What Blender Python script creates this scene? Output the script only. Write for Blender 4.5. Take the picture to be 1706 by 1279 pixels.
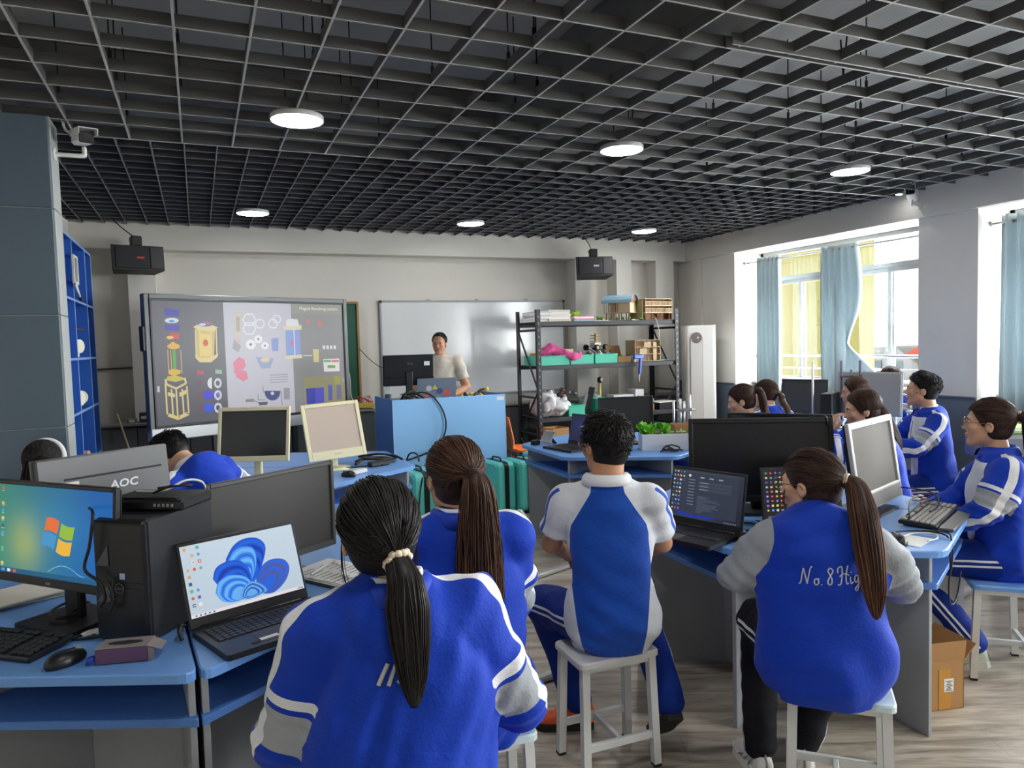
import bpy, bmesh, math, random
import numpy as np
from mathutils import Vector, Matrix, Euler
from mathutils.bvhtree import BVHTree

for _o in list(bpy.data.objects):
    bpy.data.objects.remove(_o, do_unlink=True)
SC = bpy.context.scene
COL = SC.collection
PI = math.pi
R = math.radians


def lin(r, g, b):
    def f(c):
        c /= 255.0
        return c / 12.92 if c <= 0.04045 else ((c + 0.055) / 1.055) ** 2.4
    return (f(r), f(g), f(b), 1.0)


# ------------------------------------------------------------------ camera, sky, exposure
cam_d = bpy.data.cameras.new('camera')
cam_d.sensor_fit = 'HORIZONTAL'
cam_d.sensor_width = 36.0
cam_d.lens = 1209.539 / 1706.0 * 36.0
cam_d.clip_start = 0.05
cam_d.clip_end = 500
cam = bpy.data.objects.new('camera', cam_d)
COL.objects.link(cam)
_r = Vector((0.91763665, -0.39642959, -0.02804562))
_u = Vector((0.04813166, 0.04080839, 0.99800702))
_f = Vector((0.39449502, 0.91715771, -0.05652809))
_m = Matrix((( _r.x, _u.x, -_f.x, 0), (_r.y, _u.y, -_f.y, 0), (_r.z, _u.z, -_f.z, 1.6), (0, 0, 0, 1)))
cam.matrix_world = _m
SC.camera = cam

world = bpy.data.worlds.new('overcast_sky')
SC.world = world
world.use_nodes = True
_wn = world.node_tree.nodes
_wl = world.node_tree.links
_wn.clear()
_wo = _wn.new('ShaderNodeOutputWorld')
_bg = _wn.new('ShaderNodeBackground')
_tc = _wn.new('ShaderNodeTexCoord')
_sx = _wn.new('ShaderNodeSeparateXYZ')
_rp = _wn.new('ShaderNodeValToRGB')
_rp.color_ramp.elements[0].position = 0.0
_rp.color_ramp.elements[0].color = (0.90, 0.91, 0.94, 1)
_rp.color_ramp.elements[1].position = 0.6
_rp.color_ramp.elements[1].color = (0.97, 0.98, 1.0, 1)
_wl.new(_tc.outputs['Generated'], _sx.inputs[0])
_wl.new(_sx.outputs['Z'], _rp.inputs[0])
_wl.new(_rp.outputs[0], _bg.inputs['Color'])
_bg.inputs['Strength'].default_value = 11.5
_wl.new(_bg.outputs[0], _wo.inputs[0])

SC.view_settings.view_transform = 'Standard'
SC.view_settings.look = 'None'
SC.view_settings.exposure = 1.88
SC.view_settings.gamma = 1.0
SC.view_settings.use_curve_mapping = False
SC.cycles.use_denoising = True
SC.cycles.max_bounces = 8
SC.cycles.diffuse_bounces = 5
SC.cycles.sample_clamp_indirect = 6.0
SC.cycles.caustics_reflective = False
SC.cycles.caustics_refractive = False


def portal(x, y, z, sy, sz):
    d = bpy.data.lights.new('window_portal', 'AREA')
    d.shape = 'RECTANGLE'
    d.size = sz
    d.size_y = sy
    d.cycles.is_portal = True
    o = bpy.data.objects.new('window_portal', d)
    COL.objects.link(o)
    o.location = (x, y, z)
    o.rotation_euler = (0, PI / 2, 0)
    o.rotation_euler = Vector((-1, 0, 0)).to_track_quat('-Z', 'Y').to_euler()
    d.size = sy
    d.size_y = sz


# ------------------------------------------------------------------ materials
MATS = {}


def mat(name, col, rough=0.5, metal=0.0, spec=0.5, noise=None, bump=None, emit=None, alpha=None, trans=None, stretch=None, coat=0.0):
    """Procedural principled material; noise=(scale, amount), bump=(scale, strength)."""
    if name in MATS:
        return MATS[name]
    m = bpy.data.materials.new(name)
    m.use_nodes = True
    n, l = m.node_tree.nodes, m.node_tree.links
    b = n['Principled BSDF']
    b.inputs['Base Color'].default_value = col
    b.inputs['Roughness'].default_value = rough
    b.inputs['Metallic'].default_value = metal
    b.inputs['Specular IOR Level'].default_value = spec
    if coat:
        b.inputs['Coat Weight'].default_value = coat
    if trans:
        b.inputs['Transmission Weight'].default_value = trans
    if alpha is not None:
        b.inputs['Alpha'].default_value = alpha
    if noise or bump:
        tc = n.new('ShaderNodeTexCoord')
        mp = n.new('ShaderNodeMapping')
        l.new(tc.outputs['Object'], mp.inputs[0])
        if stretch:
            mp.inputs['Scale'].default_value = stretch
    if noise:
        t = n.new('ShaderNodeTexNoise')
        t.inputs['Scale'].default_value = noise[0]
        t.inputs['Detail'].default_value = 4
        l.new(mp.outputs[0], t.inputs['Vector'])
        mx = n.new('ShaderNodeMixRGB')
        mx.blend_type = 'MULTIPLY'
        mx.inputs[0].default_value = noise[1]
        mx.inputs[1].default_value = col
        cr = n.new('ShaderNodeValToRGB')
        cr.color_ramp.elements[0].position = 0.3
        cr.color_ramp.elements[1].position = 0.7
        cr.color_ramp.elements[0].color = (0.35, 0.35, 0.35, 1)
        l.new(t.outputs['Fac'], cr.inputs[0])
        l.new(cr.outputs[0], mx.inputs[2])
        l.new(mx.outputs[0], b.inputs['Base Color'])
    if bump:
        t2 = n.new('ShaderNodeTexNoise')
        t2.inputs['Scale'].default_value = bump[0]
        t2.inputs['Detail'].default_value = 3
        l.new(mp.outputs[0], t2.inputs['Vector'])
        bp = n.new('ShaderNodeBump')
        bp.inputs['Strength'].default_value = bump[1]
        bp.inputs['Distance'].default_value = 0.01
        l.new(t2.outputs['Fac'], bp.inputs['Height'])
        l.new(bp.outputs[0], b.inputs['Normal'])
    if emit:
        b.inputs['Emission Color'].default_value = emit[0]
        b.inputs['Emission Strength'].default_value = emit[1]
    MATS[name] = m
    return m


def vmat(name, attr='Col', rough=0.6, emit=0.0, spec=0.3):
    """Material whose colour is a per-face colour attribute (flat print, screens, mixed parts)."""
    if name in MATS:
        return MATS[name]
    m = bpy.data.materials.new(name)
    m.use_nodes = True
    n, l = m.node_tree.nodes, m.node_tree.links
    b = n['Principled BSDF']
    a = n.new('ShaderNodeAttribute')
    a.attribute_name = attr
    b.inputs['Roughness'].default_value = rough
    b.inputs['Specular IOR Level'].default_value = spec
    if emit:
        b.inputs['Base Color'].default_value = (0.01, 0.01, 0.01, 1)
        l.new(a.outputs['Color'], b.inputs['Emission Color'])
        b.inputs['Emission Strength'].default_value = emit
    else:
        l.new(a.outputs['Color'], b.inputs['Base Color'])
    MATS[name] = m
    return m


def maskmat(name, base, layers, rough=0.75, bump=None, sheen=0.0, spec=0.25, noise=None):
    """Cloth material: colour layers switched on where a signed mesh attribute is positive (printed panels)."""
    if name in MATS:
        return MATS[name]
    m = bpy.data.materials.new(name)
    m.use_nodes = True
    n, l = m.node_tree.nodes, m.node_tree.links
    b = n['Principled BSDF']
    b.inputs['Roughness'].default_value = rough
    b.inputs['Specular IOR Level'].default_value = spec
    if sheen:
        b.inputs['Sheen Weight'].default_value = sheen
        b.inputs['Sheen Roughness'].default_value = 0.5
    prev = None
    for attr, col in layers:
        a = n.new('ShaderNodeAttribute')
        a.attribute_name = attr
        g = n.new('ShaderNodeMath')
        g.operation = 'GREATER_THAN'
        g.inputs[1].default_value = 0.0
        l.new(a.outputs['Fac'], g.inputs[0])
        mx = n.new('ShaderNodeMixRGB')
        l.new(g.outputs[0], mx.inputs[0])
        if prev is None:
            mx.inputs[1].default_value = base
        else:
            l.new(prev, mx.inputs[1])
        mx.inputs[2].default_value = col
        prev = mx.outputs[0]
    if prev is None:
        b.inputs['Base Color'].default_value = base
    else:
        l.new(prev, b.inputs['Base Color'])
    if bump:
        tc = n.new('ShaderNodeTexCoord')
        h = None
        for sc, st in bump:
            t2 = n.new('ShaderNodeTexNoise')
            t2.inputs['Scale'].default_value = sc
            t2.inputs['Detail'].default_value = 3
            l.new(tc.outputs['Object'], t2.inputs['Vector'])
            bp = n.new('ShaderNodeBump')
            bp.inputs['Strength'].default_value = st
            bp.inputs['Distance'].default_value = 0.02
            l.new(t2.outputs['Fac'], bp.inputs['Height'])
            if h:
                l.new(h, bp.inputs['Normal'])
            h = bp.outputs[0]
        l.new(h, b.inputs['Normal'])
    MATS[name] = m
    return m


# ------------------------------------------------------------------ mesh builder
class MB:
    def __init__(s):
        s.v, s.f, s.c, s.sm = [], [], [], []
        s.col = (1, 1, 1, 1)

    def add(s, vs, fs, smooth=False):
        o = len(s.v)
        s.v.extend([tuple(map(float, p)) for p in vs])
        for f in fs:
            s.f.append([i + o for i in f])
            s.c.append(s.col)
            s.sm.append(smooth)
        return s

    def box(s, c, d, b=0.0, rot=None):
        hx, hy, hz = d[0] / 2, d[1] / 2, d[2] / 2
        b = min(b, hx * .95, hy * .95, hz * .95)
        if b <= 0:
            vs = [(x, y, z) for x in (-hx, hx) for y in (-hy, hy) for z in (-hz, hz)]
            fs = [(0, 1, 3, 2), (4, 6, 7, 5), (0, 4, 5, 1), (2, 3, 7, 6), (0, 2, 6, 4), (1, 5, 7, 3)]
        else:
            vs, idx = [], {}
            for sx in (-1, 1):
                for sy in (-1, 1):
                    for sz in (-1, 1):
                        for a in range(3):
                            p = [sx * (hx - b), sy * (hy - b), sz * (hz - b)]
                            p[a] = (sx * hx, sy * hy, sz * hz)[a]
                            idx[sx, sy, sz, a] = len(vs)
                            vs.append(tuple(p))
            fs = []
            for a in range(3):
                u, w = (a + 1) % 3, (a + 2) % 3
                for sg in (-1, 1):
                    q = []
                    for su, sw in ((-1, -1), (1, -1), (1, 1), (-1, 1)):
                        k = [0, 0, 0]
                        k[a], k[u], k[w] = sg, su, sw
                        q.append(idx[k[0], k[1], k[2], a])
                    fs.append(tuple(q if sg > 0 else q[::-1]))
                for su in (-1, 1):
                    for sw in (-1, 1):
                        k1, k2 = [0, 0, 0], [0, 0, 0]
                        k1[a], k1[u], k1[w] = -1, su, sw
                        k2[a], k2[u], k2[w] = 1, su, sw
                        q = (idx[k1[0], k1[1], k1[2], u], idx[k2[0], k2[1], k2[2], u], idx[k2[0], k2[1], k2[2], w], idx[k1[0], k1[1], k1[2], w])
                        fs.append(q if su * sw < 0 else q[::-1])
            for sx in (-1, 1):
                for sy in (-1, 1):
                    for sz in (-1, 1):
                        q = tuple(idx[sx, sy, sz, a] for a in range(3))
                        fs.append(q if sx * sy * sz > 0 else q[::-1])
        if rot is not None:
            M = rot if isinstance(rot, Matrix) else Euler(rot).to_matrix()
            vs = [M @ Vector(p) for p in vs]
        vs = [(p[0] + c[0], p[1] + c[1], p[2] + c[2]) for p in vs]
        return s.add(vs, fs)

    def tube(s, path, r, n=6, cap=True, smooth=True, flat=1.0):
        P = [Vector(p) for p in path]
        k = len(P)
        rs = list(r) if hasattr(r, '__len__') else [r] * k
        vs, fs = [], []
        up = None
        for i in range(k):
            t = (P[min(i + 1, k - 1)] - P[max(i - 1, 0)])
            if t.length < 1e-9:
                t = Vector((0, 0, 1))
            t.normalize()
            if up is None:
                up = Vector((0, 0, 1)) if abs(t.z) < .9 else Vector((1, 0, 0))
            x = t.cross(up)
            if x.length < 1e-6:
                x = t.orthogonal()
            x.normalize()
            y = x.cross(t).normalized()
            up = y
            for j in range(n):
                a = 2 * PI * j / n
                vs.append(P[i] + (x * math.cos(a) + y * math.sin(a) * flat) * rs[i])
        for i in range(k - 1):
            for j in range(n):
                j2 = (j + 1) % n
                fs.append((i * n + j, i * n + j2, (i + 1) * n + j2, (i + 1) * n + j))
        if cap:
            fs.append(tuple(range(n))[::-1])
            fs.append(tuple((k - 1) * n + j for j in range(n)))
        return s.add(vs, fs, smooth)

    def cyl(s, a, b, r, n=16, r2=None, smooth=True):
        o = len(s.f)
        s.tube([a, b], [r, r if r2 is None else r2], n, True, smooth)
        s.sm[-1] = False
        s.sm[-2] = False
        return s

    def lathe(s, prof, c=(0, 0, 0), n=20, smooth=True, ax=None):
        vs, fs = [], []
        k = len(prof)
        M = ax if ax is not None else Matrix.Identity(3)
        for (r, z) in prof:
            for j in range(n):
                a = 2 * PI * j / n
                p = M @ Vector((r * math.cos(a), r * math.sin(a), z))
                vs.append((p.x + c[0], p.y + c[1], p.z + c[2]))
        for i in range(k - 1):
            for j in range(n):
                j2 = (j + 1) % n
                fs.append((i * n + j, i * n + j2, (i + 1) * n + j2, (i + 1) * n + j))
        return s.add(vs, fs, smooth)

    def prism(s, pts, z0, z1, M=None, c=(0, 0, 0)):
        k = len(pts)
        vs = [(x, y, z0) for x, y in pts] + [(x, y, z1) for x, y in pts]
        fs = [tuple(range(k))[::-1], tuple(range(k, 2 * k))]
        for i in range(k):
            j = (i + 1) % k
            fs.append((i, j, k + j, k + i))
        if M is not None:
            vs = [M @ Vector(p) for p in vs]
        vs = [(p[0] + c[0], p[1] + c[1], p[2] + c[2]) for p in vs]
        return s.add(vs, fs)

    def ball(s, c, r, n=10, m=6, rot=None):
        rr = r if hasattr(r, '__len__') else (r, r, r)
        vs, fs = [], []
        for i in range(m + 1):
            th = PI * i / m
            for j in range(n):
                a = 2 * PI * j / n
                p = Vector((rr[0] * math.sin(th) * math.cos(a), rr[1] * math.sin(th) * math.sin(a), rr[2] * math.cos(th)))
                if rot is not None:
                    p = rot @ p
                vs.append((p[0] + c[0], p[1] + c[1], p[2] + c[2]))
        for i in range(m):
            for j in range(n):
                j2 = (j + 1) % n
                fs.append((i * n + j, (i + 1) * n + j, (i + 1) * n + j2, i * n + j2))
        return s.add(vs, fs, True)

    def quad(s, a, b, c, d):
        return s.add([a, b, c, d], [(0, 1, 2, 3)])

    def mesh(s, name):
        me = bpy.data.meshes.new(name)
        me.from_pydata(s.v, [], s.f)
        me.polygons.foreach_set('use_smooth', s.sm)
        ca = me.color_attributes.new('Col', 'FLOAT_COLOR', 'CORNER')
        arr = np.empty((len(me.loops), 4), np.float32)
        k = 0
        for f, c in zip(s.f, s.c):
            arr[k:k + len(f)] = c
            k += len(f)
        ca.data.foreach_set('color', arr.ravel())
        me.update()
        return me

    def build(s, name, m, parent=None, loc=None, rot=None, **tags):
        o = bpy.data.objects.new(name, s.mesh(name))
        o.data.materials.append(m)
        return link(o, parent, loc, rot, **tags)


def link(o, parent=None, loc=None, rot=None, label=None, cat=None, group=None, kind=None):
    COL.objects.link(o)
    if parent is not None:
        o.parent = parent
    if loc is not None:
        o.location = loc
    if rot is not None:
        o.rotation_euler = rot
    if label:
        o['label'] = label
    if cat:
        o['category'] = cat
    if group:
        o['group'] = group
    if kind:
        o['kind'] = kind
    return o


def thing(name, label, cat, loc=(0, 0, 0), rz=0.0, group=None, rot=None):
    o = bpy.data.objects.new(name, None)
    o.empty_display_size = 0.1
    return link(o, None, loc, rot if rot is not None else (0, 0, rz), label, cat, group)


def copy_tree(o, parent=None):
    c = o.copy()
    COL.objects.link(c)
    if parent is not None:
        c.parent = parent
    for ch in list(o.children):
        copy_tree(ch, c)
    return c


def text_mesh(txt, size=1.0, shear=0.0, bold=0.0, align='CENTER'):
    cu = bpy.data.curves.new('lettering', 'FONT')
    cu.body = txt
    cu.size = size
    cu.shear = shear
    cu.offset = bold
    cu.align_x = align
    cu.align_y = 'CENTER'
    cu.resolution_u = 2
    o = bpy.data.objects.new('lettering_tmp', cu)
    COL.objects.link(o)
    dg = bpy.context.evaluated_depsgraph_get()
    me = bpy.data.meshes.new_from_object(o.evaluated_get(dg))
    bpy.data.objects.remove(o, do_unlink=True)
    return me


def lettering(txt, size, m, parent, loc, rot, shear=0.0, bold=0.0, align='CENTER', name='lettering', sx=1.0):
    me = text_mesh(txt, size, shear, bold, align)
    me.materials.clear()
    me.materials.append(m)
    o = bpy.data.objects.new(name, me)
    link(o, parent, loc, rot)
    o.scale = (sx, 1, 1)
    return o


def catmull(pts, n=6):
    P = [np.array(p, float) for p in pts]
    if len(P) < 3:
        return [tuple(p) for p in P]
    out = []
    for i in range(len(P) - 1):
        p0, p1, p2, p3 = P[max(i - 1, 0)], P[i], P[i + 1], P[min(i + 2, len(P) - 1)]
        for k in range(n):
            t = k / n
            out.append(tuple(.5 * (2 * p1 + (p2 - p0) * t + (2 * p0 - 5 * p1 + 4 * p2 - p3) * t * t + (3 * p1 - p0 - 3 * p2 + p3) * t ** 3)))
    out.append(tuple(P[-1]))
    return out
# ------------------------------------------------------------------ implicit bodies: blended tapered limbs, meshed as one surface
def _n(v):
    v = np.asarray(v, float)
    return v / (np.linalg.norm(v) + 1e-12)


class Body:
    def __init__(s):
        s.p = []

    def cone(s, a, b, ra, rb, k=0.02, flat=None, op=1):
        """tapered capsule; flat=(axis, factor) squashes it along an axis."""
        s.p.append(('c', np.array(a, float), np.array(b, float), float(ra), float(rb), k, flat, op))
        return s

    def chain(s, pts, rs, k=0.015, flat=None):
        for i in range(len(pts) - 1):
            s.cone(pts[i], pts[i + 1], rs[i], rs[i + 1], k, flat)
        return s

    def ell(s, c, r, k=0.02, rot=None, op=1):
        s.p.append(('e', np.array(c, float), np.array(r, float), None if rot is None else np.array(rot, float), None, k, None, op))
        return s

    @staticmethod
    def dist(p, X):
        if p[0] == 'c':
            _, a, b, ra, rb, k, flat, op = p
            x = X - a
            ba = b - a
            if flat is not None:
                e, f = _n(flat[0]), flat[1]
                x = x + ((x @ e) * (1 / f - 1))[..., None] * e
                ba = ba + (ba @ e) * (1 / f - 1) * e
            t = np.clip((x @ ba) / (ba @ ba + 1e-12), 0, 1)
            d = np.sqrt(((x - t[..., None] * ba) ** 2).sum(-1)) - (ra + t * (rb - ra))
            if flat is not None:
                d = d * (0.35 + 0.65 * min(flat[1], 1.0))
            return d
        _, c, r, rot, _x, k, flat, op = p
        x = X - c
        if rot is not None:
            x = x @ rot
        q = x / r
        l = np.sqrt((q ** 2).sum(-1))
        g = np.sqrt(((q / r) ** 2).sum(-1))
        return np.where(l > 1e-6, l * (l - 1) / (g + 1e-9), -r.min())

    def bounds(s):
        lo, hi = np.full(3, 1e9), np.full(3, -1e9)
        for p in s.p:
            if p[7] < 0:
                continue
            l, h = s._bb(p)
            lo, hi = np.minimum(lo, l), np.maximum(hi, h)
        return lo, hi

    @staticmethod
    def _bb(p):
        if p[0] == 'c':
            r = max(p[3], p[4])
            return np.minimum(p[1], p[2]) - r, np.maximum(p[1], p[2]) + r
        r = p[2].max() if p[3] is not None else p[2]
        return p[1] - r, p[1] + r

    def mesh(s, h=0.008, fold=None, cut=None):
        lo, hi = s.bounds()
        lo = lo - 4 * h
        n = np.ceil((hi + 4 * h - lo) / h).astype(int) + 1
        ax = [lo[i] + np.arange(n[i]) * h for i in range(3)]
        V = np.full(n, 0.5, np.float32)
        for p in s.p:
            k, op = p[5], p[7]
            l, hh = s._bb(p)
            m = 2.5 * k + 3 * h
            i0 = np.maximum(np.floor((l - m - lo) / h).astype(int), 0)
            i1 = np.minimum(np.ceil((hh + m - lo) / h).astype(int) + 1, n)
            if (i1 <= i0).any():
                continue
            sl = tuple(slice(i0[i], i1[i]) for i in range(3))
            X = np.stack(np.meshgrid(*[ax[i][sl[i]] for i in range(3)], indexing='ij'), -1)
            d = s.dist(p, X)
            cur = V[sl]
            if op > 0:
                q = np.clip(.5 + .5 * (cur - d) / k, 0, 1)
                V[sl] = cur * (1 - q) + d * q - k * q * (1 - q)
            else:
                d = -d
                q = np.clip(.5 - .5 * (cur - d) / k, 0, 1)
                V[sl] = cur * (1 - q) + d * q + k * q * (1 - q)
        if fold is not None:
            idx = np.argwhere(np.abs(V) < 0.05)
            X = lo + idx * h
            V[idx[:, 0], idx[:, 1], idx[:, 2]] += fold(X).astype(np.float32)
        if cut is not None:
            idx = np.argwhere(np.abs(V) < 0.2)
            X = lo + idx * h
            V[idx[:, 0], idx[:, 1], idx[:, 2]] = np.maximum(V[idx[:, 0], idx[:, 1], idx[:, 2]], cut(X))
        return nets(V, lo, h)


def nets(V, lo, h):
    """surface nets: one vertex per cell that the surface crosses."""
    I = V < 0
    n = V.shape
    cnt = np.zeros((n[0] - 1, n[1] - 1, n[2] - 1), np.int8)
    for dx in (0, 1):
        for dy in (0, 1):
            for dz in (0, 1):
                cnt += I[dx:n[0] - 1 + dx, dy:n[1] - 1 + dy, dz:n[2] - 1 + dz]
    act = (cnt > 0) & (cnt < 8)
    c = np.argwhere(act)
    idm = np.full(act.shape, -1, np.int64)
    idm[act] = np.arange(len(c))
    co = [(dx, dy, dz) for dx in (0, 1) for dy in (0, 1) for dz in (0, 1)]
    vals = np.stack([V[c[:, 0] + o[0], c[:, 1] + o[1], c[:, 2] + o[2]] for o in co], 1)
    acc = np.zeros((len(c), 3))
    w = np.zeros(len(c))
    for i, a in enumerate(co):
        for j, b in enumerate(co):
            if j <= i or sum(abs(a[t] - b[t]) for t in range(3)) != 1:
                continue
            va, vb = vals[:, i], vals[:, j]
            x = (va < 0) != (vb < 0)
            t = np.where(x, va / np.where(x, va - vb, 1), 0)
            pt = np.array(a) + t[:, None] * (np.array(b) - np.array(a))
            acc += np.where(x[:, None], pt, 0)
            w += x
    vv = lo + (c + acc / np.maximum(w, 1)[:, None]) * h
    quads = []
    for a in range(3):
        u, v = (a + 1) % 3, (a + 2) % 3
        s0 = [slice(None)] * 3
        s1 = [slice(None)] * 3
        s0[a] = slice(0, n[a] - 1)
        s1[a] = slice(1, n[a])
        A, B = I[tuple(s0)], I[tuple(s1)]
        e = np.argwhere(A != B)
        ok = (e[:, u] > 0) & (e[:, v] > 0) & (e[:, u] < n[u] - 1) & (e[:, v] < n[v] - 1)
        e = e[ok]
        if len(e) == 0:
            continue
        fl = A[e[:, 0], e[:, 1], e[:, 2]]

        def g(du, dv):
            q = e.copy()
            q[:, u] += du
            q[:, v] += dv
            return idm[q[:, 0], q[:, 1], q[:, 2]]
        q = np.stack([g(-1, -1), g(0, -1), g(0, 0), g(-1, 0)], 1)
        q[~fl] = q[~fl][:, ::-1]
        quads.append(q)
    q = np.concatenate(quads)
    q = q[(q >= 0).all(1)]
    return vv, q


def np_mesh(name, v, q, attrs=None):
    me = bpy.data.meshes.new(name)
    k = q.shape[1]
    me.vertices.add(len(v))
    me.vertices.foreach_set('co', np.ascontiguousarray(v, np.float32).ravel())
    me.loops.add(len(q) * k)
    me.loops.foreach_set('vertex_index', np.ascontiguousarray(q, np.int32).ravel())
    me.polygons.add(len(q))
    me.polygons.foreach_set('loop_start', np.arange(0, len(q) * k, k, dtype=np.int32))
    me.update(calc_edges=True)
    me.polygons.foreach_set('use_smooth', np.ones(len(q), bool))
    for nm, a in (attrs or {}).items():
        at = me.attributes.new(nm, 'FLOAT', 'POINT')
        at.data.foreach_set('value', np.ascontiguousarray(a, np.float32))
    me.update()
    return me


def np_obj(name, v, q, m, parent=None, attrs=None, **tags):
    me = np_mesh(name, v, q, attrs)
    me.materials.append(m)
    o = bpy.data.objects.new(name, me)
    return link(o, parent, **tags)


def folds(seed, amp=0.004, big=0.006):
    """cloth wrinkles: a few crossed, warped waves."""
    rg = np.random.RandomState(seed)
    W = []
    for i in range(5):
        d = rg.normal(size=3) * np.array([0.7, 0.5, 1.0])
        W.append((_n(d) * (2 * PI / rg.uniform(.07, .13)), rg.uniform(0, 6), rg.normal(size=3) * 6, amp * rg.uniform(.4, 1)))
    for i in range(3):
        d = rg.normal(size=3) * np.array([1, 1, .8])
        W.append((_n(d) * (2 * PI / rg.uniform(.16, .3)), rg.uniform(0, 6), rg.normal(size=3) * 4, big * rg.uniform(.4, 1)))

    def f(X):
        o = np.zeros(len(X))
        for k, ph, wv, a in W:
            ph2 = X @ k + ph + 1.4 * np.sin(X @ wv + ph * 2)
            o += a * np.sin(ph2) * np.clip(.4 + .8 * np.sin(X @ wv * 1.3 + ph), 0, 1)
        return o
    return f


# ------------------------------------------------------------------ people
SKIN = lin(205, 160, 130)
BLUE = lin(4, 56, 178)
NAVY = lin(10, 45, 165)
WHITE = lin(226, 228, 232)
GREY = lin(160, 166, 172)
CB = [(18, .25), (140, .12)]
skin_m = maskmat('skin', SKIN, [('lips', lin(186, 122, 104)), ('scalp', lin(22, 19, 18))], rough=0.5, spec=0.35, bump=[(120, .05)])
skin_tan = maskmat('skin_tanned', lin(192, 140, 108), [('lips', lin(156, 96, 78)), ('scalp', lin(22, 19, 18))], rough=0.5, spec=0.35, bump=[(120, .05)])
jacket_a = maskmat('jersey_blue_striped', BLUE, [('grey', GREY), ('band', WHITE), ('white', WHITE), ('panel', WHITE), ('cuff', WHITE)], rough=.7, bump=CB, sheen=.08)
jacket_b = maskmat('jersey_blue_grey_sleeves', BLUE, [('rag', lin(150, 155, 160)), ('pipe', WHITE)], rough=.7, bump=CB, sheen=.08)
polo_m = maskmat('polo_blue_white', lin(18, 76, 176), [('rag', lin(218, 222, 228)), ('pipe', lin(30, 80, 190))], rough=.75, bump=CB, sheen=.15)
tee_m = maskmat('tee_beige', lin(200, 190, 176), [], rough=.85, bump=[(20, .3), (160, .15)])
white_cloth = maskmat('white_shirt_cloth', lin(222, 224, 226), [], rough=.8, bump=CB)
trouser_blue = maskmat('trouser_blue', lin(4, 42, 132), [('stripe', WHITE)], rough=.75, bump=CB)
trouser_black = maskmat('trouser_black', lin(20, 21, 28), [('stripe', WHITE)], rough=.8, bump=CB)
trouser_dark = maskmat('trouser_dark', lin(48, 50, 58), [], rough=.8, bump=CB)
collar_blue = mat('collar_blue', BLUE, .7)
collar_white = mat('collar_white', lin(228, 230, 232), .75)
eye_white = mat('eye_white', lin(225, 220, 215), .25)
eye_dark = mat('eye_dark', lin(24, 16, 12), .15)
brow_m = mat('brow_hair', lin(28, 22, 19), .7)


def hairmat(name, c0, c1):
    m = bpy.data.materials.new(name)
    m.use_nodes = True
    n, l = m.node_tree.nodes, m.node_tree.links
    b = n['Principled BSDF']
    a = n.new('ShaderNodeAttribute')
    a.attribute_name = 'tone'
    r = n.new('ShaderNodeValToRGB')
    r.color_ramp.elements[0].color = c0
    r.color_ramp.elements[1].color = c1
    l.new(a.outputs['Fac'], r.inputs[0])
    l.new(r.outputs[0], b.inputs['Base Color'])
    b.inputs['Roughness'].default_value = 0.50
    b.inputs['Specular IOR Level'].default_value = 0.30
    return m


hair_black = hairmat('hair_black', lin(14, 12, 12), lin(46, 36, 31))
hair_brown = hairmat('hair_dark_brown', lin(22, 15, 12), lin(122, 80, 58))


def rotm(yaw=0, pitch=0, roll=0):
    """head frame: yaw>0 turns to the person's right, pitch>0 looks up, roll>0 tips to the right shoulder."""
    return np.array(Euler((R(pitch), R(roll), R(-yaw)), 'YXZ').to_matrix())


def strands_mesh(paths, r0, r1, tones, n=4):
    """paths: (S, K, 3) array of strand centre lines -> one mesh of thin tapered strands."""
    Pt = np.asarray(paths)
    S, K, _ = Pt.shape
    T = np.gradient(Pt, axis=1)
    T /= np.linalg.norm(T, axis=2, keepdims=True) + 1e-9
    ref = np.array([0.31, 0.22, 0.93])
    A = np.cross(T, ref)
    A /= np.linalg.norm(A, axis=2, keepdims=True) + 1e-9
    B = np.cross(T, A)
    rad = np.linspace(0, 1, K)
    rad = r0 + (r1 - r0) * rad
    rad = np.broadcast_to(rad, (S, K)).copy()
    rad[:, -1] *= .15
    rad[:, 0] *= .5
    V = []
    for j in range(n):
        a = 2 * PI * j / n
        V.append(Pt + (A * math.cos(a) + B * math.sin(a)) * rad[..., None])
    V = np.stack(V, 2).reshape(-1, 3)
    base = (np.arange(S)[:, None] * K + np.arange(K - 1)[None]).reshape(-1) * n
    q = []
    for j in range(n):
        j2 = (j + 1) % n
        q.append(np.stack([base + j, base + j2, base + n + j2, base + n + j], 1))
    q = np.concatenate(q)
    tone = np.repeat(np.asarray(tones), K * n) if np.ndim(tones) == 1 else np.repeat(np.asarray(tones).reshape(-1), n)
    return V, q, tone


def join_np(parts):
    V, Q, T, o = [], [], [], 0
    for v, q, t in parts:
        V.append(v)
        Q.append(q + o)
        T.append(t)
        o += len(v)
    return np.concatenate(V), np.concatenate(Q), np.concatenate(T)


def slerp(a, b, t):
    a, b = _n(a), _n(b)
    w = math.acos(max(-1, min(1, float(a @ b))))
    if w < 1e-4:
        return np.repeat(a[None], len(t), 0)
    return (np.sin((1 - t) * w)[:, None] * a + np.sin(t * w)[:, None] * b) / math.sin(w)


HC = np.array([0, -.014, .030])          # skull centre in the head frame
HR = np.array([.083, .100, .094])        # hair shell radii


def shell(dirs, f=1.0):
    """points on the hair shell for unit directions; narrower below the equator towards the nape."""
    d = np.asarray(dirs)
    p = d * HR * f
    low = np.clip(-d[..., 2], 0, 1)
    p[..., 2] *= 1.0 + .18 * low
    p[..., 0] *= 1.0 - .10 * low
    return HC + p


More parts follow.
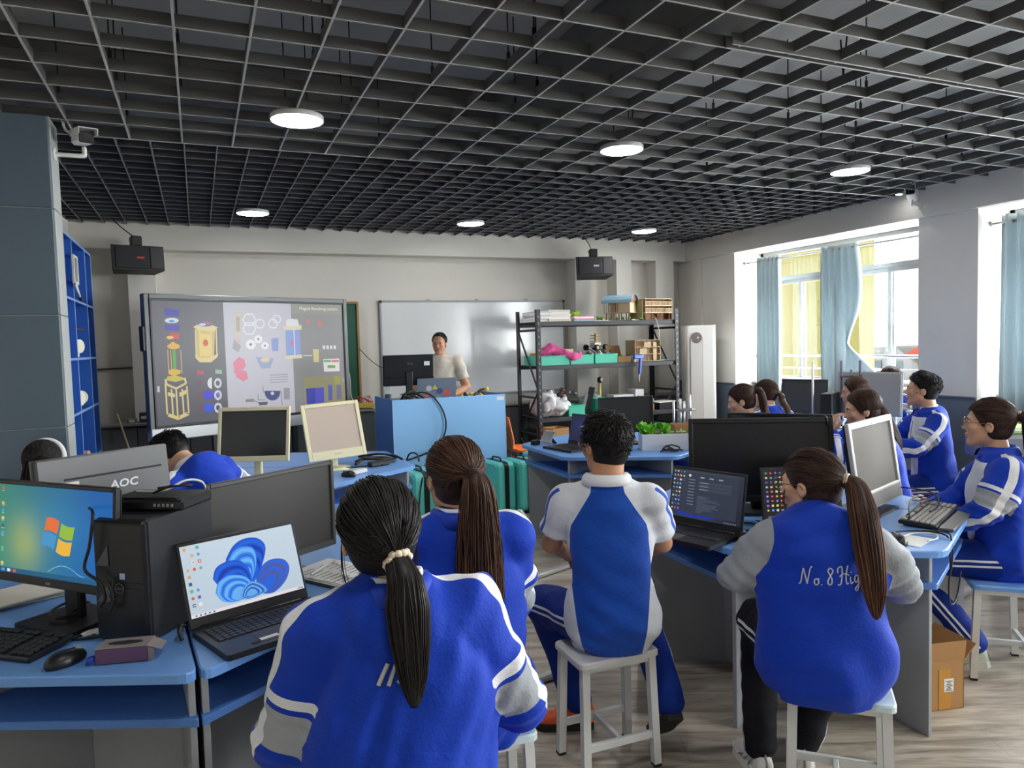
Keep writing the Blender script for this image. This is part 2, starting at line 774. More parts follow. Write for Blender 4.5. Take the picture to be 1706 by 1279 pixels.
def make_hair(style, H, M, hs, seed, parent, m, tail=None, h=0.008, tone_gain=1.0):
    rg = np.random.RandomState(seed)
    W = lambda p: H + (np.asarray(p) * hs) @ M.T
    parts = []
    # solid cap, opened at the face
    B = Body()
    B.ell(HC, HR * np.array([.985, .985, .985]), .01)
    B.ell(HC + [0, -.016, -.055], [.067, .071, .057], .02)
    if style in ('short', 'teacher'):
        B.ell([0, .055 if style == 'short' else .062, -.055 if style == 'short' else -.036], [.10, .075 if style == 'short' else .082, .118 if style == 'short' else .128], .008, op=-1)
        B.ell([0, -.03, -.135], [.11, .14, .062], .01, op=-1)
    else:
        B.ell([0, .066, -.060], [.085, .078, .125], .008, op=-1)
        B.ell([0, -.05, -.150], [.11, .12, .060], .012, op=-1)
    for sx in (-1, 1):
        B.ell([sx * .085, -.002, -.022], [.030, .026, .036], .006, op=-1)
    v, q = B.mesh(max(h, .007))
    parts.append((W(v), q, np.clip(rg.normal(.12, .05, len(v)), 0, 1)))
    # strands over the cap
    P, T = [], []
    K = 9
    t = np.linspace(0, 1, K)
    if style in ('pony', 'lowpony'):
        tie = _n([0, -1, .22] if style == 'pony' else [0.12, -1, -.62])
        if tail and 'tie' in tail:
            tie = _n(tail['tie'])
        N = 950
        for i in range(N):
            u = rg.uniform(-1, 1)
            a = u * 2.35
            s = _n([math.sin(a), math.cos(a), .62 * math.cos(a * .9) - .12 - (.42 if abs(a) > 1.6 else 0)])
            if abs(a) > 1.9:
                s = _n([math.sin(a) * .8, -.55, -.85 + rg.uniform(0, .3)])
            s = _n(s + rg.normal(size=3) * .07)
            if rg.rand() < .45:           # strands starting along the way
                s = slerp(s, tie, np.array([rg.uniform(.1, .6)]))[0]
            wp = _n(np.array([s[0] * .9, -.45, s[2] * .35 + .42 - .5 * abs(s[0])]))
            d = (1 - t)[:, None] ** 2 * s + 2 * (t * (1 - t))[:, None] * wp + t[:, None] ** 2 * tie
            d /= np.linalg.norm(d, axis=1, keepdims=True)
            p = shell(d, 1.004 + rg.uniform(.0, .016)) + (rg.normal(size=3) * .0015)
            P.append(p)
            T.append(rg.beta(1.6, 4))
    elif style == 'loose':
        N = 700
        for i in range(N):
            a = rg.uniform(-2.6, 2.6) + PI
            top = _n([rg.normal() * .12, .25 + rg.normal() * .25, 1])
            e = _n([math.sin(a), math.cos(a), -.55])
            if e[1] > .35:
                continue
            d = slerp(top, e, t)
            p = shell(d, 1.0 + rg.uniform(.0, .02))
            P.append(p)
            T.append(rg.beta(1.6, 4))
    elif style in ('short', 'teacher'):
        N = 1500
        cr = _n([.12, -.45, .9])
        for i in range(N):
            z = rg.uniform(-.55, 1)
            a = rg.uniform(0, 2 * PI)
            d0 = _n([math.sqrt(max(0, 1 - z * z)) * math.sin(a), math.sqrt(max(0, 1 - z * z)) * math.cos(a), z])
            if d0[1] > (.62 if style == 'short' else .40) and d0[2] < (.42 if style == 'short' else .66):
                continue
            if abs(d0[0]) > .75 and d0[2] < -.2:
                continue
            if style == 'teacher' and d0[2] < -.3:
                continue
            dirn = _n(d0 - cr * (d0 @ cr) + rg.normal(size=3) * .16)
            L = (.55 if d0[2] > .1 else .30) * rg.uniform(.7, 1.2)
            if style == 'teacher':
                L *= .6
            lift = (rg.uniform(.02, .13) if d0[2] > .0 else rg.uniform(.02, .08)) * (1 if style == 'short' else .35)
            ds = np.stack([_n(d0 + dirn * L * tt) for tt in t])
            bulk = rg.uniform(.0, .10) if style == 'short' else rg.uniform(0, .03)
            p = np.stack([shell(ds[j], .99 + bulk * min(1, 4 * t[j]) + lift * t[j]) for j in range(K)])
            P.append(p)
            T.append(rg.beta(1.5, 5))
    V, Q, TT = strands_mesh(np.array(P) if P else np.zeros((0, K, 3)), .0016, .0012, np.array(T), 4)
    parts.append((W(V), Q, TT * tone_gain))
    if tail:
        path = np.array(catmull(tail['path'], 6))
        L = len(path)
        u = np.linspace(0, 1, L)
        rad = np.interp(u, np.linspace(0, 1, len(tail['r'])), tail['r'])
        # solid core
        CB_ = Body()
        for i in range(L - 1):
            CB_.cone(path[i], path[i + 1], rad[i] * .8, rad[i + 1] * .8, .008, (tail.get('thin', (0, 1, 0)), .75))
        v, q = CB_.mesh(max(h, .007))
        parts.append((v, q, np.clip(rg.normal(.15, .05, len(v)), 0, 1)))
        tg = np.gradient(path, axis=0)
        tg /= np.linalg.norm(tg, axis=1, keepdims=True)
        ex = np.array(tail.get('wide', (1, 0, 0)), float)
        A = ex - tg * (tg @ ex)[:, None]
        A /= np.linalg.norm(A, axis=1, keepdims=True)
        Bv = np.cross(tg, A)
        N = int(tail.get('n', 320) * 1.4)
        PP, TT2 = [], []
        for i in range(N):
            a = rg.uniform(0, 2 * PI)
            rr = math.sqrt(rg.uniform(.25, 1.15))
            wob = rg.normal() * .25
            ph = rg.uniform(0, 6)
            wave = tail.get('wave', 0.0)
            ang = a + wob * u
            k = rr * rad * (1 + wave * np.sin(u * rg.uniform(8, 16) + ph) * u)
            e = rg.uniform(.72, 1.03)
            uu = np.linspace(0, e, L)
            pts = path + A * (np.cos(ang) * k)[:, None] + Bv * (np.sin(ang) * k * .72)[:, None]
            pts = np.stack([np.interp(uu, u, pts[:, j]) for j in range(3)], 1)
            PP.append(pts)
            t0 = rg.beta(1.6, 3.2)
            TT2.append(np.clip(t0 * (.55 + .9 * uu), 0, 1))
        V, Q, T3 = strands_mesh(np.array(PP), .0019, .0011, np.array(TT2), 4)
        parts.append((V, Q, T3))
    if tail and 'wisps' in tail:
        PP = []
        for w in tail['wisps']:
            for i in range(9):
                c_ = np.array(catmull(w, 4))[:9]
                PP.append(W(c_ + rg.normal(size=3) * .0045 * np.array([.3, 1, .3]) * np.linspace(.4, 1.4, len(c_))[:, None]))
        PP = np.array(PP)
        V, Q, T3 = strands_mesh(PP, .0010, .0005, np.full(len(PP), .2), 4)
        parts.append((V, Q, T3))
    v, q, tn = join_np(parts)
    return np_obj('hair', v, q, m, parent, {'tone': np.clip(tn, 0, 1)})


def head_prims(B, H, M, hs, neck_base, k0=.012, female=True):
    W = lambda p: H + (np.asarray(p, float) * hs) @ M.T
    RM = M
    def ell(c, r, k=.012, op=1):
        B.ell(W(c), np.array(r) * hs, k, RM, op)
    ell((0, -.014, .034), (.074, .091, .084))
    ell((0, .026, -.022), (.056 if female else .060, .062, .082), .02)
    jw = .037 if female else .045
    for sx in (-1, 1):
        B.cone(W((sx * jw, .008, -.055)), W((sx * .014, .064, -.096)), .020 * hs, .015 * hs, .02)
        ell((sx * .038, .055, -.022), (.024, .022, .022), .015)
    ell((0, .066, -.094), (.019, .016, .017), .014)
    ell((0, .070, .018), (.048, .018, .016), .014)
    B.cone(W((0, .080, .012)), W((0, .097, -.026)), .0075 * hs, .0105 * hs, .008)
    for sx in (-1, 1):
        ell((sx * .011, .089, -.029), (.009, .010, .007), .006)
        ell((sx * .031, .095, .006), (.016, .014, .010), .010, -1)
        ell((sx * .073, -.008, -.008), (.009, .018, .028), .006)
        ell((sx * .083, -.003, -.006), (.005, .009, .017), .005, -1)
    ell((0, .083, -.056), (.022, .010, .0055), .005)
    ell((0, .081, -.066), (.019, .010, .0060), .005)
    r = .046 if female else .054
    B.cone(W((0, -.028, -.05)), np.array(neck_base), r * hs, (r + .006), .02)


def head_details(H, M, hs, parent, glasses=False):
    W = lambda p: Vector(H + (np.asarray(p, float) * hs) @ M.T)
    MR = Matrix(M.tolist())
    ew, ed, br = MB(), MB(), MB()
    for sx in (-1, 1):
        ew.ball(W((sx * .031, .0785, .006)), (.0125 * hs, .007 * hs, .0052 * hs), 10, 6, MR)
        ed.ball(W((sx * .030, .0835, .006)), (.0052 * hs, .0030 * hs, .0050 * hs), 8, 6, MR)
        ed.tube([W((sx * (.031 + dx), .0850 - abs(dx) * .35, .0105 - dx * dx * 22)) for dx in (-.013, -.006, 0, .006, .014)], .0012 * hs, 4)
        br.tube([W((sx * (.031 + dx), .0860 - (dx + .004) ** 2 * 24, .0235 - max(0, dx) * .22 + min(0, dx) * .1)) for dx in (-.016, -.006, .004, .012, .019)], [.0016 * hs, .0026 * hs, .0026 * hs, .002 * hs, .0008 * hs], 5)
    e = ew.build('eyes', eye_white, parent)
    ed.build('irises_and_lashes', eye_dark, e)
    br.build('eyebrows', brow_m, parent)
    if glasses:
        g = MB()
        for sx in (-1, 1):
            g.tube([W((sx * .034 + .0235 * math.cos(a), .0985 - .05 * abs(sx * .034 + .0235 * math.cos(a)) * .25, .002 + .020 * math.sin(a))) for a in np.linspace(0, 2 * PI, 21)], .0014, 5, False)
            g.tube([W((sx * .058, .093, .006)), W((sx * .079, .05, .008)), W((sx * .081, -.005, .006)), W((sx * .08, -.016, -.008))], .0014, 5)
        g.tube([W((-.0105, .0975, .004)), W((0, .101, .007)), W((.0105, .0975, .004))], .0014, 5)
        g.build('glasses', mat('glasses_frame', lin(120, 96, 90), .3, .6), parent)


def hand_prims(B, wrist, direc, palm_n, s=1.0, curl=35, side=1, spread=6):
    """palm, four jointed fingers and a thumb; palm_n points out of the palm; side=+1 right hand, -1 left."""
    f = _n(direc)
    pn = _n(np.array(palm_n) - f * (np.array(palm_n) @ f))
    lat = np.cross(f, pn) * side             # towards the thumb
    w = np.array(wrist, float)
    for i, o in enumerate((-.026, -.009, .009, .026)):
        B.cone(w + lat * o * .6 * s, w + f * .080 * s + lat * o * s, .016 * s, .0125 * s, .012)
    lens = [(.028, .018, .015), (.036, .023, .017), (.040, .026, .018), (.036, .022, .017)]
    for i, o in enumerate((-.030, -.0105, .0105, .031)):
        d = _n(f + lat * o * spread * .6)
        p = w + f * .082 * s + lat * o * s
        a = 0
        for j, L in enumerate(lens[i]):
            a += R(curl * (0.7, 1.0, .7)[j])
            dd = d * math.cos(a) + pn * math.sin(a)
            q = p + dd * L * s
            B.cone(p, q, (.0092, .0084, .0076)[j] * s, (.0086, .0078, .0066)[j] * s, .003)
            p = q
    p = w + f * .022 * s + lat * .022 * s
    d = _n(f * .75 + lat * .8 + pn * .25)
    for j, L in enumerate((.040, .030, .024)):
        q = p + d * L * s
        B.cone(p, q, (.0135, .0105, .009)[j] * s, (.0108, .0092, .0072)[j] * s, .006)
        d = _n(d + f * .35 + pn * .18)
        p = q


def lerp(a, b, t):
    return np.array(a, float) * (1 - t) + np.array(b, float) * t
def arm_fields(X, pts, sgn):
    """along-arm parameter, lateral offset from the outer seam, outward component, distance, for neck-shoulder-elbow-wrist."""
    best = np.full(len(X), 1e9)
    T, S, O, Wt = (np.zeros(len(X)) for _ in range(4))
    outs = [np.array([0, 0, 1.]), np.array([sgn * 1.0, -.25, .15]), np.array([sgn * 1.0, -.1, -.05])]
    for i in range(3):
        a, b = np.array(pts[i]), np.array(pts[i + 1])
        ax = b - a
        L2 = ax @ ax
        t = np.clip((X - a) @ ax / L2, 0, 1)
        v = X - (a + t[:, None] * ax)
        d = np.linalg.norm(v, axis=1)
        axn = ax / math.sqrt(L2)
        o = _n(outs[i] - axn * (outs[i] @ axn))
        sd = np.cross(axn, o)
        w = (d + 1e-4) ** -10.0
        S += w * (v @ sd)
        O += w * (v @ o)
        Wt += w
        m = d < best
        best[m] = d[m]
        T[m] = i + t[m]
    S, O = S / Wt, O / Wt
    return T, S, O, best


def collar_mesh(c, tilt, r0, m, parent, name='collar', hgt=.042, flare=.024, gap=28, front=.7, fr=1.0):
    b = MB()
    n = 30
    M = Euler((tilt, 0, 0)).to_matrix()
    rings = []
    for i in range(n + 1):
        th = R(gap) + (2 * PI - 2 * R(gap)) * i / n     # 0 = front (+Y)
        fwd = math.cos(th)
        h = hgt * (1 - .12 * max(0, fwd))
        fl = flare * (1 + .5 * max(0, fwd))
        dx, dy = math.sin(th), math.cos(th)
        prof = [(r0 - .004, -.012), (r0 - .006, h * .9), (r0 + .004, h), (r0 + .004 + fl * .5, h * .72), (r0 + fl, h * .05), (r0 + fl - .004, h * .02), (r0 + .004, h * .5)]
        rings.append([M @ Vector((dx * r, dy * r * .98, z - .006 * max(0, fwd))) + Vector(c) for r, z in prof])
    k = len(rings[0])
    vs = [p for rg in rings for p in rg]
    fs = []
    for i in range(n):
        for j in range(k - 1):
            fs.append((i * k + j, (i + 1) * k + j, (i + 1) * k + j + 1, i * k + j + 1))
    b.add(vs, fs, True)
    return b.build(name, m, parent)


def shoe(parent, ankle, az, upper, sole, accent=None, L=.245, lift=0.0, pitch=0.0, bands=False):
    """trainer: shaped upper on a thick sole, tongue and laces; ankle = point above the heel, az = toe direction in degrees."""
    up, so, ac = MB(), MB(), MB()
    xs = [-.06, -.045, 0, .05, .10, .145, L - .075, L - .062]
    wd = [.020, .032, .034, .038, .045, .044, .034, .012]
    ht = [.075, .090, .100, .080, .062, .050, .038, .024]
    rings = []
    for x, w, h in zip(xs, wd, ht):
        r = []
        for a in np.linspace(0, PI, 9):
            cx, sz = math.cos(a), math.sin(a)
            r.append((w * (abs(cx) ** .6) * (1 if cx > 0 else -1), x, .028 + (h - .028) * (sz ** .75)))
        rings.append(r)
    k = 9
    vs = [p for r in rings for p in r]
    fs = []
    for i in range(len(rings) - 1):
        for j in range(k - 1):
            fs.append((i * k + j, i * k + j + 1, (i + 1) * k + j + 1, (i + 1) * k + j))
    fs.append(tuple(range(k))[::-1])
    fs.append(tuple((len(rings) - 1) * k + j for j in range(k)))
    up.add(vs, fs, True)
    out = [(w + .006, x) for x, w in zip(xs, wd)] + [(-w - .006, x) for x, w in reversed(list(zip(xs, wd)))]
    so.prism(out, 0.0, .030)
    ac.tube([(0, -.064, .03), (0, -.058, .075), (0, -.045, .098)], [.010, .008, .007], 6, flat=.5)
    for i in range(4):
        y = .045 + i * .022
        h = np.interp(y, xs, ht)
        ac.tube([(-.020, y, h * .93), (0, y + .004, h + .004), (.020, y, h * .93)], .0032, 4)
    if bands:
        for sx in (-1, 1):
            for i in range(3):
                y = .005 + i * .035
                w, h = np.interp(y, xs, wd), np.interp(y, xs, ht)
                ac.tube([(sx * (w + .003), y + .012, .032), (sx * (w * .93 + .003), y - .012, h * .62)], .006, 5, flat=.5)
    M = Matrix.Translation(Vector((ankle[0], ankle[1], lift))) @ Matrix.Rotation(-R(az), 4, 'Z') @ Matrix.Rotation(R(pitch), 4, 'X')
    o = up.build('shoe', upper, parent)
    o.matrix_local = M
    so.build('sole', sole, o)
    ac.build('laces', accent or sole, o)
    return o


SW = lin(228, 226, 222)
shoe_white = mat('shoe_white', lin(222, 220, 214), .6)
shoe_grey = mat('shoe_grey', lin(150, 150, 152), .6)
shoe_orange = mat('shoe_orange', lin(226, 92, 38), .6, noise=(30, .35))
shoe_amber = mat('shoe_amber', lin(222, 148, 52), .6)
shoe_dark = mat('shoe_dark', lin(30, 28, 28), .7)


def seated(label, x, y, yaw, kind='A', female=True, seat=.452, lean=4, side=0, hs=1.0, sw=.165, tw=.20, hips=.205, td=.70,
           arms=None, legs=None, head=(0, 0, 0), hair='pony', hair_mat=None, tail=None, tmat=None, shoes=None, vox=.008,
           seed=1, glasses=False, white_collar=True, torso=0.50, panel=False, tone=1.0, hair_fn=None, neck_fwd=.03, skin=None, collar=None,
           under=None, group='pupils in blue and white sports uniform', name='person', headfwd=(0, 0, 0)):
    P = thing(name, label, 'person', (x, y, 0), -R(yaw), group)
    lean_, side_ = R(lean), R(side)
    RS = np.array(Euler((-lean_, side_, 0)).to_matrix())
    p0 = np.array([0, -.03, seat + .10])
    sp = lambda v: p0 + RS @ np.array(v, float)
    neck = sp((0, -.005, torso))
    M = rotm(*head)
    H = neck + np.array([0, neck_fwd, 0.0]) + RS @ np.array([0, 0, .148 * hs / .95]) + np.array(headfwd)
    sh = {s: sp((s * sw, -.005, torso - .062)) for s in (-1, 1)}
    A = arms or {}
    default = {s: dict(e=(s * .235, .05, seat + .33), w=(s * .12, .28, seat + .20), d=(-s * .35, .85, -.25), n=(0, -.2, -1), curl=30) for s in (-1, 1)}
    for s in (-1, 1):
        default[s].update(A.get(s, {}))
    A = default
    Lg = legs or {}
    dl = {s: dict(k=(s * .12, .41, seat + .06), a=(s * .12, .40, .085), az=s * 8) for s in (-1, 1)}
    for s in (-1, 1):
        dl[s].update(Lg.get(s, {}))
    Lg = dl
    # --- body: one continuous skin surface
    B = Body()
    B.cone(p0, sp((0, 0, .34)), .115, .115, .03, ((0, 1, 0), .72))
    B.cone(sh[-1], sh[1], .045, .045, .03)
    B.cone(sp((0, 0, .34)), sp((0, 0, torso - .05)), .115, .06, .03, ((0, 1, 0), .75))
    head_prims(B, H, M, hs, neck, female=female)
    for s in (-1, 1):
        a = A[s]
        B.chain([sh[s], a['e'], a['w']], [.045, .036, .024], .02)
        hand_prims(B, np.array(a['w'], float) + _n(np.array(a['w'], float) - np.array(a['e'], float)) * .02, a['d'], a['n'], .95 if female else 1.02, a['curl'], s)
        l = Lg[s]
        hip = p0 + np.array([s * .09, .02, -.02])
        B.chain([hip, l['k'], l['a'], (l['a'][0], l['a'][1], l['a'][2] + .01 if l['a'][2] > .15 else max(.05, l['a'][2] - .05))], [.075, .048, .030, .030], .02)
    v, q = B.mesh(min(vox, .0065))
    Lh = (v - H) @ M / hs
    lips = .0055 - np.maximum(np.abs(Lh[:, 2] + .061) - .004, 0) - np.maximum(np.abs(Lh[:, 0]) - .016, 0) - np.maximum(.076 - Lh[:, 1], 0)
    body = np_obj('body', v, q, skin or skin_m, P, {'lips': lips - .0042, 'scalp': np.full(len(v), -1.)})
    head_details(H, M, hs, body, glasses)
    # --- trousers
    T = Body()
    T.ell(p0 + [0, .0, -.015], (hips * .84, hips * .62, .100), .03)
    for s in (-1, 1):
        l = Lg[s]
        hip = p0 + np.array([s * .085, .02, -.015])
        k, a = np.array(l['k'], float), np.array(l['a'], float)
        T.cone(hip, k, .100, .074, .03)
        T.cone(k, a + (k - a) * .05, .072, .060, .03)
    fo = folds(seed + 50, .003, .004)
    v, q = T.mesh(vox, fo)
    st = np.full(len(v), -1.)
    for s in (-1, 1):
        l = Lg[s]
        hip = p0 + np.array([s * .085, .02, -.015])
        for a, b in ((hip, np.array(l['k'], float)), (np.array(l['k'], float), np.array(l['a'], float))):
            ax = b - a
            t = (v - a) @ ax / (ax @ ax)
            w = v - (a + np.clip(t, 0, 1)[:, None] * ax)
            axn = _n(ax)
            o = _n(np.array([s, 0, 0.]) - axn * (s * axn[0]))
            sd = np.cross(axn, o)
            ss = w @ sd
            m = np.maximum(.005 - np.abs(ss - .012), .005 - np.abs(ss + .012))
            m = np.where(((w @ o) > .02) & (t > 0) & (t < 1) & (v[:, 0] * s > 0), m, -1)
            st = np.maximum(st, m)
    np_obj('trousers', v, q, tmat or trouser_blue, P, {'stripe': st})
    # --- shoes
    shz = shoes or (shoe_white, shoe_white, shoe_grey)
    for s in (-1, 1):
        l = Lg[s]
        shoe(P, l['a'], l['az'], *shz[:3], lift=l.get('lift', 0.0), pitch=l.get('pitch', 0), bands=len(shz) > 3)
    # --- jacket or polo
    J = Body()
    big = kind != 'polo'
    hipz = -.075 if big else -.06
    J.ell(p0 + [0, -.005, hipz + .075], (hips, hips * td * .98, .105), .05)
    J.cone(p0 + [0, -.005, hipz + .06], sp((0, 0, .30)), tw * 1.02, tw * .93, .05, ((0, 1, 0), td))
    J.cone(sp((0, .0, .28)), sp((0, -.006, torso - .09)), tw * .92, sw * .88, .04, ((0, 1, 0), td * .98))
    J.cone(sh[-1] * .86 + neck * .14, sh[1] * .86 + neck * .14, .060 if big else .054, .060 if big else .054, .03)
    J.cone(neck + RS @ np.array([0, 0, -.075]), neck + RS @ np.array([0, 0.0, -.025]), .100, .072, .03)
    for s in (-1, 1):
        a = A[s]
        e, w = np.array(a['e'], float), np.array(a['w'], float)
        if big:
            mid = lerp(sh[s], e, .5)
            J.cone(sh[s], mid, .070, .069, .025)
            J.cone(mid, e, .069, .064, .02)
            J.cone(e, lerp(e, w, .80), .062, .054, .02)
            J.cone(lerp(e, w, .85), w, .045, .039, .01)
        else:
            J.cone(sh[s], lerp(sh[s], e, .66), .060, .068, .022)
    fo = folds(seed, .0045 if big else .0028, .0085 if big else .005)
    if under is not None:
        pass

    def fold(Xp):
        d = fo(Xp)
        for s in (-1, 1):                      # bunching round the elbow
            e = np.array(A[s]['e'], float)
            r = np.linalg.norm(Xp - e, axis=1)
            ax = _n(e - sh[s])
            if big:
                d += .005 * np.exp(-(r / .10) ** 2) * np.sin(((Xp - e) @ ax) * 2 * PI / .045 + seed)
        return d
    def cutf(Xp):
        return (seat - .004 - np.where(Xp[:, 1] < -.12, .02, 0)) - Xp[:, 2]
    if not big:
        def cutf(Xp):
            o = seat - .004 - Xp[:, 2]
            for s in (-1, 1):
                e = np.array(A[s]['e'], float)
                ax = _n(e - sh[s])
                L = np.linalg.norm(e - sh[s])
                dd = (Xp - sh[s]) @ ax - .70 * L
                near = np.linalg.norm(Xp - e, axis=1) < .19
                o = np.maximum(o, np.where(near & (Xp[:, 0] * s > sw * .9), dd, -1))
            return o
    v, q = J.mesh(vox, fold, cutf)
    at = {}
    loc = (v - p0) @ RS
    if kind == 'A':
        wh = np.full(len(v), -1.)
        gr = np.full(len(v), -1.)
        bd = np.full(len(v), -1.)
        cf = np.full(len(v), -1.)
        for s in (-1, 1):
            e, w = np.array(A[s]['e'], float), np.array(A[s]['w'], float)
            pts = [neck + RS @ np.array([s * .06, 0, -.01]), sh[s], e, w]
            T_, S_, O_, D_ = arm_fields(v, pts, s)
            ok = (D_ < .10) & (v[:, 0] * s > .0)
            arm_only = (np.abs(loc[:, 0]) > sw * .80) | (D_ < .078)
            wd = np.where(T_ < 1, .010 + .008 * T_, .018)
            wh = np.maximum(wh, np.where(ok & (O_ > .0) & (T_ > .02) & (T_ < 2.86), wd - np.abs(S_ - .0), -1))
            tl = (T_ - 1)
            half = np.minimum(O_ + .03, .2)
            okg = ok & arm_only & (T_ > 1) & (T_ < 1.97)
            gr = np.maximum(gr, np.where(okg, np.minimum(np.minimum(tl - .56, .94 - tl) * .26, half), -1))
            bd = np.maximum(bd, np.where(okg, np.minimum(np.minimum(tl - .42, .51 - tl) * .26, half), -1))
            tw_ = (T_ - 2) * .25
            cf = np.maximum(cf, np.where(ok & (T_ > 2.5), np.maximum(.004 - np.abs(tw_ - .222), .004 - np.abs(tw_ - .240)), -1))
        pn = np.full(len(v), -1.)
        if panel:
            hh = loc[:, 2]
            wdt = np.clip(.05 + (hh - .05) * .20, .02, .115)
            pn = np.where(loc[:, 1] > 0.02, np.minimum(np.minimum(wdt - np.abs(loc[:, 0]), hh - .06), torso - .02 - hh), -1)
        at = {'white': wh, 'grey': gr, 'band': bd, 'cuff': cf, 'panel': pn}
        jm = jacket_a
    else:
        hh = loc[:, 2]
        ax_ = np.abs(loc[:, 0])
        arm_d = np.full(len(v), 9.)
        for s in (-1, 1):
            e, w = np.array(A[s]['e'], float), np.array(A[s]['w'], float)
            pts = [sh[s], sh[s] * .999, e, w]
            T_, S_, O_, D_ = arm_fields(v, pts, s)
            arm_d = np.minimum(arm_d, np.where(v[:, 0] * s > 0, D_, 9))
        line = np.interp(hh, [0, torso - .20, torso - .14, torso - .02, torso + .05], [sw * .93, sw * .93, sw * .86, .062, .05])
        rag = ax_ - line
        if kind == 'B':
            rag = np.minimum(rag, .088 - arm_d)
            pp = np.full(len(v), -1.)
            jm = jacket_b
        else:
            side_l = np.interp(hh, [-.1, 0, .2, torso - .2], [.105, .125, .150, sw * .90])
            rag = np.maximum(rag, np.where(arm_d > .08, ax_ - side_l, -1))
            pp = np.full(len(v), -1.)
            for s in (-1, 1):
                e, w = np.array(A[s]['e'], float), np.array(A[s]['w'], float)
                T_, S_, O_, D_ = arm_fields(v, [neck + RS @ np.array([s * .06, 0, -.01]), sh[s], e, w], s)
                pp = np.maximum(pp, np.where((D_ < .1) & (O_ > 0) & (v[:, 0] * s > .1) & (T_ > .9), .010 - np.abs(S_ - s * .012), -1))
            jm = polo_m
        at = {'rag': rag, 'pipe': pp}
    jk = np_obj('jacket' if big else 'polo_shirt', v, q, jm, P, at)
    tl = -lean_
    if big:
        collar_mesh(neck + RS @ np.array([0, 0, -.004]), tl, .071, collar or collar_blue, jk, hgt=.046, flare=.024)
        if white_collar:
            collar_mesh(neck + RS @ np.array([0, .002, .014]), tl, .0605, collar_white, P, 'shirt_collar', hgt=.036, flare=.010)
    else:
        collar_mesh(neck + RS @ np.array([0, 0, .004]), tl, .072, collar_white, jk, hgt=.042, flare=.026)
    # --- hair
    info = dict(P=P, H=H, M=M, neck=neck, sh=sh, p0=p0, RS=RS, jv=v, jq=q, jacket=jk, hs=hs)
    tl_ = tail(info) if callable(tail) else tail
    hr = make_hair(hair, H, M, hs, seed, P, hair_mat or hair_black, tl_, h=max(.007, vox), tone_gain=tone)
    info['hair'] = hr
    return info


def pony_tail(tie=(0, -1, .22), drop=.36, width=(.020, .034, .036, .030, .012), out=.03, lean_=(0, 0), n=320, wave=.0, wide=(1, 0, 0), wisps=None, sway=0.0):
    """tail that leaves the skull at the tie and falls down the back, kept outside the jacket."""
    def f(I):
        H, M, hs = I['H'], I['M'], I['hs']
        d = _n(tie)
        p = H + (shell(d) * hs) @ M.T
        nd = _n(M @ d)
        back = np.array([lean_[0], lean_[1], 0])
        pts = [p - nd * .012]
        tot = drop
        for i, u in enumerate((.08, .3, .55, .8, 1.0)):
            off = nd * (.030 * (1 - (u - .2) ** 2 * .6)) + np.array([sway * u, 0, 0])
            z = -tot * (u ** 1.15)
            pts.append(p + off + back * u + np.array([0, -out * math.sin(min(u * 2.2, 1.6)), z]))
        jv = I['jv']
        res = [pts[0]]
        for pt in pts[1:]:
            q = pt.copy()
            near = jv[np.linalg.norm(jv[:, [0, 2]] - q[[0, 2]], axis=1) < .03]
            if len(near):
                q[1] = min(q[1], near[:, 1].min() - .022)
            res.append(q)
        return dict(path=res, r=width, tie=tie, n=n, wave=wave, wide=wide, **({'wisps': wisps} if wisps else {}))
    return f


def hair_tie(I, tie, m, name='hair_tie', kind='band', r=.021):
    H, M, hs = I['H'], I['M'], I['hs']
    d = _n(tie)
    p = H + (shell(d) * hs) @ M.T
    nd = _n(M @ d)
    b = MB()
    q = Vector(nd).to_track_quat('Z', 'Y').to_matrix()
    c = Vector(p + nd * .006)
    if kind == 'scrunchie':
        n = 14
        for i in range(n):
            a = 2 * PI * i / n
            b.ball(c + q @ Vector((r * math.cos(a), r * math.sin(a), .003 * math.sin(a * 5))), (.0095, .0095, .0085), 8, 6)
    else:
        for k in (-.004, .004):
            b.tube([c + q @ Vector((r * math.cos(a), r * math.sin(a), k)) for a in np.linspace(0, 2 * PI, 17)], .0045, 6, False)
        if kind == 'ribbon':
            b.tube([c + q @ Vector((r, 0, 0)), c + q @ Vector((r + .012, .004, -.02)) + Vector((0, 0, -.02)), c + q @ Vector((r + .01, .01, -.02)) + Vector((0, 0, -.05))], [.004, .006, .003], 5, flat=.4)
    b.build(name, m, I['hair'])
# ================================================================== THE ROOM
GZ = 2.94          # underside of the open grid ceiling
FY = 8.60          # front face of the beam and piers on the far wall
BY = 8.85          # far wall behind the piers
RX = 6.44          # inner face of the beam over the windows
WX = 6.98          # window plane
NY = -3.6          # wall behind the viewer

plaster = mat('plaster_white', lin(214, 211, 203), .85, noise=(1.3, .06), bump=(60, .04))
plaster_pier = mat('plaster_pier', lin(214, 212, 206), .85, noise=(1.5, .06), bump=(60, .04))
dado_m = mat('dado_grey_blue', lin(92, 104, 120), .6, noise=(3, .1))
slab_m = mat('ceiling_slab_grey', lin(168, 167, 163), .9, noise=(1.2, .25))
slat_m = mat('slat_grey', lin(84, 84, 84), .55, noise=(5, .12))
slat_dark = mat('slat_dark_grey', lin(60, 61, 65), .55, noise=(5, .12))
black_m = mat('black_plastic', lin(22, 23, 26), .4)
black_matt = mat('black_matt', lin(26, 27, 30), .7)
white_plastic = mat('white_plastic', lin(225, 225, 222), .4)
chrome = mat('steel', lin(190, 192, 195), .3, .9)
glass_m = mat('clear_glass', (1, 1, 1, 1), .02, trans=1.0)


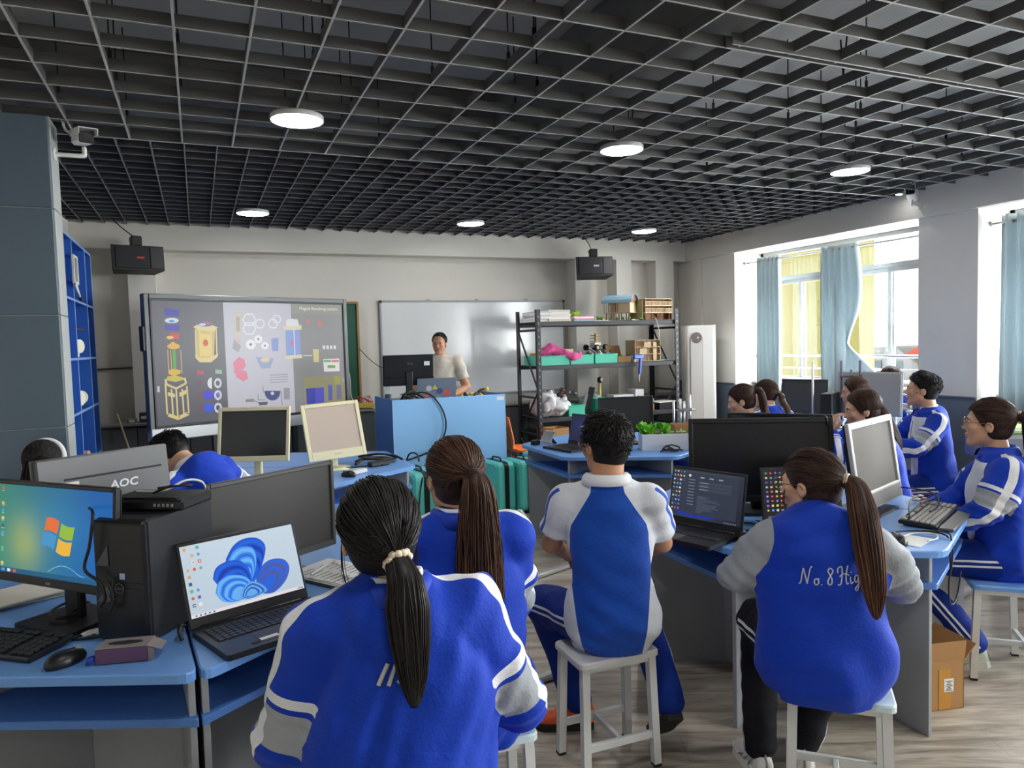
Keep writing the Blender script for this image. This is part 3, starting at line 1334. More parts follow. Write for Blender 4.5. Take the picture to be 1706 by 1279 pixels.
def floor_mat():
    m = bpy.data.materials.new('vinyl_wood_floor')
    m.use_nodes = True
    n, l = m.node_tree.nodes, m.node_tree.links
    b = n['Principled BSDF']
    tc = n.new('ShaderNodeTexCoord')
    mp = n.new('ShaderNodeMapping')
    mp.inputs['Rotation'].default_value = (0, 0, R(24))
    l.new(tc.outputs['Object'], mp.inputs[0])
    m2 = n.new('ShaderNodeMapping')
    m2.inputs['Scale'].default_value = (1.0, 7.0, 1)
    l.new(mp.outputs[0], m2.inputs[0])
    t = n.new('ShaderNodeTexNoise')
    t.inputs['Scale'].default_value = 2.4
    t.inputs['Detail'].default_value = 8
    t.inputs['Roughness'].default_value = .62
    t.inputs['Distortion'].default_value = .7
    l.new(m2.outputs[0], t.inputs['Vector'])
    cr = n.new('ShaderNodeValToRGB')
    e = cr.color_ramp.elements
    e[0].position, e[0].color = .30, lin(118, 109, 97)
    e[1].position, e[1].color = .62, lin(200, 190, 174)
    x = e.new(.47)
    x.color = lin(168, 158, 143)
    l.new(t.outputs['Fac'], cr.inputs[0])
    br = n.new('ShaderNodeTexBrick')
    br.inputs['Scale'].default_value = 1.0
    br.inputs['Mortar Size'].default_value = .003
    br.inputs['Brick Width'].default_value = 1.2
    br.inputs['Row Height'].default_value = .19
    br.inputs['Color1'].default_value = (1, 1, 1, 1)
    br.inputs['Color2'].default_value = (.86, .86, .86, 1)
    br.inputs['Mortar'].default_value = (.6, .6, .6, 1)
    l.new(mp.outputs[0], br.inputs['Vector'])
    mx = n.new('ShaderNodeMixRGB')
    mx.blend_type = 'MULTIPLY'
    mx.inputs[0].default_value = .55
    l.new(cr.outputs[0], mx.inputs[1])
    l.new(br.outputs['Color'], mx.inputs[2])
    l.new(mx.outputs[0], b.inputs['Base Color'])
    b.inputs['Roughness'].default_value = .32
    b.inputs['Specular IOR Level'].default_value = .5
    return m


b = MB()
b.box((2.2, 2.6, -.05), (9.6, 12.8, .1))
b.build('floor', floor_mat(), kind='structure')


def struct(name, boxes, m, bev=0.0):
    b = MB()
    for lo, hi in boxes:
        c = [(lo[i] + hi[i]) / 2 for i in range(3)]
        b.box(c, [hi[i] - lo[i] for i in range(3)], bev)
    return b.build(name, m, kind='structure')


TOP = 3.62
struct('wall_far', [((-2.5, BY, 0), (RX + .6, BY + .2, TOP)),
                    ((-2.5, FY, 2.69), (RX, BY, TOP))], plaster)
PIERS = [(-.64, -.38), (4.66, 4.90), (5.30, 5.54), (5.94, 6.24)]
struct('pillar_far', [((a, FY, 0), (c, BY, 2.69)) for a, c in PIERS], plaster_pier)
struct('wall_left', [((-1.45, 4.82, 0), (-1.15, BY, TOP)), ((-2.6, NY, 0), (-2.4, 4.9, TOP)), ((-2.6, 4.82, 0), (-1.3, 4.95, TOP))], plaster)
struct('wall_near', [((-2.6, NY - .2, 0), (WX + .3, NY, TOP))], plaster)
# window wall: beam, piers, low wall under the sills
SILL = .98
PY = [(NY, NY + .5), (-.2, .55), (4.39, 4.98), (7.63, BY)]
BAYS = [(NY + .5, -.2), (.55, 4.39), (4.98, 7.63)]
struct('trim_1', [((RX, NY, 2.69), (WX + .25, BY, TOP))], plaster)
struct('wall_right', [((6.50, a, 0), (WX + .25, c, 2.69)) for a, c in PY] +
       [((WX - .06, a, 0), (WX + .25, c, SILL)) for a, c in BAYS], plaster_pier)
struct('trim_2', [((6.46, 8.28, 0), (6.50, 8.50, 2.69))], plaster)
# windows: frame members, sashes, panes, guard rails
alu = mat('window_aluminium', lin(150, 152, 154), .4, .3)


def thin_glass(name, refl=.06, tint=(.97, .985, .98, 1)):
    m = bpy.data.materials.new(name)
    m.use_nodes = True
    n, l = m.node_tree.nodes, m.node_tree.links
    n.clear()
    o = n.new('ShaderNodeOutputMaterial')
    t = n.new('ShaderNodeBsdfTransparent')
    t.inputs[0].default_value = tint
    g = n.new('ShaderNodeBsdfGlossy')
    g.inputs['Roughness'].default_value = .02
    f = n.new('ShaderNodeLayerWeight')
    f.inputs['Blend'].default_value = .12
    pw = n.new('ShaderNodeMath')
    pw.operation = 'MULTIPLY_ADD'
    pw.inputs[1].default_value = .35
    pw.inputs[2].default_value = .03
    l.new(f.outputs['Facing'], pw.inputs[0])
    k = n.new('ShaderNodeMixShader')
    l.new(pw.outputs[0], k.inputs[0])
    l.new(t.outputs[0], k.inputs[1])
    l.new(g.outputs[0], k.inputs[2])
    l.new(k.outputs[0], o.inputs[0])
    return m


pane_m = thin_glass('window_pane')
clear_m = thin_glass('clear_plastic', tint=(.93, .96, .97, 1))


def window(nm, y0, y1):
    w = thing(nm, None, None)
    w['kind'] = 'structure'
    z0, z1, zt = SILL, 2.69, 2.33
    f = MB()
    for z in (z0 + .025, zt, z1 - .025):
        f.box((WX, (y0 + y1) / 2, z), (.08, y1 - y0, .05), .004)
    for y in (y0 + .025, y1 - .025):
        f.box((WX, y, (z0 + z1) / 2), (.08, .05, z1 - z0), .004)
    n = 2 if y1 - y0 < 3.0 else 3
    for i in range(1, n * 2):
        y = y0 + (y1 - y0) * i / (n * 2)
        if i % 2 == 0:
            f.box((WX, y, (zt + z1) / 2), (.06, .05, z1 - zt), .003)
    f.build('window_frame', alu, w)
    k = n * 2
    for i in range(k):
        a, c = y0 + .05 + (y1 - y0 - .1) * i / k, y0 + .05 + (y1 - y0 - .1) * (i + 1) / k
        dx = .015 if i % 2 else -.02
        s = MB()
        lo, hi = z0 + .05, zt - .025
        ov = .025
        for y in (a - ov + .02, c + ov - .02):
            s.box((WX + dx, y, (lo + hi) / 2), (.03, .045, hi - lo), .003)
        for z in (lo + .025, hi - .025):
            s.box((WX + dx, (a + c) / 2, z), (.03, c - a, .05), .003)
        sh = s.build('sash', alu, w)
        p = MB()
        p.box((WX + dx, (a + c) / 2, (lo + hi) / 2), (.005, c - a - .02, hi - lo - .06))
        p.build('pane', pane_m, sh)
    for i in range(n):
        a, c = y0 + .05 + (y1 - y0 - .1) * i / n, y0 + .05 + (y1 - y0 - .1) * (i + 1) / n
        p = MB()
        p.box((WX, (a + c) / 2, (zt + z1) / 2), (.005, c - a - .04, z1 - zt - .06))
        p.build('pane', pane_m, w)
    b = MB()
    b.box((WX - .10, (y0 + y1) / 2, SILL + .012), (.22, y1 - y0, .024), .004)
    b.build('window_sill', plaster, w)
    for z in (1.34, 1.19, 1.06):
        g = MB()
        g.cyl((WX - .12, y0, z), (WX - .12, y1, z), .016 if z > 1.3 else .010, 8)
        g.build('guard_rail', chrome, w)


for i, (a, c) in enumerate(BAYS):
    window('window_%d' % (i + 1), a, c)
    portal(WX + .10, (a + c) / 2, 1.84, c - a, 1.7)
# lower band of the walls
struct('baseboard_far', [((a, BY - .012, 0), (c, BY, .80)) for a, c in ((-1.15, -.64), (-.38, 4.66), (4.9, 5.3), (5.54, 5.94), (6.24, 6.5))] +
       [((a - .006, FY - .012, 0), (c + .006, FY, .80)) for a, c in PIERS], dado_m)
struct('baseboard_right', [((6.488, a, 0), (6.50, c, .97)) for a, c in PY] + [((WX - .072, a, 0), (WX - .06, c, .97)) for a, c in BAYS], dado_m)
tr = MB()
for a, c in PY:
    tr.box((6.485, (a + c) / 2, .975), (.03, c - a, .02), .003)
tr.build('trim_3', mat('trim_dark', lin(70, 80, 96), .5), kind='structure')
# conduit running along the recessed wall on the left
cd = MB()
cd.tube([(-1.12, BY - .02, 1.44), (-.66, BY - .02, 1.445)], .010, 6)
cd.build('trim_4', mat('conduit_grey', lin(70, 70, 70), .6), kind='structure')

# ------------------------------------------------------------------ ceiling: concrete slab, hung grid of slats
ceil = struct('ceiling', [((-2.6, NY - .2, 3.50), (WX + .3, BY + .2, 3.62))], slab_m)
beam_m = mat('concrete_beam', lin(120, 120, 118), .9, noise=(1.5, .2))
for y in (1.7, 5.35):
    bm_ = MB()
    bm_.box((2.0, y, 3.36), (8.9, .28, .28), .01)
    bm_.build('concrete_beam', beam_m, ceil)
bm_ = MB()
bm_.box((2.30, 2.5, 3.26), (.26, 12.2, .48), .01)  # lengthwise beam added to keep window light off the left of the slab
bm_.build('concrete_beam', beam_m, ceil)
SW_, SH_ = .011, .055


def slat_mesh(nm, d):
    b = MB()
    b.box((0, 0, SH_ / 2), d, .0015)
    return b.mesh(nm)


def add_slat(me, m, loc, sc=(1, 1, 1)):
    o = bpy.data.objects.new('slat', me)
    o.location = loc
    o.scale = sc
    COL.objects.link(o)
    o.parent = ceil
    return o


BND = 5.19
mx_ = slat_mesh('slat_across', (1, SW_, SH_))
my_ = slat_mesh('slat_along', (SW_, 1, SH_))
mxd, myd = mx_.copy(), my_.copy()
lit_m = mat('slat_underside_lit', lin(176, 176, 172), .5)  # light from below painted in: slat undersides paler than their sides
lit_far_m = mat('slat_underside_lit_far', lin(120, 121, 124), .5)
for me_, m0, m1 in ((mx_, slat_m, lit_m), (my_, slat_m, lit_m), (mxd, slat_dark, lit_far_m), (myd, slat_dark, lit_far_m)):
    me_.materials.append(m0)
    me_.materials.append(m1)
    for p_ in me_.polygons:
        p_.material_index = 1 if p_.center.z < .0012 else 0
X0 = -2.0981607 * .3
Y0 = 11.223008 * .3
xs_ = [X0 + .3 * i for i in range(-5, 24)]
xs_ = [x for x in xs_ if -2.38 < x < RX - .01]
ys_ = [Y0 + .3 * i for i in range(-11, 8)]
ys_ = [y for y in ys_ if y < BND - .1]
ylo = ys_[0]
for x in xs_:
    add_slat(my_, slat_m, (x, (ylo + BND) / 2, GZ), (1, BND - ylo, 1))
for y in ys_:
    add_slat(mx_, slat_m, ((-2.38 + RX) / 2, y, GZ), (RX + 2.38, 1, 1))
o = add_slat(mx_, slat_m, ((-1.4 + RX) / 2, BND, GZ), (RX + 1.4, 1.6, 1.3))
XF = -.62
xf = [XF + .2 * i for i in range(-3, 37)]
xf = [x for x in xf if -1.14 < x < RX - .01]
yf = [BND + .2 * i for i in range(1, 18)]
yf = [y for y in yf if y < FY - .02]
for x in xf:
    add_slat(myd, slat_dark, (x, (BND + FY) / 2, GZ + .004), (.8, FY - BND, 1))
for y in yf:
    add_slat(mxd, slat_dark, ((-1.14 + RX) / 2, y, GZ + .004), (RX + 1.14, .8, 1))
# heavier carrier bar across the near right of the grid
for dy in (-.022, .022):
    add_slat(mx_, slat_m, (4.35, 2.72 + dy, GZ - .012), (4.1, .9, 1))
rg_ = random.Random(4)
rods = MB()
for i in range(40):
    x, y = rg_.choice(xs_[4:]), rg_.choice(ys_[8:])
    rods.cyl((x + .012, y + .01, GZ + .04), (x + .012, y + .01, 3.5), .004, 5)
    rods.box((x + .012, y + .01, GZ + .075), (.016, .012, .05), .002)
rods.build('hanger_rods', black_matt, ceil, kind='stuff')
for pts in ([(1.6, 4.55, 3.1), (2.0, 4.5, 3.02), (2.5, 4.62, 3.04), (2.9, 4.5, 3.1)], [(3.3, 3.0, 3.2), (3.34, 3.02, 3.02), (3.42, 3.1, 2.99), (3.46, 3.1, 3.3)]):
    wv = MB()
    wv.tube(catmull(pts, 5), .005, 5)
    wv.build('wire', black_matt, ceil)
dp = MB()
dp.tube([(5.2, 3.0, 3.25), (5.6, 3.6, 3.25), (6.4, 4.4, 3.25)], .03, 8)
dp.build('pipe', mat('pipe_grey', lin(90, 92, 95), .6), ceil)

# round surface lamps
lamp_white = mat('lamp_diffuser', (1, 1, 1, 1), .5, emit=((1.0, .985, .965, 1), 17.0))
lamp_rim = mat('lamp_rim', lin(190, 190, 190), .4)
LAMPS = [(.585, 4.38, 'round ceiling lamp hanging nearest above the column and left desks'),
         (2.76, 4.38, 'round ceiling lamp in the near row above the boy in the polo shirt'),
         (4.93, 4.39, 'round ceiling lamp in the near row closest to the windows'),
         (.545, 7.45, 'round ceiling lamp in the far row above the large display'),
         (2.80, 7.53, 'round ceiling lamp in the far row above the teacher'),
         (5.06, 7.56, 'round ceiling lamp in the far row above the storage rack'),
         (.585, 1.26, None), (2.76, 1.26, None), (.585, -1.9, None), (2.76, -1.9, None), (4.93, -1.9, None)]
for i, (x, y, lb) in enumerate(LAMPS):
    t = thing('ceiling_lamp', lb or 'round ceiling lamp behind the viewer, %s of those out of view' % ['first', 'second', 'third', 'fourth', 'fifth'][i - 6], 'lamp', (x, y, GZ - .035), 0, 'round ceiling lamps')
    b = MB()
    b.lathe([(.0, .03), (.147, .03), (.150, .027), (.150, .002), (.146, .0), (.142, .004)], n=40)
    b.build('rim', lamp_rim, t)
    b = MB()
    b.lathe([(.143, .004), (.138, .001), (.0, .0005)], n=40)
    b.build('diffuser', lamp_white, t)
    b = MB()
    for k in range(2):
        b.cyl((-.06 + .12 * k, 0, .03), (-.06 + .12 * k, 0, .595), .004, 5)
    b.build('hanger', black_matt, t)

# ------------------------------------------------------------------ clad column on the left
cl_front = mat('column_panel_dark', lin(84, 99, 110), .45, noise=(2.2, .12))
cl_side = mat('column_side_grey', lin(168, 172, 170), .6, noise=(2.0, .08))
colm = struct('pillar_left', [((-1.60, 4.835, 0), (-.722, 5.07, 2.945))], cl_side)
zs = [0.0, .42, 1.19, 1.83, 2.43, 2.945]
for z0, z1 in zip(zs[:-1], zs[1:]):
    b = MB()
    b.box((-1.16, 4.828, (z0 + z1) / 2), (.89, .016, z1 - z0 - .006), .003)
    b.build('panel', cl_front, colm)
    b = MB()
    b.box((-.714, 4.955, (z0 + z1) / 2), (.016, .235, z1 - z0 - .004), .003)
    b.build('panel', cl_side, colm)

# ------------------------------------------------------------------ what stands outside the windows
yel = mat('yellow_render', lin(46, 44, 25), .95, spec=0, noise=(.5, .1))
blw = mat('pale_render', lin(70, 70, 70), .95, spec=0)
winm = mat('far_window_glass', lin(16, 18, 21), .9, spec=0)
bl = thing('building', 'pale yellow building standing just outside the left half of the window', 'building', (13.0, 11.35, -6), R(38))
b = MB()
b.box((4, 8.5, 9), (8, 17, 22), .02)
b.build('wall', yel, bl)
b = MB()
b.box((4, 8.5, 20.2), (8.4, 17.4, .4), .02)
b.build('parapet', blw, bl)
for k in range(4):
    b = MB()
    b.box((-.02, 3.0, 4.4 + 3.2 * k), (.1, .35, 2.2), .01)
    b.build('pilaster', mat('beige_render', lin(40, 38, 26), .95, spec=0), bl)
bt = thing('apartment_tower', 'white apartment tower with a column of small windows seen through the window', 'building', (74, 50.5, -14))
b = MB()
b.box((5, 7.5, 24), (10, 15, 48), .05)
b.build('wall', blw, bt)
for k in range(13):
    for yy in (3.0, 5.2):
        b = MB()
        b.box((-.03, yy + 5.0, 3 + 3.2 * k), (.12, 1.0, 1.3), .01)
        b.build('window', winm, bt)
bt.location = (74, 44.5, -14)
hs_ = thing('house', 'low house with a red roof seen through the right window sash', 'building', (46, 29.6, -6))
b = MB()
b.box((3, 3, 3.0), (6, 6, 6.0), .05)
b.build('wall', mat('grey_brick', lin(32, 30, 28), .9, spec=0), hs_)
b = MB()
b.prism([(-3.4, 0), (3.4, 0), (0, 1.9)], -3.4, 3.4, Matrix(((0, 0, 1), (1, 0, 0), (0, 1, 0))), (3, 3, 6.0))
b.build('roof', mat('red_roof', lin(62, 22, 18), .9, spec=0), hs_)
h2 = thing('house', 'grey flat roofed block beyond the middle window sash', 'building', (52, 36.5, -6))
b = MB()
b.box((3, 4.2, 3.2), (6, 8, 6.4), .05)
b.build('wall', mat('grey_render', lin(36, 36, 35), .9, spec=0), h2)
for k in range(4):
    b = MB()
    b.box((-.03, 1.2 + 2 * k, 4.6), (.1, 1.1, 1.4), .01)
    b.build('window', winm, h2)
gm = MB()
gm.box((60, 30, -7.2), (160, 200, .4))
gm.build('ground_outside', mat('outside_ground', lin(206, 206, 202), .95, noise=(.2, .1)), kind='structure')
# ================================================================== FURNITURE
desk_m = mat('desk_laminate_blue', lin(112, 162, 228), .38, noise=(2.5, .05))
desk_edge = mat('desk_edge_blue', lin(84, 132, 206), .45)
desk_grey = mat('desk_panel_grey', lin(156, 160, 164), .5, noise=(2, .06))
desk_edge_g = mat('desk_panel_edge', lin(188, 190, 190), .5)
alu_rail = mat('floor_rail_aluminium', lin(196, 196, 194), .4, .5)


def inset_poly(pts, d):
    n = len(pts)
    out = []
    for i in range(n):
        p0, p1, p2 = Vector(pts[i - 1]), Vector(pts[i]), Vector(pts[(i + 1) % n])
        e1, e2 = (p1 - p0).normalized(), (p2 - p1).normalized()
        n1, n2 = Vector((-e1.y, e1.x)), Vector((-e2.y, e2.x))
        k = (n1 + n2)
        k = k / max(.2, (1 + n1.dot(n2)))
        out.append(p1 + k * d)
    return out


def round_poly(pts, r, keep=()):
    out = []
    n = len(pts)
    for i in range(n):
        p0, p1, p2 = Vector(pts[i - 1]), Vector(pts[i]), Vector(pts[(i + 1) % n])
        rr = .012 if i in keep else r
        a, c = p1 + (p0 - p1).normalized() * rr, p1 + (p2 - p1).normalized() * rr
        for t in (0, .25, .5, .75, 1):
            out.append(tuple((a * (1 - t) ** 2 + p1 * 2 * t * (1 - t) + c * t * t)))
    return out


def slab(poly, z0, z1, bev=.004):
    b = MB()
    n = len(poly)
    ins = inset_poly(poly, bev)
    vs = [(p[0], p[1], z0) for p in poly] + [(p[0], p[1], z1 - bev) for p in poly] + [(p[0], p[1], z1) for p in ins]
    fs = [tuple(range(n))[::-1], tuple(range(2 * n, 3 * n))]
    for i in range(n):
        j = (i + 1) % n
        fs.append((i, j, n + j, n + i))
        fs.append((n + i, n + j, 2 * n + j, 2 * n + i))
    return b.add(vs, fs)


def half_desk(cx, cy, a0, label, s=.81, wide=True):
    """half of a six-sided work table: top, keyboard shelf, radial end panels, modesty panel."""
    t = thing('work_desk', label, 'desk', (cx, cy, 0), 0, 'six-sided work tables')
    P = [(s * math.cos(R(a0 + 60 * k)), s * math.sin(R(a0 + 60 * k))) for k in range(4)]
    nrm = Vector((math.cos(R(a0 + 90)), math.sin(R(a0 + 90))))
    P = [tuple(Vector(p) + nrm * (.004 if k in (0, 3) else 0)) for k, p in enumerate(P)]
    top = round_poly(P, .055)
    slab(top, .733, .760).build('desk_top', desk_m, t)
    shp = [tuple(Vector(p) * .955) for p in P[:4]] + [tuple(Vector(p) * .42) for p in P[::-1]]
    slab(round_poly(shp, .01), .600, .622, .002).build('keyboard_shelf', desk_edge, t)
    for k in range(4):
        d = Vector(P[k]).normalized()
        q = Vector((-d.y, d.x))
        off = q * (.013 if k == 0 else (-.013 if k == 3 else 0))
        b = MB()
        c = d * (s * .60) + off
        b.box((c.x, c.y, .3665), (s * .64, .018, .733), .002, Matrix.Rotation(math.atan2(d.y, d.x), 3, 'Z'))
        b.build('side_panel', desk_grey, t)
    for k in range(3):
        p, r_ = Vector(P[k]) * .40, Vector(P[k + 1]) * .40
        c = (p + r_) / 2
        b = MB()
        dd = r_ - p
        b.box((c.x, c.y, .36), (dd.length - .02, .016, .70), .002, Matrix.Rotation(math.atan2(dd.y, dd.x), 3, 'Z'))
        b.build('modesty_panel', desk_grey, t)
    return t


def hexa(cx, cy, a0, la, lb):
    half_desk(cx, cy, a0, la)
    half_desk(cx, cy, a0 + 180, lb)


DL, DR = (-.115, 2.84), (2.60, 2.665)
half_desk(DL[0], DL[1], -84.5, 'blue topped desk half at the front left, under the laptop with the blue petal picture')
half_desk(DL[0], DL[1], -84.5 - 180, 'blue topped desk half at the front left, under the tower computer and green screen monitor')
half_desk(DR[0], DR[1], 148.6, 'blue topped desk half in front of the girl with lettering on her jacket')
half_desk(DR[0], DR[1], 328.6, 'blue topped desk half behind the two black monitors on the right table')
DLR, DRR, DFR, DNR = (.66, 5.31), (3.11, 5.065), (5.50, 4.97), (5.25, 2.62)
hexa(DLR[0], DLR[1], -28.7, 'blue desk half by the lectern, carrying a cream monitor and black cables', 'blue desk half on the far left, nearer to the big display')
half_desk(DRR[0], DRR[1], 149, 'blue desk half with a low planter and a laptop before the storage rack')
half_desk(DRR[0], DRR[1], 329, 'blue desk half on the far side of the planter table')
hexa(DFR[0], DFR[1], 149, 'blue desk half under the silver backed monitor near the windows', 'blue desk half below the window with the gathered curtain')
hexa(DNR[0], DNR[1], 149, 'blue desk half behind the girl with glasses', 'blue desk half beside the nearest curtain')

stool_w = mat('stool_white_paint', lin(214, 216, 214), .45, noise=(6, .06))
stool_top = mat('stool_seat_pale', lin(206, 226, 226), .45)
stool_blue = mat('stool_seat_blue', lin(110, 158, 222), .4)


def stool(x, y, yaw, label, top=None, w=.33, d=.24):
    """square tube stool: rounded seat, apron, four legs, long stretchers and a cross bar; long side lies along local X."""
    t = thing('stool', label, 'stool', (x, y, 0), -R(yaw), 'square tube stools')
    pl = round_poly([(-w / 2, -d / 2), (w / 2, -d / 2), (w / 2, d / 2), (-w / 2, d / 2)], .03)
    slab(pl, .425, .447, .005).build('seat', top or stool_top, t)
    b = MB()
    for sy in (-1, 1):
        b.box((0, sy * (d / 2 - .03), .412), (w - .06, .02, .026), .002)
    for sx in (-1, 1):
        b.box((sx * (w / 2 - .03), 0, .412), (.02, d - .06, .026), .002)
    b.build('apron', stool_w, t)
    for sx in (-1, 1):
        for sy in (-1, 1):
            b = MB()
            x0, y0 = sx * (w / 2 - .028), sy * (d / 2 - .028)
            x1, y1 = sx * (w / 2 - .018), sy * (d / 2 - .012)
            h = .0145
            vs = [(x1 + i * h, y1 + j * h, .004) for i, j in ((-1, -1), (1, -1), (1, 1), (-1, 1))] + [(x0 + i * h, y0 + j * h, .425) for i, j in ((-1, -1), (1, -1), (1, 1), (-1, 1))]
            b.add(vs, [(3, 2, 1, 0), (4, 5, 6, 7), (0, 1, 5, 4), (1, 2, 6, 5), (2, 3, 7, 6), (3, 0, 4, 7)])
            lg = b.build('leg', stool_w, t)
            b = MB()
            b.box((x1, y1, .006), (.031, .031, .012), .002)
            b.build('foot_cap', black_matt, lg)
    for sy in (-1, 1):
        b = MB()
        b.box((0, sy * (d / 2 - .016), .125), (w - .066, .018, .028), .002)
        b.build('stretcher', stool_w, t)
    b = MB()
    b.box((0, 0, .125), (.018, d - .05, .024), .002)
    b.build('cross_bar', stool_w, t)
    return t


# ------------------------------------------------------------------ floor cable rail between the tables
def rail(pts, label):
    t = thing('cable_rail', label, 'cable cover', (0, 0, 0))
    b = MB()
    for p, q in zip(pts[:-1], pts[1:]):
        c = ((p[0] + q[0]) / 2, (p[1] + q[1]) / 2, .016)
        d = Vector((q[0] - p[0], q[1] - p[1]))
        b.box(c, (d.length, .055, .030), .008, Matrix.Rotation(math.atan2(d.y, d.x), 3, 'Z'))
    b.build('cover', alu_rail, t)
    return t


rail([(1.15, 2.98), (2.45, 3.24)], 'pale cable cover on the floor running under the right table')
rail([(3.15, 2.72), (4.9, 3.02)], 'pale cable cover on the floor behind the open cardboard box')
rail([(1.3, 4.15), (2.45, 4.55)], 'pale cable cover on the floor beside the turquoise cases')

# ------------------------------------------------------------------ computers
scr_off = mat('screen_off', lin(30, 33, 38), .22, spec=.6)
scr_off_w = mat('screen_off_matt', lin(62, 60, 57), .5, spec=.4)
scr_glow = vmat('screen_picture', emit=.25, rough=.3)
bezel_k = mat('bezel_black', lin(26, 26, 28), .38)
bezel_g = mat('bezel_dark_grey', lin(74, 73, 72), .45)
bezel_c = mat('bezel_cream', lin(226, 220, 184), .5)
silver = mat('silver_plastic', lin(186, 187, 186), .4, .2)
back_g = mat('monitor_back_grey', lin(92, 92, 92), .42, noise=(4, .05))
cable_k = mat('cable_black', lin(20, 20, 22), .5)
cable_w = mat('cable_white', lin(214, 214, 210), .5)
key_k = mat('key_black', lin(36, 37, 40), .5)
key_g = mat('key_grey', lin(150, 150, 148), .5)


class Art:
    """flat print for a screen: coloured polygons on a w x h sheet, layered a hair apart."""
    def __init__(s, w, h):
        s.w, s.h, s.b, s.z = w, h, MB(), 0.0

    def poly(s, pts, col, up=True):
        if up:
            s.z += .00004
        s.b.col = col
        s.b.add([((u - .5) * s.w, -.0005 - s.z, v * s.h) for u, v in pts], [tuple(range(len(pts)))])
        return s

    def rect(s, u0, v0, u1, v1, col):
        return s.poly([(u0, v0), (u1, v0), (u1, v1), (u0, v1)], col)

    def disc(s, u, v, ru, rv, col, n=18, a0=0, a1=360):
        return s.poly([(u + ru * math.cos(R(a0 + (a1 - a0) * i / n)), v + rv * math.sin(R(a0 + (a1 - a0) * i / n))) for i in range(n + (0 if a1 - a0 == 360 else 1))], col)

    def line(s, pts, wd, col):
        s.z += .00004
        for (u0, v0), (u1, v1) in zip(pts[:-1], pts[1:]):
            dx, dy = (u1 - u0) * s.w, (v1 - v0) * s.h
            L = math.hypot(dx, dy) + 1e-9
            nx, ny = -dy / L * wd / 2 / s.w, dx / L * wd / 2 / s.h
            s.poly([(u0 + nx, v0 + ny), (u0 - nx, v0 - ny), (u1 - nx, v1 - ny), (u1 + nx, v1 + ny)], col, False)
        return s

    def grad(s, u0, v0, u1, v1, fn, nu=16, nv=12):
        s.z += .00004
        for i in range(nu):
            for j in range(nv):
                a, c = u0 + (u1 - u0) * i / nu, u0 + (u1 - u0) * (i + 1) / nu
                d, e = v0 + (v1 - v0) * j / nv, v0 + (v1 - v0) * (j + 1) / nv
                s.poly([(a, d), (c, d), (c, e), (a, e)], fn((a + c) / 2, (d + e) / 2), False)
        return s

    def build(s, parent, m=None, name='screen_picture'):
        return s.b.build(name, m or scr_glow, parent)


def monitor(label, x, y, z, yaw, tilt, w, h, bez=(.014, .014, .014, .022), bm=None, sm=None, deep=.045, art=None, stand='square', group=None, desk=.76, backm=None, roll=0, thick=.02):
    """flat monitor; (x, y, z) is the bottom centre of the panel, yaw degrees counterclockwise from facing -Y."""
    t = thing('monitor', label, 'monitor', (x, y, desk), R(yaw), group)
    bm = bm or bezel_k
    hd = bpy.data.objects.new('panel', None)
    link(hd, t, (0, 0, z - desk), (-R(tilt), R(roll), 0))
    l, r_, tp, bt = bez
    b = MB()
    b.box((-w / 2 + l / 2, 0, h / 2), (l, thick, h), .003)
    b.box((w / 2 - r_ / 2, 0, h / 2), (r_, thick, h), .003)
    b.box((0, 0, h - tp / 2), (w - l - r_ + .002, thick, tp), .003)
    b.box((0, 0, bt / 2), (w - l - r_ + .002, thick, bt), .003)
    b.build('bezel', bm, hd)
    b = MB()
    b.box(((l - r_) / 2, .004, (bt + h - tp) / 2), (w - l - r_ + .004, .012, h - tp - bt + .004))
    sc = b.build('screen', sm or scr_off, hd)
    if art:
        a = art(w - l - r_, h - tp - bt)
        o = a.build(hd)
        o.location = ((l - r_) / 2, -.0022, bt)
    b = MB()
    b.box((0, thick / 2 + .005, h / 2), (w - .01, .014, h - .01), .006)
    if deep > .03:
        b.box((0, thick / 2 + .012 + deep / 2, h * .5), (w * .62, deep, h * .62), .016)
    b.build('back_shell', backm or bm, hd)
    if stand:
        n = MB()
        zz = z - desk
        n.box((0, thick / 2 + deep + .02, max(.03, (zz + h * .45) / 2)), (.07 if stand == 'square' else .05, .03, max(.06, zz + h * .45)), .006)
        n.build('stand_neck', backm or bm, t)
        f = MB()
        if stand == 'square':
            f.prism(round_poly([(-.13, -.10), (.13, -.10), (.11, .11), (-.11, .11)], .02), 0, .014, c=(0, thick / 2 + deep, 0))
        else:
            f.lathe([(0, .018), (.06, .016), (.11, .008), (.115, 0), (0, 0)][::-1], (0, thick / 2 + deep, 0), 28)
        f.build('stand_base', backm or bm, t)
    return t, hd


def keyboard(label, x, y, z, yaw, w=.44, d=.14, km=None, bm=None, rows=6, tilt=4, group='keyboards on the desks'):
    t = thing('keyboard', label, 'keyboard', (x, y, z), R(yaw), group)
    b = MB()
    M = Euler((R(tilt), 0, 0)).to_matrix()
    b.box((0, 0, .012), (w, d, .018), .005, M)
    b.build('case', bm or black_m, t)
    rg = random.Random(int(x * 100))
    nx = 18
    pw, pd = (w - .02) / nx, (d - .03) / rows
    for j in range(rows):
        i = 0
        while i < nx:
            if (i == 14 and j < rows) or (j == rows - 1 and i % 5 == 1):
                i += 1
                continue
            k = 5 if (j == 0 and i == 4) else 1
            b = MB()
            cx = -w / 2 + .01 + pw * (i + k / 2)
            cy = -d / 2 + .012 + pd * (j + .5) + (.006 if j == rows - 1 else 0)
            p = M @ Vector((cx, cy, .024))
            b.box(p, (pw * k - .003, pd - .003, .008), .002, M)
            b.build('key', km or key_k, t)
            i += k
    return t


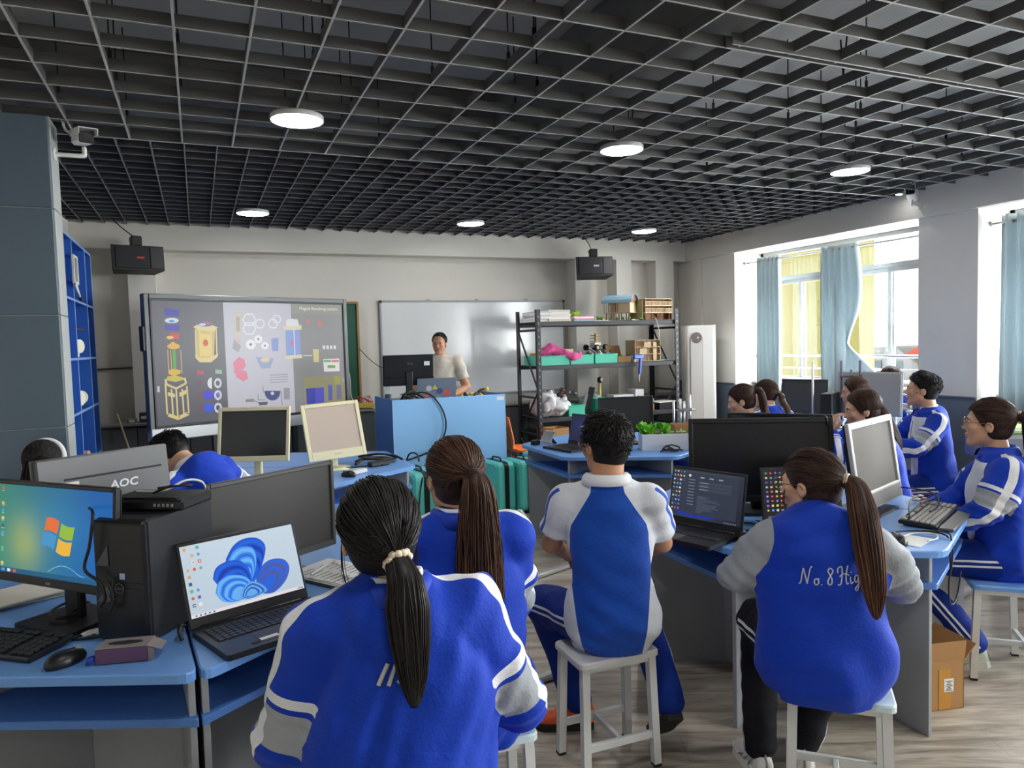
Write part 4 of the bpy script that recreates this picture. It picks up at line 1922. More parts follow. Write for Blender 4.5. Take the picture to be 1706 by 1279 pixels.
def laptop(label, x, y, yaw, w=.38, d=.255, tilt=18, art=None, lid=None, base=None, group='open laptops', z=.761, pad=None, scr_h=.235, hinge_bar=.028):
    """open laptop; (x, y) is the hinge centre, yaw counterclockwise from facing -Y."""
    t = thing('laptop', label, 'laptop', (x, y, z), R(yaw), group)
    lid, base = lid or bezel_k, base or black_m
    b = MB()
    b.prism(round_poly([(-w / 2, -d), (w / 2, -d), (w / 2, 0), (-w / 2, 0)], .012), 0, .017)
    b.build('base', base, t)
    k = MB()
    k.box((0, -.088, .0172), (w * .90, .115, .0012))
    kb = k.build('keyboard_well', black_matt, t)
    km = MB()
    nx = 17
    for j in range(6):
        for i in range(nx):
            km.box((-w * .44 + w * .88 * (i + .5) / nx, -.140 + .019 * j, .0188), (w * .88 / nx - .003, .0155, .0022), .0006)
    km.build('keys', key_k, kb, kind='stuff')
    p = MB()
    p.box((-.03, -d + .052, .0172), (.11, .068, .0012), .0004)
    p.build('touchpad', pad or key_k, t)
    hd = bpy.data.objects.new('lid', None)
    link(hd, t, (0, .004, .014), (-R(tilt), 0, 0))
    b = MB()
    b.box((0, .004, scr_h / 2 + hinge_bar / 2), (w, .008, scr_h + hinge_bar), .003)
    b.build('lid_shell', lid, hd)
    b = MB()
    b.box((0, -.0006, scr_h / 2 + hinge_bar - .004), (w - .016, .0014, scr_h - .014))
    b.build('screen', scr_off, hd)
    b = MB()
    b.cyl((-w * .42, 0, 0), (w * .42, 0, 0), .007, 8)
    b.build('hinge', base, hd)
    if art:
        o = art(w - .018, scr_h - .016).build(hd)
        o.location = (0, -.0014, hinge_bar + .004)
    return t


def mouse(label, x, y, yaw, z=.761, m=None, group='computer mice'):
    t = thing('mouse', label, 'mouse', (x, y, z), R(yaw), group)
    B = Body()
    B.ell((0, 0, .010), (.031, .056, .026), .01)
    B.ell((0, -.01, .012), (.028, .040, .026), .01)
    v, q = B.mesh(.004, None, lambda X: .0 - X[:, 2])
    np_obj('shell', v, q, m or black_m, t)
    b = MB()
    b.cyl((-.004, .034, .030), (.004, .034, .030), .009, 10)
    b.build('wheel', key_g, t)
    b = MB()
    b.tube([(0, .012, .0375), (0, .03, .0345), (0, .052, .020)], .0012, 4)
    b.build('button_gap', black_matt, t)
    return t


def cable(label, pts, r=.003, m=None, name='cable', group=None, n=6):
    b = MB()
    b.tube(catmull(pts, n), r, 6)
    o = b.build(name, m or cable_k)
    o['label'] = label
    o['category'] = 'cable'
    if group:
        o['group'] = group
    return o


# ================================================================== WHAT STANDS ON THE LEFT DESKS
def homog(src, dst):
    A = []
    for (x, y), (u, v) in zip(src, dst):
        A.append([x, y, 1, 0, 0, 0, -u * x, -u * y, u])
        A.append([0, 0, 0, x, y, 1, -v * x, -v * y, v])
    A = np.array(A, float)
    h = np.linalg.solve(A[:, :8], A[:, 8])
    Hm = np.append(h, 1).reshape(3, 3)
    def f(x, y):
        q = Hm @ np.array([x, y, 1.0])
        return float(q[0] / q[2]), float(q[1] / q[2])
    return f


UNIT = [(0, 1), (1, 1), (1, 0), (0, 0)]
rgi = random.Random(11)
ICON_C = [lin(225, 205, 120), lin(90, 160, 230), lin(235, 235, 240), lin(220, 90, 70), lin(90, 190, 140), lin(120, 110, 220), lin(240, 170, 90), lin(70, 90, 130)]


def icons(a, u0, v0, du, dv, nu, nv, su, sv, skip=.08, cap=None):
    for j in range(nv):
        for i in range(nu):
            if rgi.random() < skip:
                continue
            u, v = u0 + i * du, v0 - j * dv
            c = rgi.choice(ICON_C)
            k = rgi.randint(0, 2)
            if k == 0:
                a.disc(u, v, su * .5, sv * .5, c, 8)
            else:
                a.rect(u - su * .5, v - sv * .5, u + su * .5, v + sv * .5, c)
            if k == 2:
                a.rect(u - su * .2, v - sv * .2, u + su * .3, v + sv * .2, rgi.choice(ICON_C))
            if cap:
                a.rect(u - su * .5, v - sv * .85, u + su * .5, v - sv * .7, cap)


def art_flag(w, h):
    a = Art(w, h)
    def col(u, v):
        t = min(1, max(0, (u - .05) / .8))
        c0, c1 = np.array(lin(58, 140, 118)), np.array(lin(20, 100, 178))
        c = c0 * (1 - t) + c1 * t
        g = math.exp(-(((u - .28) / .14) ** 2 + ((v - .36) / .30) ** 2))
        c = c * (1 - .75 * g) + np.array(lin(168, 182, 96)) * .75 * g
        g2 = math.exp(-(((u - .55) / .22) ** 2 + ((v - .6) / .3) ** 2))
        c = c * (1 - .25 * g2) + np.array(lin(70, 160, 200)) * .25 * g2
        c = c * (1 - .35 * max(0, v - .6))
        return (c[0], c[1], c[2], 1)
    a.grad(0, .055, 1, 1, col, 44, 28)
    a.rect(0, 0, 1, .055, lin(30, 92, 130))
    q = homog([(0, 1), (1, 1), (1, 0), (0, 0)], [(.455, .67), (.70, .60), (.66, .27), (.40, .34)])
    def pane(x0, x1, y0, y1, c):
        top, bot = [], []
        for i in range(9):
            t = i / 8
            x = x0 + (x1 - x0) * t
            wv = .07 * math.sin((x - .0) * PI * 2)
            top.append(q(x, y1 + wv))
            bot.append(q(x, y0 + wv))
        a.poly(top + bot[::-1], c)
    pane(.04, .47, .53, .98, lin(232, 112, 58))
    pane(.54, .98, .53, .98, lin(150, 190, 62))
    pane(.04, .47, .02, .46, lin(70, 150, 205))
    pane(.54, .98, .02, .46, lin(240, 186, 60))
    icons(a, .03, .95, .052, .085, 2, 11, .024, .036, .1, lin(190, 214, 220))
    for i in range(4):
        a.rect(.03 + .05 * i, .012, .055 + .05 * i, .045, ICON_C[i])
    a.rect(.90, .018, .98, .04, lin(200, 220, 230))
    pts = [(.48 + .3 * t, .075 + .085 * math.sin(PI * min(1, t * 1.15))) for t in np.linspace(0, 1, 12)]
    a.line(pts, .0014, lin(170, 214, 214))
    return a


def art_petals(w, h):
    a = Art(w, h)
    a.grad(0, .045, 1, 1, lambda u, v: tuple(np.array(lin(196, 212, 226)) * (.92 + .1 * v) + np.array(lin(205, 216, 232)) * .06 * (1 - abs(u - .5))), 10, 8)
    a.rect(0, 0, 1, .045, lin(232, 226, 232))
    D, M_, Lt, VI = (np.array(lin(*c)) for c in ((8, 48, 176), (24, 104, 232), (112, 190, 252), (84, 86, 150)))
    def fold(ctrl0, ctrl1, c0, c1, n=13):
        """a ribbon surface: closed outlines blended from one to the next, each a shade further."""
        A0 = np.array(catmull([(x, y, 0) for x, y in ctrl0 + ctrl0[:1]], 5))[:, :2]
        A1 = np.array(catmull([(x, y, 0) for x, y in ctrl1 + ctrl1[:1]], 5))[:, :2]
        for k in range(n):
            t = k / (n - 1)
            P_ = A0 * (1 - t) + A1 * t
            s_ = .5 + .5 * math.sin(t * 15)
            a.poly([tuple(p) for p in P_[:-1]], tuple(np.array(c0) * (1 - s_) + np.array(c1) * s_))
    fold([(.62, .08), (.72, .06), (.84, .18), (.90, .36), (.86, .50), (.74, .54), (.64, .46), (.58, .30)], [(.60, .10), (.66, .10), (.72, .18), (.74, .26), (.72, .30), (.68, .28), (.62, .22), (.58, .16)], VI, M_)
    fold([(.36, .70), (.44, .86), (.54, .93), (.66, .90), (.72, .76), (.68, .56), (.60, .36), (.52, .26), (.42, .40), (.34, .52)], [(.50, .30), (.54, .44), (.57, .52), (.60, .50), (.61, .42), (.59, .34), (.56, .28), (.53, .26), (.50, .27), (.49, .28)], D, M_, 15)
    fold([(.36, .62), (.42, .76), (.50, .82), (.60, .78), (.62, .62), (.58, .42), (.50, .26), (.40, .34), (.34, .46), (.33, .54)], [(.44, .28), (.48, .40), (.51, .46), (.54, .44), (.54, .38), (.53, .32), (.50, .26), (.46, .25), (.44, .26), (.43, .27)], M_, Lt, 13)
    fold([(.22, .46), (.26, .60), (.36, .66), (.48, .62), (.54, .44), (.52, .24), (.40, .22), (.28, .30)], [(.34, .22), (.38, .32), (.43, .36), (.47, .33), (.49, .26), (.48, .20), (.42, .18), (.37, .19)], D, M_, 13)
    fold([(.22, .26), (.26, .40), (.36, .46), (.48, .40), (.54, .26), (.52, .12), (.38, .07), (.27, .12)], [(.36, .12), (.38, .20), (.42, .24), (.46, .22), (.48, .17), (.47, .12), (.43, .09), (.39, .09)], M_, Lt, 13)
    fold([(.42, .12), (.46, .24), (.54, .30), (.62, .22), (.66, .12), (.60, .08), (.50, .06), (.44, .08)], [(.47, .11), (.49, .16), (.52, .18), (.55, .16), (.56, .12), (.54, .10), (.51, .09), (.49, .10)], D, Lt, 9)
    icons(a, .035, .95, .052, .098, 3, 4, .026, .045, .12)
    icons(a, .035, .56, .052, .098, 2, 5, .026, .045, .05)
    for i in range(5):
        a.rect(.03 + .036 * i, .010, .045 + .036 * i, .034, lin(90, 110, 150))
    a.rect(.93, .012, .985, .032, lin(150, 150, 160))
    return a


def art_dark_settings(w, h):
    a = Art(w, h)
    a.grad(0, 0, 1, 1, lambda u, v: tuple(np.array(lin(52, 58, 76)) * (1.0 - .5 * (1 - v) * u) * (.72 + .6 * math.exp(-((u - .45) / .35) ** 2))), 12, 8)
    a.poly([(.10, .18), (.16, .10), (.34, .07), (.62, .10), (.66, .06), (.30, .02), (.12, .06)], lin(24, 52, 176))
    a.rect(.205, .09, .93, .99, lin(50, 56, 72))
    a.rect(.205, .95, .93, .99, lin(58, 64, 80))
    a.disc(.25, .89, .02, .028, lin(206, 212, 224), 12)
    for i in range(9):
        a.rect(.235, .80 - .065 * i, .33, .815 - .065 * i, lin(120, 128, 146))
    for i in range(3):
        a.rect(.40 + .13 * i, .86, .46 + .13 * i, .885, lin(150, 156, 172))
    for i in range(3):
        a.rect(.38, .74 - .07 * i, .84, .792 - .07 * i, lin(62, 68, 86))
        a.rect(.40, .758 - .07 * i, .52, .772 - .07 * i, lin(132, 140, 160))
    for k in range(12):
        a.rect(.38, .47 - .030 * k, .38 + rgi.uniform(.06, .42), .478 - .030 * k, lin(98, 106, 124))
    icons(a, .03, .95, .045, .087, 4, 3, .024, .036, .05)
    icons(a, .03, .69, .045, .087, 3, 7, .024, .036, .0)
    for i in range(8):
        a.rect(.78 + .022 * i, .025, .79 + .022 * i, .04, lin(160, 166, 180))
    return a


def art_dark_icons(w, h):
    a = Art(w, h)
    a.grad(0, 0, 1, 1, lambda u, v: tuple(np.array(lin(26, 20, 30)) * (.6 + .7 * v)), 8, 6)
    a.disc(.55, .45, .26, .34, lin(70, 26, 56), 20)
    a.poly([(.34, .52), (.48, .60), (.66, .56), (.62, .40), (.44, .40)], lin(214, 60, 130))
    icons(a, .05, .93, .062, .096, 4, 9, .030, .040, .0)
    a.rect(.04, .02, .5, .04, lin(120, 120, 130))
    return a


def art_login(w, h):
    a = Art(w, h)
    a.rect(0, 0, 1, 1, lin(32, 36, 62))
    a.grad(.1, .2, .9, .9, lambda u, v: tuple(np.array(lin(34, 40, 74)) * (1 + .8 * math.exp(-((u - .5) / .22) ** 2 - ((v - .6) / .16) ** 2))), 10, 8)
    a.poly([(.32, .56), (.48, .66), (.70, .70), (.62, .62), (.44, .54)], lin(92, 120, 176))
    return a


def art_pale(w, h):
    a = Art(w, h)
    a.rect(0, 0, 1, 1, lin(190, 176, 162))
    for k in range(3):
        a.rect(.05, .90 - .04 * k, .20, .912 - .04 * k, lin(158, 144, 132))
    return a


# green-blue flag monitor, front left
m1, h1 = monitor('black monitor showing a four colour flag on a blue green desktop', -.450, 2.587, .89, -47, 4.4, .58, .320, (.012, .012, .014, .026), art=art_flag)
lettering('AOC', .011, white_plastic, h1, (0, -.0108, .012), (PI / 2, 0, 0), name='logo')
# dark switched-off monitor behind the petal laptop
m2, h2_ = monitor('large switched off monitor with dark grey bezel beside the black tower', .231, 2.755, .822, 33, 0, .555, .335, (.014, .016, .016, .024), bezel_g, scr_off_w)
# back of the monitor the bending boy looks at
m3, h3 = monitor('grey monitor seen from its back with white logo lettering and a paper sticker', -.373, 3.405, .872, 213, -5.6, .54, .325, bm=back_g, deep=.018, backm=back_g, stand='round')
bk = MB()
bk.box((0, .031, .165), (.53, .012, .318), .006)
bk.build('flat_back', back_g, h3)
bk = MB()
bk.box((-.03, .0375, .235), (.40, .004, .008), .001)
bk.build('vent_slot', black_matt, h3)
lettering('AOC', .046, mat('logo_white', lin(226, 226, 226), .4), h3, (-.06, .0385, .185), (PI / 2, 0, PI), bold=.0012, name='logo', sx=1.15, shear=.15)
bk = MB()
bk.box((.155, .0378, .195), (.078, .002, .058))
st_ = bk.build('paper_sticker', mat('paper', lin(224, 220, 208), .8), h3)
bk = MB()
for i in range(6):
    bk.box((.125 + .011 * i, .0392, .182), (.004 + .002 * (i % 2), .0006, .016))
bk.build('barcode', black_matt, st_, kind='stuff')
for dx in (-.02, .04):
    bk = MB()
    bk.cyl((dx, .037, .135), (dx, .0385, .135), .004, 8)
    bk.build('screw', black_matt, h3)

# tower computer
t = thing('desktop_computer', 'black tower computer standing on the left desk with a round maker badge', 'computer', (-.235, 2.372, .760), R(-36.5))
b = MB()
b.box((0, .155, .18), (.178, .30, .36), .006)
b.build('case', mat('case_black', lin(30, 31, 34), .45), t)
b = MB()
b.box((0, .0, .18), (.178, .022, .356), .008)
b.box((.03, -.0115, .262), (.105, .003, .17), .001)
b.box((.0, -.0115, .085), (.165, .003, .15), .001)
b.build('front_panel', mat('case_front_black', lin(20, 21, 24), .35), t)
b = MB()
for z in (.225, .118):
    b.add([(-.078, -.0135, z), (-.033, -.0135, z), (-.033, -.0135, z + .062)], [(0, 1, 2)])
b.build('vent_triangle', mat('case_vent_grey', lin(84, 86, 90), .5), t, kind='stuff')
b = MB()
b.box((.012, -.0135, .196), (.018, .002, .018), .001)
b.build('maker_sticker', mat('sticker_blue', lin(170, 190, 214), .4), t)
b = MB()
b.tube([(.0 + .0145 * math.cos(x), -.0138, .160 + .0145 * math.sin(x)) for x in np.linspace(0, 2 * PI, 25)], .0011, 5, False)
bd_ = b.build('badge_ring', mat('badge_grey', lin(120, 122, 126), .3, .6), t)
lettering('DELL', .0105, mat('badge_grey', lin(120, 122, 126), .3, .6), bd_, (.0, -.0142, .160), (PI / 2, 0, 0), bold=.0002, name='logo')
t = thing('docking_box', 'flat black box lying on top of the tower computer', 'box', (-.135, 2.52, 1.122), R(-30))
b = MB()
b.box((0, 0, .017), (.26, .17, .032), .006)
b.box((0, -.06, .036), (.20, .02, .006), .002)
b.build('case', black_m, t)
b = MB()
for i in range(5):
    b.box((.04 + .014 * i, -.0862, .018), (.007, .002, .008))
b.build('ports', key_g, t, kind='stuff')
cable('black cable looped down the front of the tower computer', [(-0.320, 2.462, 1.145), (-0.302, 2.387, 1.14), (-0.315, 2.387, 1.05), (-0.332, 2.397, .98), (-0.292, 2.364, .945), (-0.280, 2.357, .90), (-0.295, 2.367, .872), (-0.270, 2.352, .86), (-0.258, 2.344, .90), (-0.273, 2.354, .95)], .0045)
cable('grey cable wound over the flat box on the tower', [(-.20, 2.56, 1.165), (-.12, 2.5, 1.17), (-.06, 2.53, 1.19), (-.02, 2.57, 1.18), (.0, 2.60, 1.15), (.01, 2.62, 1.06)], .004, cable_w)
cable('black lead coiled at the cut out edge of the flat box', [(-.15, 2.50, 1.165), (-.10, 2.47, 1.185), (-.04, 2.49, 1.18), (-.07, 2.55, 1.175), (-.14, 2.55, 1.17)], .004)
cable('black cable running over the desk below the flag monitor', [(-.44, 2.60, .765), (-.36, 2.52, .765), (-.30, 2.50, .765), (-.36, 2.47, .765), (-.38, 2.44, .765), (-.30, 2.43, .765), (-.25, 2.45, .765)], .0035)
cable('black cable ring around the neck of the flag monitor', [(-.40, 2.60, .80), (-.36, 2.66, .80), (-.42, 2.71, .80), (-.47, 2.66, .79), (-.44, 2.60, .785), (-.39, 2.61, .785)], .004)
t = thing('paper_slip', 'crumpled white paper slip in front of the black monitor base', 'paper', (-.30, 2.475, .762), R(30))
b = MB()
rgp = random.Random(2)
gv = [(-.06 + .02 * i, -.02 + .02 * j, .001 + rgp.uniform(0, .012)) for j in range(3) for i in range(7)]
b.add(gv, [(j * 7 + i, j * 7 + i + 1, (j + 1) * 7 + i + 1, (j + 1) * 7 + i) for j in range(2) for i in range(6)])
b.build('sheet', white_plastic, t)
t = thing('paper_stack', 'pale papers lying on the desk behind the flag monitor', 'papers', (-.62, 2.98, .760), R(20))
for k in range(3):
    b = MB()
    b.box((.01 * k, -.008 * k, .004 + .007 * k), (.30, .21, .006), .001, (0, 0, .08 * k))
    b.build('sheet', mat('kraft_paper', lin(190, 168, 132), .8) if k % 2 else mat('paper', lin(224, 220, 208), .8), t)
keyboard('black keyboard at the left edge in front of the flag monitor', -.590, 2.51, .760, -39, w=.44, d=.15)
mouse('black mouse between the black keyboard and the small purple box', -.372, 2.268, -52)
# small purple mouse box
t = thing('mouse_box', 'small opened purple and grey box with a mouse picture on its lid', 'box', (-.222, 2.232, .760), R(-14))
b = MB()
b.box((0, 0, .022), (.135, .072, .040), .002)
b.build('carton', mat('carton_purple', lin(92, 62, 92), .6), t)
b = MB()
b.box((0, .002, .0435), (.133, .068, .003), .001)
b.build('lid', mat('carton_grey', lin(140, 132, 130), .6), t)
b = MB()
b.prism([(-.045 + .045 * math.cos(x) + .045, .014 * math.sin(x)) for x in np.linspace(0, 2 * PI, 17)[:-1]], .0452, .0458)
b.build('mouse_print', mat('print_dark', lin(52, 46, 50), .5), t)
b = MB()
b.add([(.066, -.034, .042), (.100, -.030, .030), (.098, .030, .028), (.066, .034, .042)], [(0, 1, 2, 3)])
b.add([(.067, -.034, .004), (.085, -.045, .006), (.085, -.040, .036), (.067, -.034, .040)], [(0, 1, 2, 3)])
b.build('flap', mat('carton_grey', lin(140, 132, 130), .6), t)
b = MB()
b.tube([(-.068, -.02, .02), (-.082, -.03, .016), (-.088, -.034, .004)], [.006, .010, .004], 5)
b.build('blue_bag', mat('bag_blue', lin(24, 60, 170), .4), t)

# laptop with the blue petals
lp = laptop('open black laptop showing blue folded petals on a pale screen', .120, 2.385, 21, .385, .262, 20, art_petals, scr_h=.232)
b = MB()
b.box((-.055, -.222, .0180), (.055, .018, .001), .0003)
b.build('white_sticker', white_plastic, lp)
b = MB()
b.box((-.10, -.232, .0178), (.022, .014, .0008))
b.build('dark_sticker', black_matt, lp)
cable('black charger lead hanging at the left corner of the petal laptop', [(-.075, 2.33, .79), (-.085, 2.31, .80), (-.09, 2.29, .79), (-.083, 2.275, .768)], .006)
# printed sheets on a clipboard under the off monitor
t = thing('clipboard', 'clipboard with printed white sheets beside the girl with a scrunchie', 'clipboard', (.43, 2.69, .760), R(33))
b = MB()
b.box((0, 0, .003), (.23, .32, .005), .002)
b.build('board', mat('board_dark', lin(54, 60, 56), .5), t)
for k in range(3):
    b = MB()
    b.box((.004 * k, .002 * k, .008 + .003 * k), (.21, .297, .002), .0005, (0, 0, .03 * k))
    sh_ = b.build('sheet', mat('paper_white', lin(236, 236, 234), .8), t)
b = MB()
for i in range(9):
    for j in range(2):
        b.box((-.05 + .10 * j, .10 - .026 * i, .0166), (.06 + .02 * ((i * 7 + j) % 2), .0035, .0004), 0, (0, 0, .06))
b.build('printed_lines', mat('ink_grey', lin(120, 120, 124), .8), sh_, kind='stuff')
cable('pale lead lying across the clipboard papers', [(.33, 2.62, .80), (.36, 2.70, .785), (.42, 2.76, .79), (.45, 2.70, .785), (.44, 2.62, .78), (.47, 2.55, .78)], .003, cable_w)

# ------------------------------------------------------------------ table by the lectern: two old cream monitors
monitor('cream framed monitor with a black screen, left of the two cream ones', .29, 4.93, .883, -25, 11.7, .47, .355, (.022, .022, .026, .036), bezel_c, scr_off, .06, stand='round')
cm, ch = monitor('cream framed monitor leaning back with a pale screen, right of the two cream ones', .85, 5.03, .84, 9.5, 16, .41, .395, (.026, .026, .026, .062), bezel_c, mat('screen_pale_matt', lin(196, 180, 166), .7, spec=.2), .07, stand='round', roll=-2)
b = MB()
b.box((0, -.0108, .035), (.05, .002, .012), .001)
b.build('name_plate', mat('plate_cream', lin(210, 204, 170), .4), ch)
for i, pts in enumerate([[(.98, 5.12, .775), (1.08, 5.2, .80), (1.2, 5.24, .79), (1.28, 5.18, .775), (1.2, 5.1, .775), (1.08, 5.12, .78)],
                         [(1.0, 5.2, .78), (1.12, 5.27, .81), (1.24, 5.3, .80), (1.3, 5.22, .78), (1.18, 5.16, .79), (1.05, 5.17, .80)],
                         [(.9, 5.05, .77), (1.0, 5.02, .77), (1.1, 5.06, .772), (1.16, 5.02, .77)],
                         [(1.04, 5.3, .80), (1.16, 5.22, .82), (1.28, 5.22, .80), (1.33, 5.15, .775)]]):
    cable(['black power lead coiled on the desk beside the pale cream monitor', 'black cable looped on top of the coil by the lectern',
           'thin black cable stretched in front of the pale cream monitor', 'black cable end hanging over the coil towards the turquoise case'][i], pts, .009 if i != 2 else .005)
t = thing('power_adapter', 'black power adapter among the cables beside the pale cream monitor', 'adapter', (1.13, 5.05, .761), R(20))
b = MB()
b.box((0, 0, .018), (.15, .06, .034), .006)
b.build('case', black_m, t)
b = MB()
b.cyl((.075, 0, .016), (.10, .005, .014), .007, 8)
b.build('strain_relief', black_matt, t)
t = thing('small_white_box', 'small white box on the desk below the pale cream monitor', 'box', (.93, 4.83, .761), R(30))
b = MB()
b.box((0, 0, .014), (.13, .08, .026), .004)
b.build('carton', white_plastic, t)
b = MB()
b.box((0, 0, .0285), (.09, .05, .001))
b.build('printed_label', mat('label_grey', lin(190, 200, 204), .6), t)
mouse('black mouse next to the small white box', .86, 4.74, 40)

# ================================================================== RIGHT TABLE
monitor('big black monitor seen on the right table behind the settings laptop', 2.40, 2.65, .82, -32, 3, .655, .395, (.02, .02, .024, .03), bezel_k, mat('screen_black', lin(22, 23, 27), .35), .05)
cable('thin black cable resting on the top edge of the big black monitor', [(2.60, 2.545, 1.21), (2.62, 2.52, 1.225), (2.65, 2.50, 1.22), (2.66, 2.50, 1.18)], .004)
monitor('second black monitor whose top edge shows behind the big black one', 2.82, 2.98, .86, -53, 2, .535, .325, bm=bezel_k)
laptop('open laptop with a dark settings window beside the boy in the polo shirt', 1.97, 2.535, -72, .375, .235, 11, art_dark_settings, scr_h=.225, pad=mat('palm_grey', lin(84, 82, 80), .5))
laptop('open laptop with icons on a dark picture beside the girl with lettering', 2.385, 2.37, -20, .36, .235, 9, art_dark_icons, scr_h=.225)
mouse('black mouse between the two laptops on the right table', 2.015, 2.315, -30)
mouse('black mouse lying on white paper at the right table corner', 2.515, 2.015, -30)
for i, pts in enumerate([[(2.04, 2.34, .77), (2.12, 2.36, .775), (2.17, 2.44, .79), (2.10, 2.50, .785), (2.06, 2.44, .775), (2.14, 2.38, .78)],
                         [(2.07, 2.30, .768), (2.15, 2.30, .775), (2.2, 2.36, .78), (2.16, 2.44, .78)],
                         [(2.1, 2.36, .80), (2.18, 2.40, .80), (2.22, 2.48, .79)]]):
    cable(['black mouse cable curled between the two laptops', 'black cable leading behind the icon laptop', 'short black cable arching by the settings laptop'][i], pts, .0035)
t = thing('paper_sheet', 'white paper sheet under the mouse at the table corner', 'paper', (2.60, 2.015, .7605), R(20))
b = MB()
b.box((0, 0, .0008), (.16, .11, .0012))
b.build('sheet', mat('paper_white', lin(236, 236, 234), .8), t)
sm, sh2 = monitor('silver framed monitor with a dull grey screen and speaker bar beside the long haired girl', 2.90, 2.41, .795, 20.5, 8, .53, .405, (.026, .026, .030, .082), silver, mat('screen_grey_matt', lin(112, 108, 102), .7, spec=.12), .05, stand='square', backm=bezel_k)
b = MB()
b.box((0, -.0108, .076), (.51, .003, .006), .001)
b.build('bezel_strip', white_plastic, sh2)
b = MB()
b.box((0, -.0106, .038), (.50, .002, .062), .001)
b.box((.06, -.012, .066), (.03, .002, .004))
b.build('speaker_bar', mat('speaker_bar_grey', lin(112, 108, 102), .6), sh2)
b = MB()
b.cyl((0, -.0105, .384), (0, -.0125, .384), .004, 10)
b.build('webcam', black_m, sh2)
keyboard('black keyboard with glossy grey keys and a palm rest at the right table edge', 3.00, 2.235, .762, 24.6, w=.47, d=.15, km=mat('key_shiny', lin(168, 166, 160), .25))
t = thing('palm_rest', 'dark palm rest in front of the glossy keyboard', 'palm rest', (3.045, 2.137, .762), R(24.6))
b = MB()
b.box((0, 0, .007), (.47, .06, .012), .004)
b.build('pad', mat('palm_dark', lin(96, 94, 90), .35), t)
for i, (lb, pts) in enumerate([('black cable arching over the glossy keyboard', [(3.13, 2.50, .84), (3.20, 2.40, .83), (3.14, 2.30, .82), (3.05, 2.24, .80), (2.95, 2.20, .80)]),
                               ('black cable lying along the glossy keyboard', [(2.80, 2.18, .79), (2.92, 2.28, .81), (3.05, 2.36, .82), (3.2, 2.42, .80)]),
                               ('second black cable lying along the glossy keyboard', [(2.82, 2.21, .80), (2.96, 2.26, .815), (3.1, 2.30, .82), (3.24, 2.36, .80)]),
                               ('black cable hanging in a loop from the right table edge', [(2.72, 2.06, .775), (2.78, 2.0, .775), (2.735, 1.945, .76), (2.725, 1.935, .68), (2.70, 1.93, .60), (2.705, 1.93, .52), (2.78, 1.965, .49), (2.84, 1.99, .52), (2.87, 2.0, .60)]),
                               ('thin pale lead on the right table corner', [(2.60, 2.06, .766), (2.68, 2.07, .768), (2.74, 2.03, .768), (2.70, 1.98, .766), (2.63, 1.97, .766)]),
                               ('thin black cable from the mouse along the table corner', [(2.50, 2.06, .77), (2.60, 2.11, .772), (2.72, 2.08, .77), (2.755, 1.985, .77), (2.752, 1.965, .72), (2.75, 1.96, .64)])]):
    cable(lb, pts, .0035, cable_w if 'pale lead' in lb else cable_k)
t = thing('clear_case', 'clear plastic case of small red and white parts behind the glossy keyboard', 'case', (3.22, 2.46, .762), R(30))
b = MB()
b.box((0, 0, .022), (.17, .10, .042), .004)
b.build('case', clear_m, t)
for i in range(8):
    b = MB()
    b.box((-.06 + .017 * i, -.02 + .02 * (i % 3), .012 + .008 * (i % 2)), (.026, .016, .010), .002, (0, 0, i))
    b.build('small_part', [mat('part_red', lin(206, 96, 70), .5), white_plastic, mat('part_pink', lin(232, 180, 168), .5)][i % 3], t)
# open cardboard box on the floor
card = mat('cardboard', lin(176, 132, 84), .85, noise=(9, .08))
card_in = mat('cardboard_inside', lin(150, 110, 70), .9)


def carton(label, x, y, z, yaw, w, d, h, flaps=True, tape=None, lab=False, flap=.09, name='cardboard_box'):
    t = thing(name, label, 'box', (x, y, z), R(yaw))
    b = MB()
    k = .004
    b.box((0, 0, k / 2), (w, d, k))
    for sx in (-1, 1):
        b.box((sx * (w / 2 - k / 2), 0, h / 2), (k, d, h))
    for sy in (-1, 1):
        b.box((0, sy * (d / 2 - k / 2), h / 2), (w, k, h))
    b.build('walls', card, t)
    if flaps:
        for nm, c, dm, rt in (('flap', (0, -d / 2 - .006, h + flap * .48), (w, k, flap), (R(8), 0, 0)), ('flap', (0, d / 2 + .010, h + flap * .6), (w, k, flap * 1.25), (R(-8), 0, 0)),
                              ('flap', (-w / 2 - .006, 0, h + flap * .55), (k, d, flap * 1.15), (0, R(-7), 0)), ('flap', (w / 2 + .03, 0, h + flap * .3), (k, d, flap), (0, R(40), 0))):
            b = MB()
            b.box(c, dm, 0, rt)
            b.build(nm, card, t)
    if tape:
        b = MB()
        b.box((0, -d / 2 - .0012, h * .42), (w * .30, .0016, h * .80))
        b.build('tape', mat('tape_amber', lin(196, 140, 60), .3), t)
    if lab:
        b = MB()
        b.box((w * .10, -d / 2 - .0026, h * .50), (w * .24, .001, h * .26))
        l_ = b.build('label', mat('paper_white', lin(236, 236, 234), .8), t)
        b = MB()
        for i in range(7):
            b.box((w * .10, -d / 2 - .0034, h * (.40 + .030 * i)), (w * (.18 - .05 * (i % 3)), .0006, h * .012))
        b.build('print', black_matt, l_, kind='stuff')
    return t


carton('open cardboard box with a barcode label on the floor by the right table leg', 2.85, 2.15, 0, -14, .185, .24, .215, True, True, True, .085)
